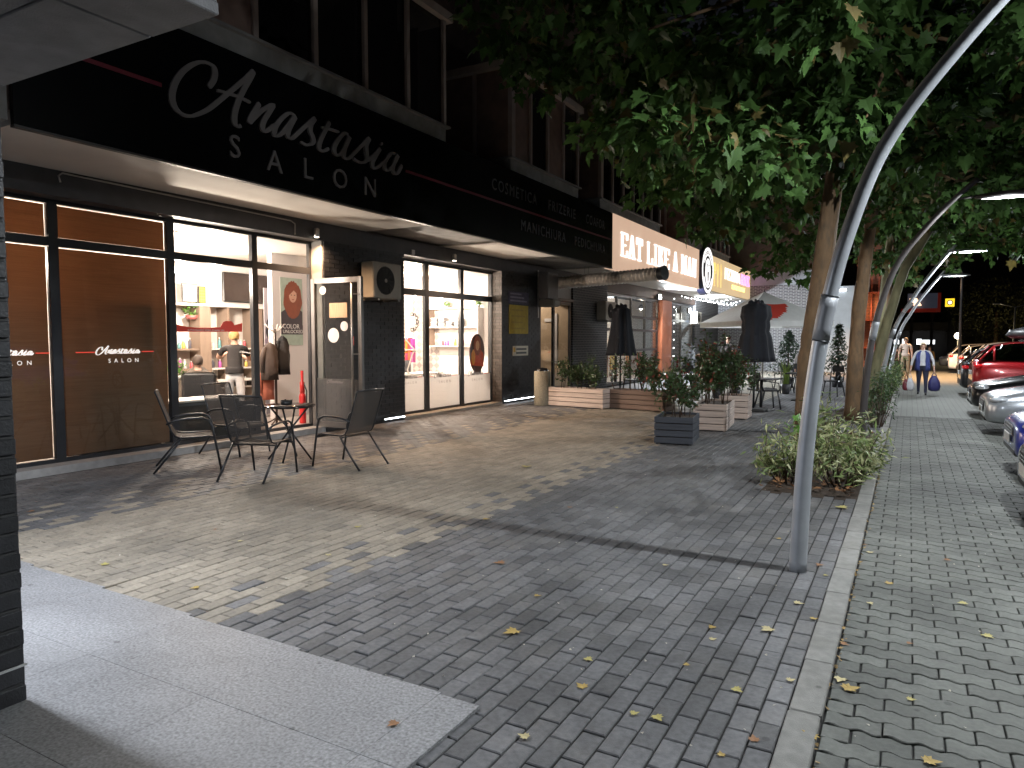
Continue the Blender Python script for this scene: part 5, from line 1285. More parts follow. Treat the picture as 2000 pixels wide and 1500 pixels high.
def terrace_table(lab):
    t = thing('terrace_table', lab, 'table', group='black tables of the terrace')
    MB().bbox(-.38, .38, -.38, .38, .72, .75, .008).build('top', M('dark_table_top', (.05,.05,.055), .25, var=.1), t); MB().tube([(0,0,.03),(0,0,.72)], .035, 10).build('column', m_tol, t); MB().bbox(-.24,.24,-.24,.24,0,.03,.01).build('foot', m_tol, t); return t
tt0 = terrace_table('dark square terrace table under the second closed parasol')
for (uv, lab) in (((1478,805),None), ((1340,790),'dark square terrace table behind the planter shrubs'), ((1560,785),'dark terrace table behind the lamp post'), ((1265,790),'dark terrace table before the restaurant glass'), ((1420,780),'dark terrace table by the log pile')):
    o = tt0 if lab is None else copy_tree(tt0)
    if lab: o['label'] = lab
    q = tpos(*uv); o.location = (q[0], q[1]+.5, 0); o.rotation_euler = (0,0,R(rng.uniform(-20,20)))
# stacked firewood
lg = on_y(1390, 700, 27.0); m_log = M('firewood', (.22,.14,.085), .85, var=.3, scale=6, island=.3); m_logend = M('firewood_end', (.45,.34,.24), .85, var=.2, island=.25)
k = 0
for r_ in range(7):
    for q in range(7 - (r_ % 2)):
        t = thing('firewood_log', 'split log in the firewood pile by the brick wall', 'log', (lg[0]-.55+q*.17+(r_ % 2)*.085+rng.normal(0,.01), 27.0, .10+r_*.155), group='firewood pile'); rr = .082*rng.uniform(.85,1.0)
        MB().tube([(0,0,0),(0,.6,rng.normal(0,.01))], rr, 8, smooth=False).build('bark', m_log, t); MB().tube([(0,-.004,0),(0,-.0005,0)], rr*.93, 8, smooth=False).build('cut_end', m_logend, t)

# ================================================================== ARCHED LAMP POSTS
m_pole = M('galvanised_pole', (.42,.44,.47), .42, metal=.35, var=.12, scale=7, bump=.05, bscale=40)
m_poled = M('dark_band', (.30,.31,.33), .5, metal=.2, var=.1)
m_led2 = glow('street_led', (.88,.94,1.), 45)
prof = [(-.647,0),(-.635,.4),(-.618,.795),(-.585,1.232),(-.538,1.64),(-.485,1.949),(-.408,2.285),(-.259,2.747),(-.09,3.072),(.155,3.40),(.424,3.714),(.65,3.94),(.85,4.12)]
def lamp_post(label, y, lit=True, hx=.89, hz=3.82, dx=0., power=620, dark=False, cut=None, box=None, shape=None, lens=None):
    t = thing('lamp_post', label, 'street lamp', (-.647+dx, y, 0), group='arched lamp posts along the kerb')
    pts_ = spline([(a+.647, b) for a, b in (shape or prof)], 4); pts_ = [(a, 0, b) for a, b in pts_]
    if cut: pts_ = [q for q in pts_ if q[2] < cut]
    n = len(pts_); MB().tube(pts_, [.060-.022*k/(n-1) for k in range(n)], 20).build('shaft', M('shaded_pole_paint', (.07,.06,.058), .55, var=.15) if dark else m_pole, t)  # dark variant: pole colour darkened to stand in for shade
    sl = [q for q in pts_ if 1.62 < q[2] < 1.97]
    MB().tube(sl, [.0572]*len(sl), 20).build('sleeve', m_poled, t)
    for q in (sl[0], sl[-1]):
        i = pts_.index(q); d = (Vector(pts_[i+1])-Vector(q)).normalized(); MB().tube([Vector(q)-d*.004, Vector(q)+d*.004], .0592, 20).build('ring', m_frame, t)
    if box: MB().obox((box[0]+.647, -.03, box[1]), (.09,.10,.32), Matrix.Rotation(R(38), 3, 'Y')).build('junction_box', M('pale_box', (.55,.57,.6), .5), t)
    h0 = hx+.647; e = pts_[-1]
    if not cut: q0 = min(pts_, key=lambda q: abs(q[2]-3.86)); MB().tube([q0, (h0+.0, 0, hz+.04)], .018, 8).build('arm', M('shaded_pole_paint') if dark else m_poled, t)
    hd = MB(); vs = []
    ring1 = [(h0+.36+.44*math.cos(a), .15*math.sin(a)) for a in np.linspace(0, 2*math.pi, 24, endpoint=False)]
    lay = [(1.,0.),(1.02,.02),(.85,.055),(.4,.075)]
    for s_, dz in lay: vs += [(h0+.36+(x-h0-.36)*s_, yy*s_, hz+dz) for x, yy in ring1]
    fs = [tuple(reversed(range(24)))]+[tuple(range(72,96))]
    for i in range(3):
        for j in range(24): jj = (j+1) % 24; fs.append((i*24+j, i*24+jj, (i+1)*24+jj, (i+1)*24+j))
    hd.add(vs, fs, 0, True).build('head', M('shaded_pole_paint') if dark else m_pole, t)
    dvs = [(h0+.36+(x-h0-.36)*.8, yy*.75, hz-.004) for x, yy in ring1] + [(h0+.36+(x-h0-.36)*.8, yy*.75, hz-.016) for x, yy in ring1]
    dfs = [tuple(range(24)), tuple(reversed(range(24,48)))]+[(j, 24+j, 24+(j+1) % 24, (j+1) % 24) for j in range(24)]
    MB().add(dvs, dfs).build('lens', (lens or m_led2) if lit else M('unlit_lens', (.5,.5,.5), .3), t)
    if lit: lamp('POINT', 'crown_fill', (h0+.36, 0, hz-.16), power*(.18 if hz > 4 else .13), (.90,.96,1.), t, shadow_soft_size=.06)  # added fill below the head to brighten the tree crowns
    if lit: lamp('SPOT', 'lamp_light', (h0+.36, 0, hz-.04), power*.8, (.90,.96,1.), t, shadow_soft_size=.035, spot_size=R(169 if hz > 4 else 176), spot_blend=.2)
    return t
far_shape = [(-.647,0),(-.63,.4),(-.57,.85),(-.50,1.22),(-.415,1.69),(-.25,2.16),(-.08,2.47),(.123,2.84),(.32,3.15),(.53,3.45),(.75,3.75),(.95,4.0)]
lamp_post('nearest arched grey lamp post curving out of the top of the picture', 5.35, True, 1.3, 4.6, power=1040)
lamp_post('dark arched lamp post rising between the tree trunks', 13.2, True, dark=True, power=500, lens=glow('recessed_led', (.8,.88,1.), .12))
lamp_post('lit arched lamp post with a pale box on its curve', 21.0, True, power=540, box=(-.06, 2.47), shape=far_shape)
lamp_post('farthest arched lamp post beside the lit one', 28.7, True, dx=.05, power=560, shape=far_shape, lens=MATS['recessed_led'])
# ================================================================== TREES
m_bark = M('plane_bark', (.15,.09,.045), .85, var=.35, scale=7, bump=1., bscale=22, stretch=(1,1,.35), dirt=(.06,.045,.03), dirt_amt=.85, dirt_scale=9)
m_barkg = M('plane_bark_green', (.24,.22,.12), .85, var=.35, scale=6, bump=.4, bscale=30, stretch=(1,1,.35), dirt=(.10,.09,.05), dirt_amt=.6, dirt_scale=5)
m_tl = M('plane_leaf', (.052,.105,.026), .6, var=.25, scale=3, island=.5, trans=.32, coords='world', spec=.22)
m_tl2 = M('plane_leaf_turning', (.11,.085,.025), .55, var=.25, scale=3, island=.4, trans=.3, coords='world')
# five-lobed leaf, stalk at the origin, slightly folded
rim = [(0,0),(.10,-.02),(.30,-.10),(.26,.05),(.50,.16),(.34,.26),(.44,.50),(.22,.46),(.16,.64),(0,.98)]
full = rim + [(-x, y) for x, y in reversed(rim[1:-1])]
pl_v = [(0,.34,0)] + [(x, y, -.16*abs(x)-.12*(y-.3)**2) for x, y in full]
nf = len(full); pl_f = [(0, 1+k, 1+(k+1) % nf) for k in range(nf)]
leaf_me = {}
lit_heads = [(1.66, 5.35, 4.5), (1.25, 13.2, 3.82), (1.25, 21.0, 3.82), (1.3, 28.7, 3.82)]
def ok_leaf(pos):
    m = np.ones(len(pos), bool)
    for h in lit_heads:
        d = np.hypot(pos[:,0]-h[0], pos[:,1]-h[1]); cone = 1.0 + np.maximum(0, h[2]+.3-pos[:,2])*1.1
        m &= ~((pos[:,2] < h[2]+.25) & (d < cone))
    return m
def tree(label, base, path, r0, r1, crown_c, crown_r, nclump, per, leaf, seed, bark=m_bark, big=0, extra=()):
    t = thing('plane_tree', label, 'tree', (*base, 0)); g = np.random.default_rng(seed)
    pts_ = [Vector((x-base[0], y-base[1], z)) for x, y, z in path]; n = len(pts_)
    dense = []
    for i in range(n-1):
        for f_ in np.linspace(0, 1, 4, endpoint=False): dense.append(pts_[i].lerp(pts_[i+1], f_))
    dense.append(pts_[-1]); nd = len(dense)
    rr = [(r0 + (r1-r0)*k/(nd-1))*(1+.04*g.normal()) * (1.25 if k == 0 else 1) for k in range(nd)]
    MB().tube(dense, rr, 14).build('trunk', bark, t)
    c = np.array(crown_c); r = np.array(crown_r)
    d = g.normal(size=(nclump,3)); d /= np.linalg.norm(d, axis=1, keepdims=True)
    rad = g.uniform(.30, 1.0, nclump)**.6
    cl = c + d*rad[:,None]*r
    cl = np.vstack([cl] + [np.array([e[:3]]) for e in extra]) if len(extra) else cl
    top = np.array(path[-1])
    # limbs from the trunk to a share of the clumps
    mb = MB(); ii = g.permutation(len(cl))[:min(26, len(cl))]
    for i in ii:
        e = cl[i]; st = top + (np.array(path[max(0, n-2)])-top)*g.uniform(0, .6)
        mid = (st*.5+e*.5) + np.array([g.normal(0,.15), g.normal(0,.15), g.uniform(.0,.35)])
        mb.tube([Vector(st)-Vector((*base,0)), Vector(mid)-Vector((*base,0)), Vector(e)-Vector((*base,0))], [.05,.028,.010], 6)
    mb.build('limbs', bark, t)
    N_ = per*len(cl); ci = np.repeat(np.arange(len(cl)), per)
    off = g.normal(size=(N_,3)); off /= np.linalg.norm(off, axis=1, keepdims=True); off *= (g.uniform(0,1,N_)**.45)[:,None]*np.array([.52,.52,.36])
    pos = cl[ci] + off
    m = ok_leaf(pos) & (pos[:,2] > 2.6); pos = pos[m]; off = off[m]; N_ = len(pos)
    # hang outward and down: leaf length axis (local y) points out and down
    out = off + g.normal(0,.25,(N_,3)); out[:,2] -= .32; out /= np.linalg.norm(out, axis=1, keepdims=True)
    nn = g.normal(0,.55,(N_,3)) + np.array([0,0,1.0]); nn -= out*(nn*out).sum(1, keepdims=True); nn /= np.linalg.norm(nn, axis=1, keepdims=True)
    xx = np.cross(out, nn); rots = np.stack([xx, out, nn], axis=2)
    s = leaf*g.uniform(.45, 1.3, N_)
    turn = g.uniform(0,1,N_) < .07
    for nm, sel, mm in (('crown', ~turn, m_tl), ('turning_leaves', turn, m_tl2)):
        Vs, Fs, nb = [], [], 0; gi = np.arange(N_) % 3
        for q, (fold, curl) in enumerate(((1., 1.), (2.6, 3.2), (-.8, 2.2))):
            tvq = np.array([(x, y, z*fold - .16*(curl-1)*max(0, y-.2)**2) for x, y, z in pl_v]); ss = sel & (gi == q)
            V, Fc = scatter(tvq, pl_f, pos[ss]-np.array([*base,0]), rots[ss], s[ss]); Vs.append(V); Fs.append(Fc+nb); nb += len(V)
        V, Fc = np.vstack(Vs), np.vstack(Fs)
        tag(link(nm, np_mesh(nm, V, Fc, mm), t), kind='stuff')
    return t
def along(y, uvs): return [tuple(on_y(u, v, y)) for u, v in uvs]
T1 = [(-1.19, 10.3, 0)] + along(10.3, [(1574,800),(1579,700),(1592,620),(1612,480),(1628,360)]) + [(-.85,10.2,4.9),(-.8,10.1,6.0)]
tree('nearest plane tree, trunk half hidden behind the near lamp post', (-1.19, 10.3), T1, .15, .10, (-1.1, 9.4, 6.1), (4.1, 4.2, 2.4), 200, 74, .185, 11,
     extra=[(-1.5,6.9,3.5),(-2.1,6.7,3.7),(-1.2,7.6,3.4),(-3.3,8.6,4.3),(-2.9,8.2,4.0),(-2.5,7.9,3.85),(-2.2,8.3,3.6),(-2.6,9.2,3.7),(-3.6,9.1,4.4),(-3.0,9.8,3.9),(-1.9,8.9,3.55),(-2.1,9.9,3.4),(-1.5,8.2,3.7),(-2.9,11.2,3.55),(-2.4,10.9,3.4),(-3.3,10.3,3.9),(-4.1,8.4,5.0),(-4.5,7.9,5.5),(-.9,8.3,3.9),(-2.0,7.2,4.3),(-2.6,7.0,4.7),(-1.3,7.2,4.4),(-.6,9.3,4.2),(-1.7,10.9,3.5),(-3.9,11.4,4.7),(-3.3,11.6,4.3)])
T2 = [(-.97, 16.1, 0)] + along(16.1, [(1670,708),(1677,607),(1686,543),(1692,493)]) + [(-.72,16.1,4.3),(-.6,16,5.6)]
tree('second plane tree with a straight brown trunk right of the lamp post', (-.97, 16.1), T2, .155, .10, (-.8, 15.8, 6.2), (4.0, 3.6, 2.5), 120, 60, .19, 12,
     extra=[(-3.0,15.6,4.3),(-2.6,15.4,4.0),(-2.0,15.6,3.7),(-1.7,14.8,3.5),(-2.5,16.6,3.5),(-.2,14.5,3.9),(-1.2,14.0,3.7),(.6,14.6,4.0),(1.2,15.4,4.1),(-3.0,17.6,3.4),(-2.2,17.9,3.3)])
T4 = [(-.80, 18.8, 0)] + along(18.8, [(1697,779),(1712,708),(1732,632),(1753,564),(1768,523)]) + [(.35,18.8,4.2),(.5,18.8,5.4)]
tree('third plane tree with a pale green trunk leaning right', (-.80, 18.8), T4, .125, .085, (.9, 19.6, 6.0), (3.4, 3.6, 2.3), 85, 48, .22, 13, m_barkg,
     extra=[(1.6,19.0,3.7),(2.2,19.5,3.6),(2.6,20.4,3.5),(1.0,20.2,3.6),(.4,21,3.7),(-.6,21,3.7)])
tree('fourth plane tree mostly hidden behind the other crowns', (-.85, 24.5), [(-.85,24.5,0),(-.8,24.5,2.0),(-.65,24.5,4.2),(-.5,24.5,6)], .12, .08, (.2, 24.8, 6.2), (3.8,3.6,2.4), 80, 42, .23, 14, m_barkg)
tree('farthest plane tree of the kerb row', (-.85, 32.5), [(-.85,32.5,0),(-.8,32.5,2.0),(-.75,32.5,4.2),(-.6,32.5,6)], .12, .08, (.6, 32.8, 6.4), (4.2,4.0,2.5), 75, 38, .25, 15)
# foliage over the parking rows at the right: a tree rooted between the parked cars
tree('plane tree of the car park whose crown fills the top right corner', (4.6, 15.8), [(4.6,15.8,0),(4.5,15.8,2),(4.3,15.7,4.2),(4.1,15.6,6)], .13, .09, (3.4, 15.6, 6.4), (3.0,4.6,2.6), 95, 48, .22, 16,
     extra=[(2.4,17.2,4.1),(2.9,18.2,4.0),(3.3,16.4,4.2),(2.9,16.8,3.7),(2.7,17.6,3.5),(3.2,18.4,3.35),(3.0,19.2,3.3),(3.6,19.8,3.3),(2.6,16.2,3.9),(3.6,17.4,3.6),(4.2,18.5,3.4),(3.9,16.3,3.8),(2.5,18.0,3.8),(4.4,20.2,3.4)])
# bright young leaf sprig entering at the right edge
tree('plane tree beside the near parked car, a twig of leaves showing at the edge', (5.2, 9.0), [(5.2,9,0),(5.1,9,2.2),(4.9,8.9,4.0),(4.6,8.8,5.2)], .12, .08, (4.4, 10.4, 6.6), (2.4,3.0,1.9), 45, 45, .21, 17, extra=[(1.93,8.9,4.6)])

# ================================================================== SHRUBS IN THE BEDS
m_vl = M('variegated_leaf', (.17,.23,.08), .5, var=.3, scale=5, island=.4, trans=.25, coords='world'); m_vl2 = M('cream_leaf_edge', (.42,.43,.22), .5, var=.2, island=.3, trans=.25, coords='world')
narrow = np.array([(0,0,0),(.11,.4,.03),(0,.5,.0),(-.11,.4,.03),(0,1,-.12)], float)
def bed_shrub(lab, x, y, w, d, h, n, ls, mats, grp='shrubs of the kerb beds', stems=12):
    t = thing('bed_shrub', lab, 'shrub', (x, y, 0), group=grp); g = rng
    mb = MB(); tips = []
    for k in range(stems):
        a = g.uniform(0,6.28); rr = g.uniform(.2,1.)**.7; e = Vector((w/2*rr*math.cos(a), d/2*rr*math.sin(a), h*g.uniform(.35,1.15)*(1-.30*rr))); s_ = Vector((e.x*.35, e.y*.35, .0))
        mid = s_.lerp(e, .5)+Vector((g.normal(0,.04), g.normal(0,.04), .06)); mb.tube([s_, mid, e], [.009,.006,.003], 5); tips.append((s_, mid, e))
    mb.build('stems', m_stem, t)
    for q, (mm, share) in enumerate(mats):
        cnt = int(n*share); ii = g.integers(0, len(tips), cnt); f_ = g.uniform(.35,1.05,cnt)
        pos = np.array([list(tips[i][1].lerp(tips[i][2], max(0, ff*2-1)) if ff > .5 else tips[i][0].lerp(tips[i][1], ff*2)) for i, ff in zip(ii, f_)]) + g.normal(0,.055,(cnt,3))
        pos[:,2] = np.maximum(pos[:,2], .05)
        V, Fc = scatter(narrow, leafEf, pos, rot_from(g.normal(0,1,(cnt,3))+np.array([0,0,1.1]), g.uniform(0,6.28,cnt)), ls*g.uniform(.6,1.3,cnt))
        tag(link('foliage' if q == 0 else 'pale_foliage', np_mesh('foliage', V, Fc, mm), t), kind='stuff')
VM = [(m_vl, .55), (m_vl2, .45)]
bed_shrub('variegated shrub left of the near lamp post in the soil bed', -1.15, 8.6, .72, 1.0, .75, 750, .115, VM, stems=16)
bed_shrub('variegated shrub right of the near lamp post, the widest in the bed', -.60, 8.75, .95, 1.2, .80, 950, .115, VM, stems=22)
bed_shrub('variegated shrub at the foot of the brown tree trunk', -.80, 10.1, .8, 1.1, .98, 800, .115, VM, stems=18)
bed_shrub('low variegated shrub leaning over the kerb', -.48, 9.6, .62, .9, .55, 450, .11, VM)
m_dkl = M('dark_shrub_leaf', (.045,.09,.03), .5, var=.3, island=.45, trans=.2)
bed_shrub('sparse dark twiggy shrub at the kerb under the leaning trunk', -.50, 14.9, .6, 1.2, .85, 260, .09, [(m_dkl, 1.)], stems=16)
bed_shrub('dense green shrub in front of the second lit lamp post', -.50, 17.6, .7, 1.6, 1.05, 1100, .10, [(m_dkl, .8), (m_vl, .2)], stems=16)
bed_shrub('tall green shrub beside the walking woman', -.45, 20.8, .8, 2.4, 1.35, 1300, .12, [(m_dkl, .55), (m_vl, .45)], stems=18)
bed_shrub('far green shrub at the end of the beds', -.5, 25.5, .9, 3.0, 1.5, 1200, .13, [(m_dkl, .5), (m_vl, .5)], stems=18)
# bright big-leaved seedling
t = thing('seedling', 'bright green big-leaved seedling behind the lamp post foot', 'plant', (-1.12, 9.05, 0)); MB().tube([(0,0,0),(.03,0,.4),(.0,.0,.75)], [.008,.006,.003], 5).build('stem', m_stem, t)
cnt = 16; pos = np.c_[rng.normal(0,.06,cnt), rng.normal(0,.06,cnt), rng.uniform(.35,.8,cnt)]
V, Fc = scatter(pl_v, pl_f, pos, rot_from(rng.normal(0,.6,(cnt,3))+np.array([.2,-.3,1.]), rng.uniform(0,6.28,cnt)), .17*rng.uniform(.6,1.1,cnt)); link('foliage', np_mesh('foliage', V, Fc, M('bright_leaf', (.12,.30,.04), .45, trans=.35, var=.15)), t)

# ================================================================== FALLEN LEAVES
m_fl = [M('fallen_ochre', (.36,.25,.07), .7, var=.25, scale=20), M('fallen_pale', (.45,.38,.20), .7, var=.25, scale=20), M('fallen_brown', (.26,.13,.06), .75, var=.3, scale=20), M('fallen_green', (.36,.31,.10), .65, var=.2, scale=20)]
def dry_leaf(seed):
    g = np.random.default_rng(seed); v = []
    for (x, y, z) in pl_v: v.append((x, y-.4, .05 + .22*abs(x)**1.3*g.uniform(.6,1.6) + .12*max(0, y-.55)*g.uniform(.5,2)))
    return v
fl_me = [MB().add(dry_leaf(20+k), pl_f).mesh('fallen_leaf', m_fl[k % 4]) for k in range(8)]
def drop(u, v, s, k, lab, grp=None, z=.004):
    q = on_z(u, v); o = link('fallen_leaf', fl_me[k], None, (q[0], q[1], z), rng.uniform(0,6.28)); o.scale = (s,s,s*.8); tag(o, lab, 'leaf', grp); return o
drop(998, 1237, .10, 0, 'large ochre fallen leaf on the dark pavers in mid foreground')
drop(1498, 1232, .085, 1, 'pale curled fallen leaf on the dark pavers near the kerb')
drop(1662, 1347, .085, 0, 'ochre fallen leaf on the wavy pavers beside the kerb')
drop(1580, 1442, .08, 0, 'yellow fallen leaf lying in the kerb joint near the bottom edge')
drop(1645, 993, .13, 3, 'long yellow-green fallen leaf at the corner of the soil bed')
drop(1028, 913, .14, 3, 'greenish fallen leaf on the lit pavers before the planters')
drop(975, 1101, .09, 2, 'brown fallen leaf on the dark pavers beside the shadow line')
sm = [(1390,1227),(1393,1250),(1472,1445),(1285,1405),(1135,1342),(1022,1440),(767,1422),(1240,1395),(1408,1475),(1640,1330),(1777,1258),(1780,1368),(1735,1140),(1700,1080),(1690,1065),(1930,1245),(1820,1490),(1545,1330),(1600,1105),(1612,1125),(1520,1053),(1300,1105),(1113,992),(1205,992),(1280,900),(1240,880),(860,905),(205,1103),(380,1150),(470,1058),(420,1035),(700,1030),(1590,1210),(1560,1180),(1650,1260),(1440,1350),(1340,1300),(1700,1180),(1850,1095),(1880,1180),(950,1015),(640,1085),(60,1000),(1150,1290),(1050,1165)]
for i, (u, v) in enumerate(sm):
    q = on_z(u, v)
    on = 'wavy sidewalk pavers' if q[0] > -.28 else ('granite porch slab' if (q[1] < 2.65 and q[0] < -1.63) else ('kerb' if q[0] > -.42 else 'plaza pavers'))
    drop(u, v, rng.uniform(.035,.07), i % 8, 'small dry fallen leaf scrap on the ' + on, 'small leaf scraps on the ' + on, z=.016 if 'gran' in on or on == 'kerb' else .004)
# leaf litter in the bed and along the kerb joint: nobody could count it
cnt = 420; pos = np.c_[rng.uniform(-1.38,-.46,cnt), 8.03+rng.uniform(0,1,cnt)**1.5*5.6, np.full(cnt,.05)+rng.uniform(-.01,.03,cnt)]
V, Fc = scatter(dry_leaf(31), pl_f, pos, rot_from(rng.normal(0,.35,(cnt,3))+np.array([0,0,1.]), rng.uniform(0,6.28,cnt)), rng.uniform(.03,.07,cnt)); tag(link('leaf_litter', np_mesh('leaf_litter', V, Fc, M('litter_brown', (.16,.075,.03), .8, island=.5, var=.2))), 'brown leaf litter on the soil bed', 'leaves', kind='stuff')
cnt = 170; pos = np.c_[rng.normal(-.278,.012,cnt), rng.uniform(2.5,11,cnt), np.full(cnt,.002)]
V, Fc = scatter(dry_leaf(33), pl_f, pos, rot_from(rng.normal(0,.35,(cnt,3))+np.array([0,0,1.]), rng.uniform(0,6.28,cnt)), rng.uniform(.012,.03,cnt)); tag(link('leaf_litter', np_mesh('kerb_litter', V, Fc, M('litter_tan', (.3,.2,.08), .8, island=.5, var=.2))), 'tiny leaf crumbs along the kerb joint', 'leaves', kind='stuff')
cnt = 260; uu = np.c_[rng.uniform(-6.5,1.2,cnt), rng.uniform(2.2,9,cnt)]
V, Fc = scatter(dry_leaf(35), pl_f, np.c_[uu, np.full(cnt,.003)], rot_from(rng.normal(0,.3,(cnt,3))+np.array([0,0,1.]), rng.uniform(0,6.28,cnt)), rng.uniform(.008,.018,cnt)); tag(link('paving_crumbs', np_mesh('paving_crumbs', V, Fc, M('crumb_pale', (.5,.46,.38), .8, island=.3, var=.1))), 'pale crumbs and grit scattered over the paving', 'crumbs', kind='stuff')
# ================================================================== PARKED CARS (nose or tail towards the sidewalk, body along +X)
m_tyre = M('tyre_rubber', (.015,.015,.016), .8, var=.1); m_rim = M('alloy_rim', (.45,.46,.48), .3, metal=.8, var=.05); m_cg = glass_mat('car_glass', (.10,.11,.12), .16)
m_hl = M('headlamp_glass', (.55,.57,.6), .08, metal=.3, var=.15, scale=20, coat=1.); m_tlr = M('tail_lamp', (.55,.01,.015), .12, var=.1, coat=1., emit=(.6,.01,.01), es=.12); m_plate = M('plate_white', (.7,.7,.68), .5, var=.05); m_chr = M('chrome', (.6,.6,.62), .12, metal=1., var=.05); m_trim = M('black_trim', (.015,.015,.017), .45, var=.1); m_int = M('car_interior', (.02,.02,.022), .8)
def car(label, x, y, paint, L_=4.3, W_=1.80, H_=1.46, rear=False, suv=False, rz=0., plate=None, box=False, hb=False, grp='cars parked along the sidewalk'):
    t = thing('parked_car', label, 'car', (x, y, -.015 if x < 2 else -.02), R(rz), group=grp)
    up = .12 if suv else 0.
    # stations: (x, half width, z low, z shoulder, z deck)
    if not rear:
        st = [(0,.60,.30,.54,.61),(.004,.66,.26,.57,.64),(.06,.77,.21,.61,.69),(.25,.86,.19,.66,.76),(.75,.90,.18,.74,.86),(1.15,.90,.18,.80,.94),(1.6,.90,.18,.86,.98),(2.4,.90,.18,.88,.99),(3.3,.90,.18,.90,1.0),(3.9,.87,.22,.90,1.02),(4.2,.80,.28,.86,1.0),(4.3,.70,.38,.78,.92)]
        gh = [(1.15,.72,.93,.93),(1.75,.66,.97,1.36),(2.1,.64,.98,1.44),(2.8,.64,.98,1.46),(3.4,.63,.99,1.41),(4.05,.62,1.01,1.03)]
    else:
        st = [(0,.66,.34,.76,.90),(.004,.70,.30,.79,.94),(.05,.79,.22,.83,.99),(.25,.86,.20,.90,1.03),(.75,.90,.18,.90,1.02),(1.4,.90,.18,.88,1.0),(2.2,.90,.18,.87,.98),(2.9,.90,.18,.84,.95),(3.4,.90,.18,.78,.88),(3.9,.87,.19,.70,.79),(4.2,.78,.22,.62,.70),(4.3,.64,.34,.54,.62)]
        gh = [(.12,.64,1.0,1.02),(.45,.64,1.02,1.36),(.8,.64,1.01,1.43),(1.6,.65,.99,1.46),(2.2,.64,.98,1.42),(3.1,.70,.92,.93)]
    sx = L_/4.3; sw = W_/1.8; sz = H_/1.46
    def sec(s):
        x_, w, zl, zs, zd = s; x_ *= sx; w *= sw; zl = zl*sz+up; zs = zs*sz+up; zd = zd*sz+up
        half = [(w*.80, zl), (w*.95, zl+.07), (w, zl+(zs-zl)*.45), (w*.985, zl+(zs-zl)*.8), (w*.93, zs), (w*.80, zs+(zd-zs)*.75), (w*.4, zd), ]
        return [(x_, yy, z) for yy, z in half] + [(x_, -yy, z) for yy, z in reversed(half)]
    secs = [sec(s) for s in st]; n = len(secs[0]); mb = MB(); vs = sum(secs, []); fs = []
    for i in range(len(secs)-1):
        for j in range(n): jj = (j+1) % n; fs.append((i*n+j, (i+1)*n+j, (i+1)*n+jj, i*n+jj))
    fs.append(tuple(range(n))); fs.append(tuple(reversed(range((len(secs)-1)*n, len(secs)*n)))); mb.add(vs, fs, 0, True)
    body = mb.build('body', paint, t, fix=True); sb = body.modifiers.new('smooth', 'SUBSURF'); sb.levels = 1; sb.render_levels = 2
    # cabin: glass sides and roof
    def gsec(s):
        x_, w, z0, z1 = s; x_ *= sx; w *= sw; z0 = z0*sz+up; z1 = z1*sz+up
        return [(x_, w*1.16, z0-.03), (x_, w*1.06, z0+(z1-z0)*.5), (x_, w*.93, z1-.03*(z1 > z0+.1)), (x_, w*.6, z1), (x_, 0, z1+.012), (x_, -w*.6, z1), (x_, -w*.93, z1-.03*(z1 > z0+.1)), (x_, -w*1.06, z0+(z1-z0)*.5), (x_, -w*1.16, z0-.03)]
    gs = [gsec(s) for s in gh]; gn = 9; gl = MB(); rf = MB()
    for i in range(len(gs)-1):
        for j in range(gn-1):
            q = [gs[i][j], gs[i+1][j], gs[i+1][j+1], gs[i][j+1]]
            roof = 2 <= j <= 5 and 0 < i < len(gs)-2
            (rf if roof else gl).add(q, [(0,1,2,3)], 0, True)
    rfo = rf.build('roof', paint, t, fix=True); gl.build('window', m_cg, t, fix=True)
    for i in (1, 3, len(gs)-2):
        for s_ in (0, 1):
            a, m_, b = (gs[i][0], gs[i][1], gs[i][2]) if s_ == 0 else (gs[i][8], gs[i][7], gs[i][6]); MB().tube([a, m_, b], .028, 6).build('pillar', paint, t)
    for s_ in (0, 8):
        k = 2 if s_ == 0 else 6
        MB().tube([gs[0][s_], gs[1][k]], .03, 6).build('pillar', paint, t); MB().tube([gs[-1][s_], gs[-2][k]], .03, 6).build('pillar', paint, t)
    MB().box((1.7 if not rear else .6)*sx, (3.6 if not rear else 2.7)*sx, -.70*sw, .70*sw, .30*sz+up, .80*sz+up).build('cabin_floor', m_int, t)
    # wheels
    for wx in (.80*sx, 3.42*sx):
        for s_ in (-1, 1):
            yy = s_*.80*sw; r = .315+up*.35
            w = MB().tube([(wx, yy-.10, r), (wx, yy+.10, r)], r, 24).build('wheel', m_tyre, t)
            MB().tube([(wx, yy+s_*.101-.004, r), (wx, yy+s_*.101+.004, r)], r*.66, 20, smooth=False).build('rim', m_rim, w)
            mb = MB()
            for k in range(5): a = k*1.2566; mb.obox((wx+r*.33*math.cos(a), yy+s_*.108, r+r*.33*math.sin(a)), (r*.6, .012, .05), Matrix.Rotation(-a, 3, 'Y'))
            mb.build('spokes', m_trim, w)
            MB().tube([(wx, yy*.80, r), (wx, yy*.80+s_*.15, r)], r*1.12, 24, smooth=False).build('wheel_arch', m_trim, t)
    z = lambda v: v*sz+up
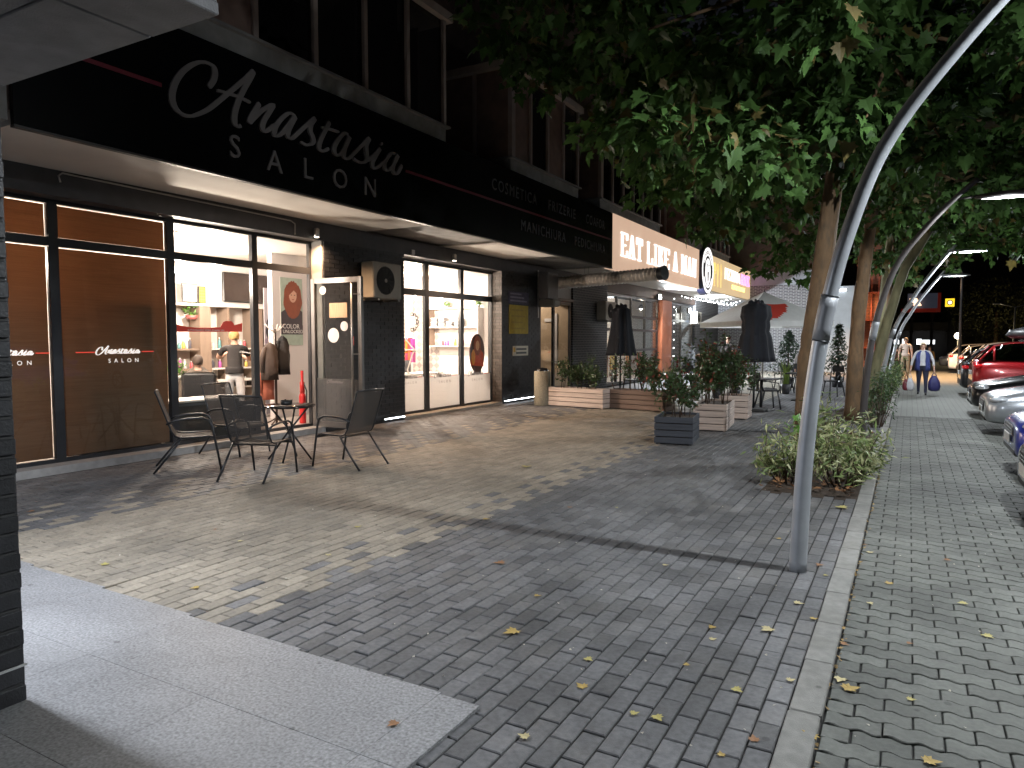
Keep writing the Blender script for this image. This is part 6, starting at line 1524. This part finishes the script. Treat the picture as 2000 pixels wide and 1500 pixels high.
    if not rear:
        for s_ in (-1, 1):
            MB().ball((.235*sx, s_*.665*sw, z(.635)), .15, 18, 10, sz=(1.2, .98, .42)).build('headlight', m_hl, t)
            MB().ball((.10*sx, s_*.62*sw, z(.36)), .06, 10, 6, sz=(.8,1.2,.9)).build('fog_light', m_hl, t)
        MB().bbox(-.008, .12, -.40*sw, .40*sw, z(.47), z(.60), .008).build('grille', m_trim, t)
        mb = MB()
        for k in range(3): mb.box(-.016, -.0085, -.38*sw, .38*sw, z(.49+.035*k), z(.503+.035*k))
        mb.build('grille_bars', m_chr, t); MB().bbox(.0, .16, -.56*sw, .56*sw, z(.255), z(.345), .02).build('lower_intake', m_trim, t)
        pz = z(.385)
    else:
        for s_ in (-1, 1):
            MB().ball((.125*sx, s_*.67*sw, z(.85)), .13, 14, 8, sz=(.85,1.25,.55)).build('tail_light', m_tlr, t)
        MB().bbox(-.006, .16, -.66*sw, .70*sw, z(.30), z(.52), .03).build('bumper', m_trim, t); pz = z(.62)
    MB().bbox(-.026, -.0095, -.26, .26, pz, pz+.11, .004).build('licence_plate', m_plate, t)
    for s_ in (-1, 1): MB().ball(((1.45 if not rear else 2.85)*sx, s_*(.98)*sw, z(1.0)), .10, 10, 7, sz=(.7,1.1,.7)).build('mirror', paint, t)
    if box:
        b = MB(); b.lathe([(.05,0),(.34,.03),(.40,.12),(.36,.24),(.2,.33),(.02,.35)], 24); o = b.build('roof_box', m_trim, t, (1.6*sx, 0, z(1.50))); o.scale = (2.2, .85, 1)
        for xx in (1.1, 2.1): MB().box(xx*sx-.02, xx*sx+.02, -.6*sw, .6*sw, z(1.455), z(1.50)).build('roof_bar', m_chr, t)
    return t
def paint(name, c, metal=.35, rough=.28): return M('paint_'+name, c, rough, metal=metal, var=.04, scale=3, coat=1., spec=.5)
PB = paint('black', (.012,.012,.014)); PBL = paint('blue', (.008,.022,.24), 0., .35); PS = paint('silver', (.42,.44,.47), .7); PR = paint('red', (.30,.008,.012), .2); PW = paint('white', (.62,.58,.53), 0., .35); PG = paint('graphite', (.02,.021,.024), .2)
car('dark car nearest the camera, only its bumper corner showing at the edge', .98, 8.0, PG)
car('dark blue hatchback between the near dark car and the silver one', 1.14, 10.9, PBL)
car('silver car with a round headlight parked nose to the sidewalk', 1.18, 15.3, PS)
car('black car squeezed between the silver and the red car', 1.2, 18.8, PB)
car('red estate car with a dark roof box above it', 1.42, 22.1, PR, rear=True, suv=True, box=True, H_=1.5)
car('black car parked tail first beyond the red one', 1.35, 25.4, PB, rear=True)
car('white hatchback next beyond the black tail-first car', 1.75, 29.2, PW, rear=True)
car('grey car half hidden between the white ones', 1.9, 37.4, PS, rear=True)
car('white estate car with red tail lamps beyond the black cars', 2.2, 33.5, PW, rear=True, suv=True)
car('white hatchback standing in the orange lamp light', 1.7, 41.5, PW, rear=True)
car('pale car farthest along the parking row', 1.5, 46.5, PW, rear=False)

# ================================================================== PEOPLE
def body_mesh(J, rad, edges, name):
    names = list(J); me = bpy.data.meshes.new('skel'); me.from_pydata([J[k] for k in names], [(names.index(a), names.index(b)) for a, b in edges], [])
    o = bpy.data.objects.new('skel', me); COL.objects.link(o)
    md = o.modifiers.new('skin', 'SKIN'); md.use_smooth_shade = True; md.branch_smoothing = .4
    sl = me.skin_vertices[0].data
    for i, k in enumerate(names):
        r = rad[k]; sl[i].radius = r if isinstance(r, tuple) else (r, r); sl[i].use_root = (k == 'pelvis')
    sb = o.modifiers.new('sub', 'SUBSURF'); sb.levels = 2; sb.render_levels = 2
    dg = bpy.context.evaluated_depsgraph_get(); out = bpy.data.meshes.new_from_object(o.evaluated_get(dg)); bpy.data.objects.remove(o); out.name = name; return out
SKIN = M('skin', (.55,.33,.24), .55, var=.08, scale=8)
def person(label, loc, rz, shirt, trousers, hair, shoes=(.03,.03,.03), h=1.72, stride=.12, armL=None, armR=None, sleeve='long', hairlen=.0, sit=False, lean=0., stout=1., face=True):
    t = thing('person', label, 'person', loc, rz); k = h/1.72
    J = {}; Rr = {}
    def a(n, p, r): J[n] = Vector(p)*k; Rr[n] = tuple(q*k for q in r) if isinstance(r, tuple) else r*k
    ly = lean
    a('pelvis', (0,0,.94), (.15*stout,.11*stout)); a('belly', (0,.0+ly*.25,1.08), (.14*stout,.11*stout)); a('chest', (0,ly*.7,1.28), (.165*stout,.11*stout)); a('collar', (0,ly,1.42), (.10,.075)); a('neck', (0,ly+.005,1.49), .052); a('skull', (0,ly+.02,1.58), (.068,.078)); a('crown', (0,ly+.015,1.655), (.062,.075))
    E_ = [('pelvis','belly'),('belly','chest'),('chest','collar'),('collar','neck'),('neck','skull'),('skull','crown')]
    for s, q in ((-1,'l'), (1,'r')):
        st = stride*(1 if s < 0 else -1)
        a('hip'+q, (s*.095,0,.88), .098*stout)
        if sit: a('knee'+q, (s*.12,.42,.90), .065); a('ankle'+q, (s*.12,.46,.50), .042); a('toe'+q, (s*.12,.60,.45), .036)
        else: a('knee'+q, (s*.10,st*.5+.02,.49), .064); a('ankle'+q, (s*.10,st-.03*abs(st),.09), .043); a('toe'+q, (s*.11,st+.15,.035), (.042,.03))
        a('sho'+q, (s*.18,ly,1.40), .062)
        arm = (armL if s < 0 else armR) or [(s*.235,ly-.02,1.13), (s*.245,ly+.05,.90)]
        el, wr = Vector(arm[0]), Vector(arm[1]); a('elb'+q, el, .044); a('wri'+q, wr, .030)
        d = (wr-el).normalized(); pm = wr+d*.055; a('palm'+q, pm, (.034,.020))
        E_ += [('pelvis','hip'+q),('hip'+q,'knee'+q),('knee'+q,'ankle'+q),('ankle'+q,'toe'+q),('collar','sho'+q),('sho'+q,'elb'+q),('elb'+q,'wri'+q),('wri'+q,'palm'+q)]
        sd = Vector((0,1,0)); sd = (sd-d*sd.dot(d)).normalized()
        for i, (o_, l_) in enumerate(((-.030,.060),(-.010,.075),(.010,.072),(.028,.058))):
            b = pm+d*.02+sd*o_; f1 = b+d*l_*.6; f2 = b+d*l_+Vector((-s*.02,0,0)); a('f%d%s' % (i,q), f1, .0095); a('g%d%s' % (i,q), f2, .0085); E_ += [('palm'+q,'f%d%s' % (i,q)),('f%d%s' % (i,q),'g%d%s' % (i,q))]
        th = pm-d*.015+sd*.045; a('th'+q, th, .010); a('ti'+q, th+d*.04+sd*.008, .009); E_ += [('palm'+q,'th'+q),('th'+q,'ti'+q)]
    me = body_mesh(J, Rr, E_, 'body')
    for c_ in (SKIN, shirt, trousers, M('shoe_%.2f' % shoes[0], shoes, .5)): me.materials.append(c_)
    zone = {}
    for n in J:
        if n in ('neck','skull','crown') or n[:2] in ('wr','pa','th','ti') or n[0] in 'fg': zone[n] = 0
        elif n in ('belly','chest','collar') or n[:3] in ('sho',): zone[n] = 1
        elif n[:3] == 'elb': zone[n] = 1 if sleeve == 'long' else 0
        elif n == 'pelvis' or n[:3] in ('hip','kne'): zone[n] = 2
        elif n[:3] == 'ank': zone[n] = 2
        elif n[:3] == 'toe': zone[n] = 3
    segs = [(J[p_], J[q_], zone[p_], zone[q_]) for p_, q_ in E_]
    A = np.array([list(s[0]) for s in segs]); B = np.array([list(s[1]) for s in segs]); D = B-A; DD = (D*D).sum(1)
    for f in me.polygons:
        c = np.array(f.center); tt = np.clip(((c-A)*D).sum(1)/DD, 0, 1); dist = np.linalg.norm(A+D*tt[:,None]-c, axis=1); i = int(dist.argmin()); f.material_index = segs[i][2] if tt[i] < .55 else segs[i][3]
        if c[2] < .07*k and not sit: f.material_index = 3
        if f.material_index == 2 and c[2] > 1.0*k: f.material_index = 1
    link('body', me, t)
    MB().lathe([(.158*stout*k, .955*k),(.160*stout*k, .975*k),(.155*stout*k, 1.03*k),(.146*stout*k, 1.07*k)], 24, fn=lambda a, i: math.hypot(math.cos(a), .80*math.sin(a))*(1+.02*math.sin(5*a))).build('hem', shirt, t)
    hd = J['skull']; hm = M('hair_%.2f_%.2f' % (hair[0], hair[2]), hair, .7, var=.3, scale=20)
    mb = MB(); vs = []; fs = []; n, m = 16, 9
    for i in range(m+1):
        th = math.pi*.70*i/m
        for j in range(n):
            a_ = 2*math.pi*j/n; front = max(0, math.sin(a_)); th2 = th*(1-.52*front) ; rr = 1+.05*math.sin(7*a_+3*th)+.04*math.sin(13*a_-5*th)
            vs.append(tuple(hd + Vector((.089*rr*math.sin(th2)*math.cos(a_), .099*rr*math.sin(th2)*math.sin(a_)-.014, .046+.108*rr*math.cos(th2) - (hairlen*max(0,-math.sin(a_)+.3)*(i/m)**2 if hairlen else 0)))*k))
    for i in range(m):
        for j in range(n): jj = (j+1) % n; fs.append((i*n+j, (i+1)*n+j, (i+1)*n+jj, i*n+jj))
    mb.add(vs, fs, 0, True).build('hair', hm, t)
    if face:
        mb = MB()
        for s in (-1, 1): mb.ball(hd+Vector((s*.028,.072,.012))*k, .009*k, 8, 6)
        mb.build('eyes', M('eye_dark', (.03,.025,.02), .3), t); MB().ball(hd+Vector((0,.085,-.012))*k, .014*k, 8, 6, sz=(.8,1.2,1.3)).build('nose', SKIN, t); MB().ball(hd+Vector((0,.075,-.045))*k, .018*k, 8, 6, sz=(1.2,.5,.35)).build('mouth', M('lips', (.35,.12,.1), .5), t)
        for s in (-1, 1): MB().ball(hd+Vector((s*.074,.0,.0))*k, .020*k, 8, 6, sz=(.4,.8,1.3)).build('ear', SKIN, t)
    return t, J, k
C_ = lambda n, c: M('cloth_'+n, c, .85, var=.12, scale=9, bump=.2, bscale=25)
wp = on_z(1800, 771)
w, J, k = person('older woman in a blue vest carrying shopping bags along the sidewalk', (wp[0], wp[1], 0), R(180), C_('white_blouse', (.55,.55,.57)), C_('navy_trousers', (.02,.022,.045)), (.80,.68,.50), h=1.56, stride=.20, stout=1.3, armL=[(-.30,.0,1.12),(-.33,.03,.84)], armR=[(.30,.0,1.12),(.34,.03,.84)])
# vest: open front shell
mb = MB(); vs = []; fs = []; nv = 22
for i, (z, rx, ry) in enumerate(((.80,.215,.165),(.95,.205,.160),(1.1,.19,.15),(1.28,.205,.145),(1.40,.165,.11),(1.45,.10,.085))):
    for j in range(nv):
        a_ = R(112) + (R(428)-R(112))*j/(nv-1); vs.append((rx*math.cos(a_)*1.1*k, (ry*math.sin(a_))*1.1*k, z*k))
for i in range(5):
    for j in range(nv-1): fs.append((i*nv+j, i*nv+j+1, (i+1)*nv+j+1, (i+1)*nv+j))
vo = mb.add(vs, fs, 0, True).build('vest', C_('blue_vest', (.04,.055,.20)), w); vo.modifiers.new('thick', 'SOLIDIFY').thickness = .012
def bag(lab, hand, col, bw_, bh, off=0.):
    p = w.matrix_basis @ hand; t = thing('shopping_bag', lab, 'bag', (p.x+off, p.y, .12), rng.uniform(-.3,.3)); top = p.z-.04-.12
    mt = M('bag_%.2f%.2f' % (col[0], col[2]), col, .6, var=.2, scale=6)
    vs = []; n = 14
    prof_ = [(.5,0),(.9,.03),(1.05,bh*.3),(.95,bh*.6),(.62,bh*.85),(.35,bh)]
    MB().lathe([(bw_*r, z) for r, z in prof_], n, fn=lambda a, i: .55+.45*abs(math.cos(a))+.06*math.sin(3*a+i)).build('sack', mt, t)
    for s in (-1, 1): MB().tube([(-bw_*.4, s*.03, bh-.01), (-bw_*.15, s*.015, (bh+top)/2+.02), (0,0,top), (bw_*.15, s*.015, (bh+top)/2+.02), (bw_*.4, s*.03, bh-.01)], .008, 5).build('handle', mt, t)
hl = J['palml']; hr = J['palmr']
bag('dark blue shopping bag in the hand nearer the cars', hl, (.03,.03,.13), .16, .46)
bag('white plastic bag hanging from the hand nearer the shrubs', hr, (.55,.55,.58), .11, .38)
bag('dark red bag behind the white plastic bag', hr, (.16,.02,.03), .10, .34, -.10)
mp_ = on_z(1772, 738); person('tall man in beige shirt and trousers behind the woman', (mp_[0]-.1, mp_[1], 0), R(175), C_('beige_shirt', (.52,.42,.36)), C_('khaki', (.34,.26,.17)), (.10,.07,.05), h=1.72, stride=-.14, sleeve='short')
fx = on_y(1750, 720, 42.0); person('person in dark clothes seated left of the beige man', (fx[0], 42, -.42), R(10), C_('black_top', (.03,.025,.025)), C_('black_bottom', (.03,.03,.03)), (.05,.03,.02), sit=True, face=False)
fx = on_y(1815, 720, 44.0); person('seated person in an ochre jacket behind the walking woman', (fx[0], 44, -.42), R(150), C_('ochre_jacket', (.30,.16,.04)), C_('brown_bottom', (.12,.07,.04)), (.08,.05,.03), sit=True, face=False)
fx = on_y(1797, 720, 47.0); person('seated person in a pale top among the far guests', (fx[0], 47, -.42), R(170), C_('pale_top', (.5,.42,.36)), C_('black_bottom', (.03,.03,.03)), (.08,.05,.03), sit=True, face=False)
fx = on_y(1709, 720, 33.0); person('seated guest in a bright red top seen between the trunks', (fx[0], 33, -.42), R(90), C_('red_top', (.62,.03,.02)), C_('black_bottom', (.03,.03,.03)), (.3,.02,.02), sit=True, face=False)
fx = on_y(1421, 700, 30.0); person('waiter in black clothes by the grey post of the brick wall', (fx[0], 30, 0), R(190), C_('black_top', (.03,.025,.025)), C_('black_bottom', (.03,.03,.03)), (.4,.3,.22), h=1.74, armL=[(-.27,.05,1.14),(-.16,.24,1.18)])
fx = on_y(1569, 680, 25.0); person('guest in a grey patterned top partly behind the lamp post', (fx[0], 25, -.25), R(200), C_('grey_top', (.4,.38,.38)), C_('black_bottom', (.03,.03,.03)), (.04,.03,.03), sit=True)
# the stylist and her client inside
sp_ = on_x(458, 720, -10.55)
s1, J1, k1 = person('hair stylist in a dark shirt and white trousers bending over the client', (-10.55, sp_[1], .09), R(48), C_('black_shirt', (.035,.03,.03)), C_('white_trousers', (.62,.60,.60)), (.45,.30,.12), h=1.72, sleeve='short', lean=.16, stride=.05, armL=[(-.30,.38,1.22),(-.16,.58,1.30)], armR=[(.26,.36,1.18),(.10,.58,1.26)])
put(word_mesh('shirt_logo', .20/wlen, m_filmw, .002, .06, .13), 'shirt_logo', s1, (.10, -.105, 1.33), (R(-8),0,R(-90)))
cp = (-10.95, sp_[1]-.62, .0)
c1, J2, k2 = person('client under a dark cape leaning back in the salon chair', (-10.75, sp_[1]-.60, -.33), R(55), C_('dark_cape', (.09,.07,.055)), C_('dark_cape', (.09,.07,.055)), (.06,.04,.03), h=1.70, sit=True)
def cape(): 
    return MB().lathe([(.50,.0),(.46,.22),(.36,.50),(.26,.72),(.13,.86),(.08,.90)], 26, fn=lambda a, i: 1+.10*math.sin(a*7+i*.4)+.25*max(0,math.sin(a))*(1-i/6))
o = cape().build('cape', MATS['cloth_dark_cape'], c1); o.location = (0,.12,.60)
sc_ = thing('salon_chair', 'black salon chair with the caped client', 'chair', (-10.75, sp_[1]-.60, .09), R(55))
MB().bbox(-.28,.28,-.25,.30,.38,.50,.04).build('seat', m_trim, sc_); MB().bbox(-.27,.27,-.34,-.24,.50,1.0,.04).build('backrest', m_trim, sc_); MB().tube([(0,0,.03),(0,0,.38)], .04, 12).build('column', m_chr, sc_); MB().lathe([(.28,0),(.28,.02),(.05,.04)], 20).build('foot', m_chr, sc_)

# ================================================================== FAR BACKGROUND
m_db = M('dark_far_wall', (.03,.028,.028), .8, var=.2, scale=.5)
m_orb = brick_mat('orange_brick_far', (.25,.08,.04), (.32,.11,.05), (.12,.06,.04), 'y')
ob = thing('corner_building', 'orange brick corner building with iron stair frames beyond the pale wall', 'building', (-1.6, 41, 0))
MB().box(-.85, .55, 0, 3, 0, 7).build('wall', m_orb, ob)
m_rust = M('rust_red_frame', (.30,.06,.025), .6, var=.2)
for k in range(5): MB().box(-.80+k*.32, -.75+k*.32, -.55, -.50, 0, 6).build('post', m_rust, ob)
for z in (1.2, 2.6, 4.0, 5.4): MB().box(-.85, .55, -.6, -.001, z, z+.06).build('landing', m_rust, ob)
l_ = thing('wall_lamp', 'warm wall lamp on the orange brick corner', 'lamp', (-1.2, 40.2, 3.4)); MB().lathe([(.03,0),(.10,-.12),(.09,-.13)], 14).build('shade', m_rust, l_); lamp('POINT', 'bulb_light', (0,-.1,-.25), 80, (1.,.62,.34), l_, shadow_soft_size=.08)
kb = thing('kiosk_row', 'dark row of kiosks with white lit signs at the end of the street', 'building', (3, 72, 0))
MB().box(-14, 12, 0, 6, 0, 2.4).build('wall', m_db, kb); MB().box(-14.2, 12.2, -1.5, 6, 2.42, 3.1).build('fascia', m_db, kb)
m_ks = glow('kiosk_white', (.92,.96,1), 2.2)
for (u0, u1, v0, v1) in ((1746,1756,664,672), (1762,1772,662,673), (1790,1800,662,673), (1801,1826,664,672)):
    p0 = on_y(u0, v1, 70.4); p1 = on_y(u1, v0, 70.4); MB().box(p0[0]-3, p1[0]-3, -1.6, -1.51, p0[2], p1[2]).build('lit_sign', m_ks, kb)
fb = thing('far_block', 'tall dark apartment block closing the street', 'building', (0, 95, 0)); MB().box(-40, 60, 0, 12, 0, 26).build('wall', m_db, fb)
bb = thing('billboard', 'blue grey lit panel in a red frame high over the street', 'sign', (0, 60, 0))
p0 = on_y(1772, 603, 60); p1 = on_y(1832, 572, 60)
MB().box(p0[0], p1[0], 0, .1, p0[2], p1[2]).build('panel', lightbox_mat('blue_lightbox', (.05,.06,.10), (.12,.14,.19), .14, 0, 1), bb)
MB().box(p0[0]-.4, p1[0]+.2, -.1, -.001, p0[2]-.28, p0[2]).build('frame', M('red_frame', (.3,.03,.02), .5, emit=(.6,.04,.02), es=.05), bb); MB().box(p1[0], p1[0]+.2, -.1, .1, p0[2]+.001, p1[2]).build('frame', MATS['red_frame'], bb)
for xx in (p0[0]+.3, p1[0]-.3): MB().box(xx-.1, xx+.1, .11, .3, 0, p1[2]).build('post', m_db, bb)
for k in range(5): q = on_y(1784+k*2, 584+k*3, 59.8); MB().bbox(q[0]-.25, q[0]+.25, -.35, -.12, q[2]-.05, q[2]+.05, .02).build('lit_slat', glow('amber_slat', (1.,.62,.42), 1.6), bb)
p0 = on_y(1846, 599, 60); p1 = on_y(1864.5, 583, 60); cx_, cz_ = (p0[0]+p1[0])/2, (p0[2]+p1[2])/2
ysn = thing('street_sign', 'square yellow lit sign with a dark ring', 'sign', (cx_, 60, 0)); MB().box(-(p1[0]-p0[0])/2, (p1[0]-p0[0])/2, -.1, .1, p0[2], p1[2]).build('panel', glow('yellow_sign', (1.,.66,.02), 1.1), ysn); MB().box(-.06, .06, -.06, .06, 0, p0[2]-.001).build('post', m_db, ysn)
rr = (p1[0]-p0[0])*.33
for nm, r_, y_, mm in (('ring', rr, -.106, m_db), ('disc', rr*.72, -.112, glow('peach_disc', (1.,.72,.5), 1.6))):
    MB().tube([(0,y_,cz_),(0,y_+.005,cz_)], r_, 24, smooth=False).build(nm, mm, ysn)
gl_ = on_y(1871, 656, 62); g_l = thing('globe_lamp', 'warm globe street lamp before the dark trees', 'street lamp', (gl_[0], 62, 0)); MB().tube([(0,0,0),(0,0,gl_[2]-.2)], .05, 8).build('post', m_frame, g_l); MB().ball((0,0,gl_[2]), .24, 14, 10).build('globe', glow('globe_glow', (1.,.85,.6), 7), g_l)
lamp('POINT', 'globe_light', (0,-.6,gl_[2]+.1), 240, (1.,.75,.4), g_l, shadow_soft_size=.25)
tw = on_y(1983, 600, 60); t = thing('twin_lamp_post', 'unlit twin-armed lamp post above the cars', 'street lamp', (tw[0], 60, 0)); MB().tube([(0,0,0),(0,0,tw[2])], [.08,.05], 8).build('post', m_pole, t)
for s in (-1, 1): MB().tube([(0,0,tw[2]),(s*.9,0,tw[2]+.25)], .03, 6).build('arm', m_pole, t); MB().bbox(min(s*.8,s*1.3), max(s*.8,s*1.3), -.12, .12, tw[2]+.22, tw[2]+.30, .03).build('head', m_pole, t)
m_hed = M('far_tree_leaf', (.05,.055,.02), .7, island=.5, var=.3, coords='world', scale=1)
for k, (x, y, r_, h_) in enumerate(((4.5,80,2.6,5.0), (6,68,3.6,6.4), (10,66,3.8,6.0), (15,70,4.4,7.5), (21,68,4.6,7.0), (28,72,5.5,8.5), (-2.5,75,3.5,7.0))):
    t = thing('far_tree', ('low dark tree left of the globe lamp', 'bushy olive tree behind the globe lamp', 'rounded dark tree right of the globe lamp', 'tall dark tree under the twin lamp post', 'wide dark tree at the car park edge', 'largest dark tree past the car park', 'dark tree behind the kiosks')[k], 'tree', (x, y, 0), group='dark trees at the end of the street')
    MB().tube([(0,0,0),(0,0,h_*.6)], [.2,.1], 8).build('trunk', m_bark, t); link('crown', leaf_ball(3200, r_, .24, m_hed, 'crown', c=(0,0,h_*.62), squash=(1,.8,h_*.42/r_), jitter=.6), t)
l_ = thing('arch_lamp', 'orange street lamp lighting the far pavement', 'street lamp', (1.95, 37, 0)); MB().tube([(0,0,0),(0,0,4.6),(-.8,0,5.0)], .06, 8).build('post', m_frame, l_); MB().bbox(-1.2,-.7,-.12,.12,4.95,5.03,.02).build('head', m_frame, l_); sl = lamp('SPOT', 'lamp_light', (-1.0,0,4.9), 4600, (1.,.58,.28), l_, shadow_soft_size=.1, spot_size=R(120), spot_blend=.6)
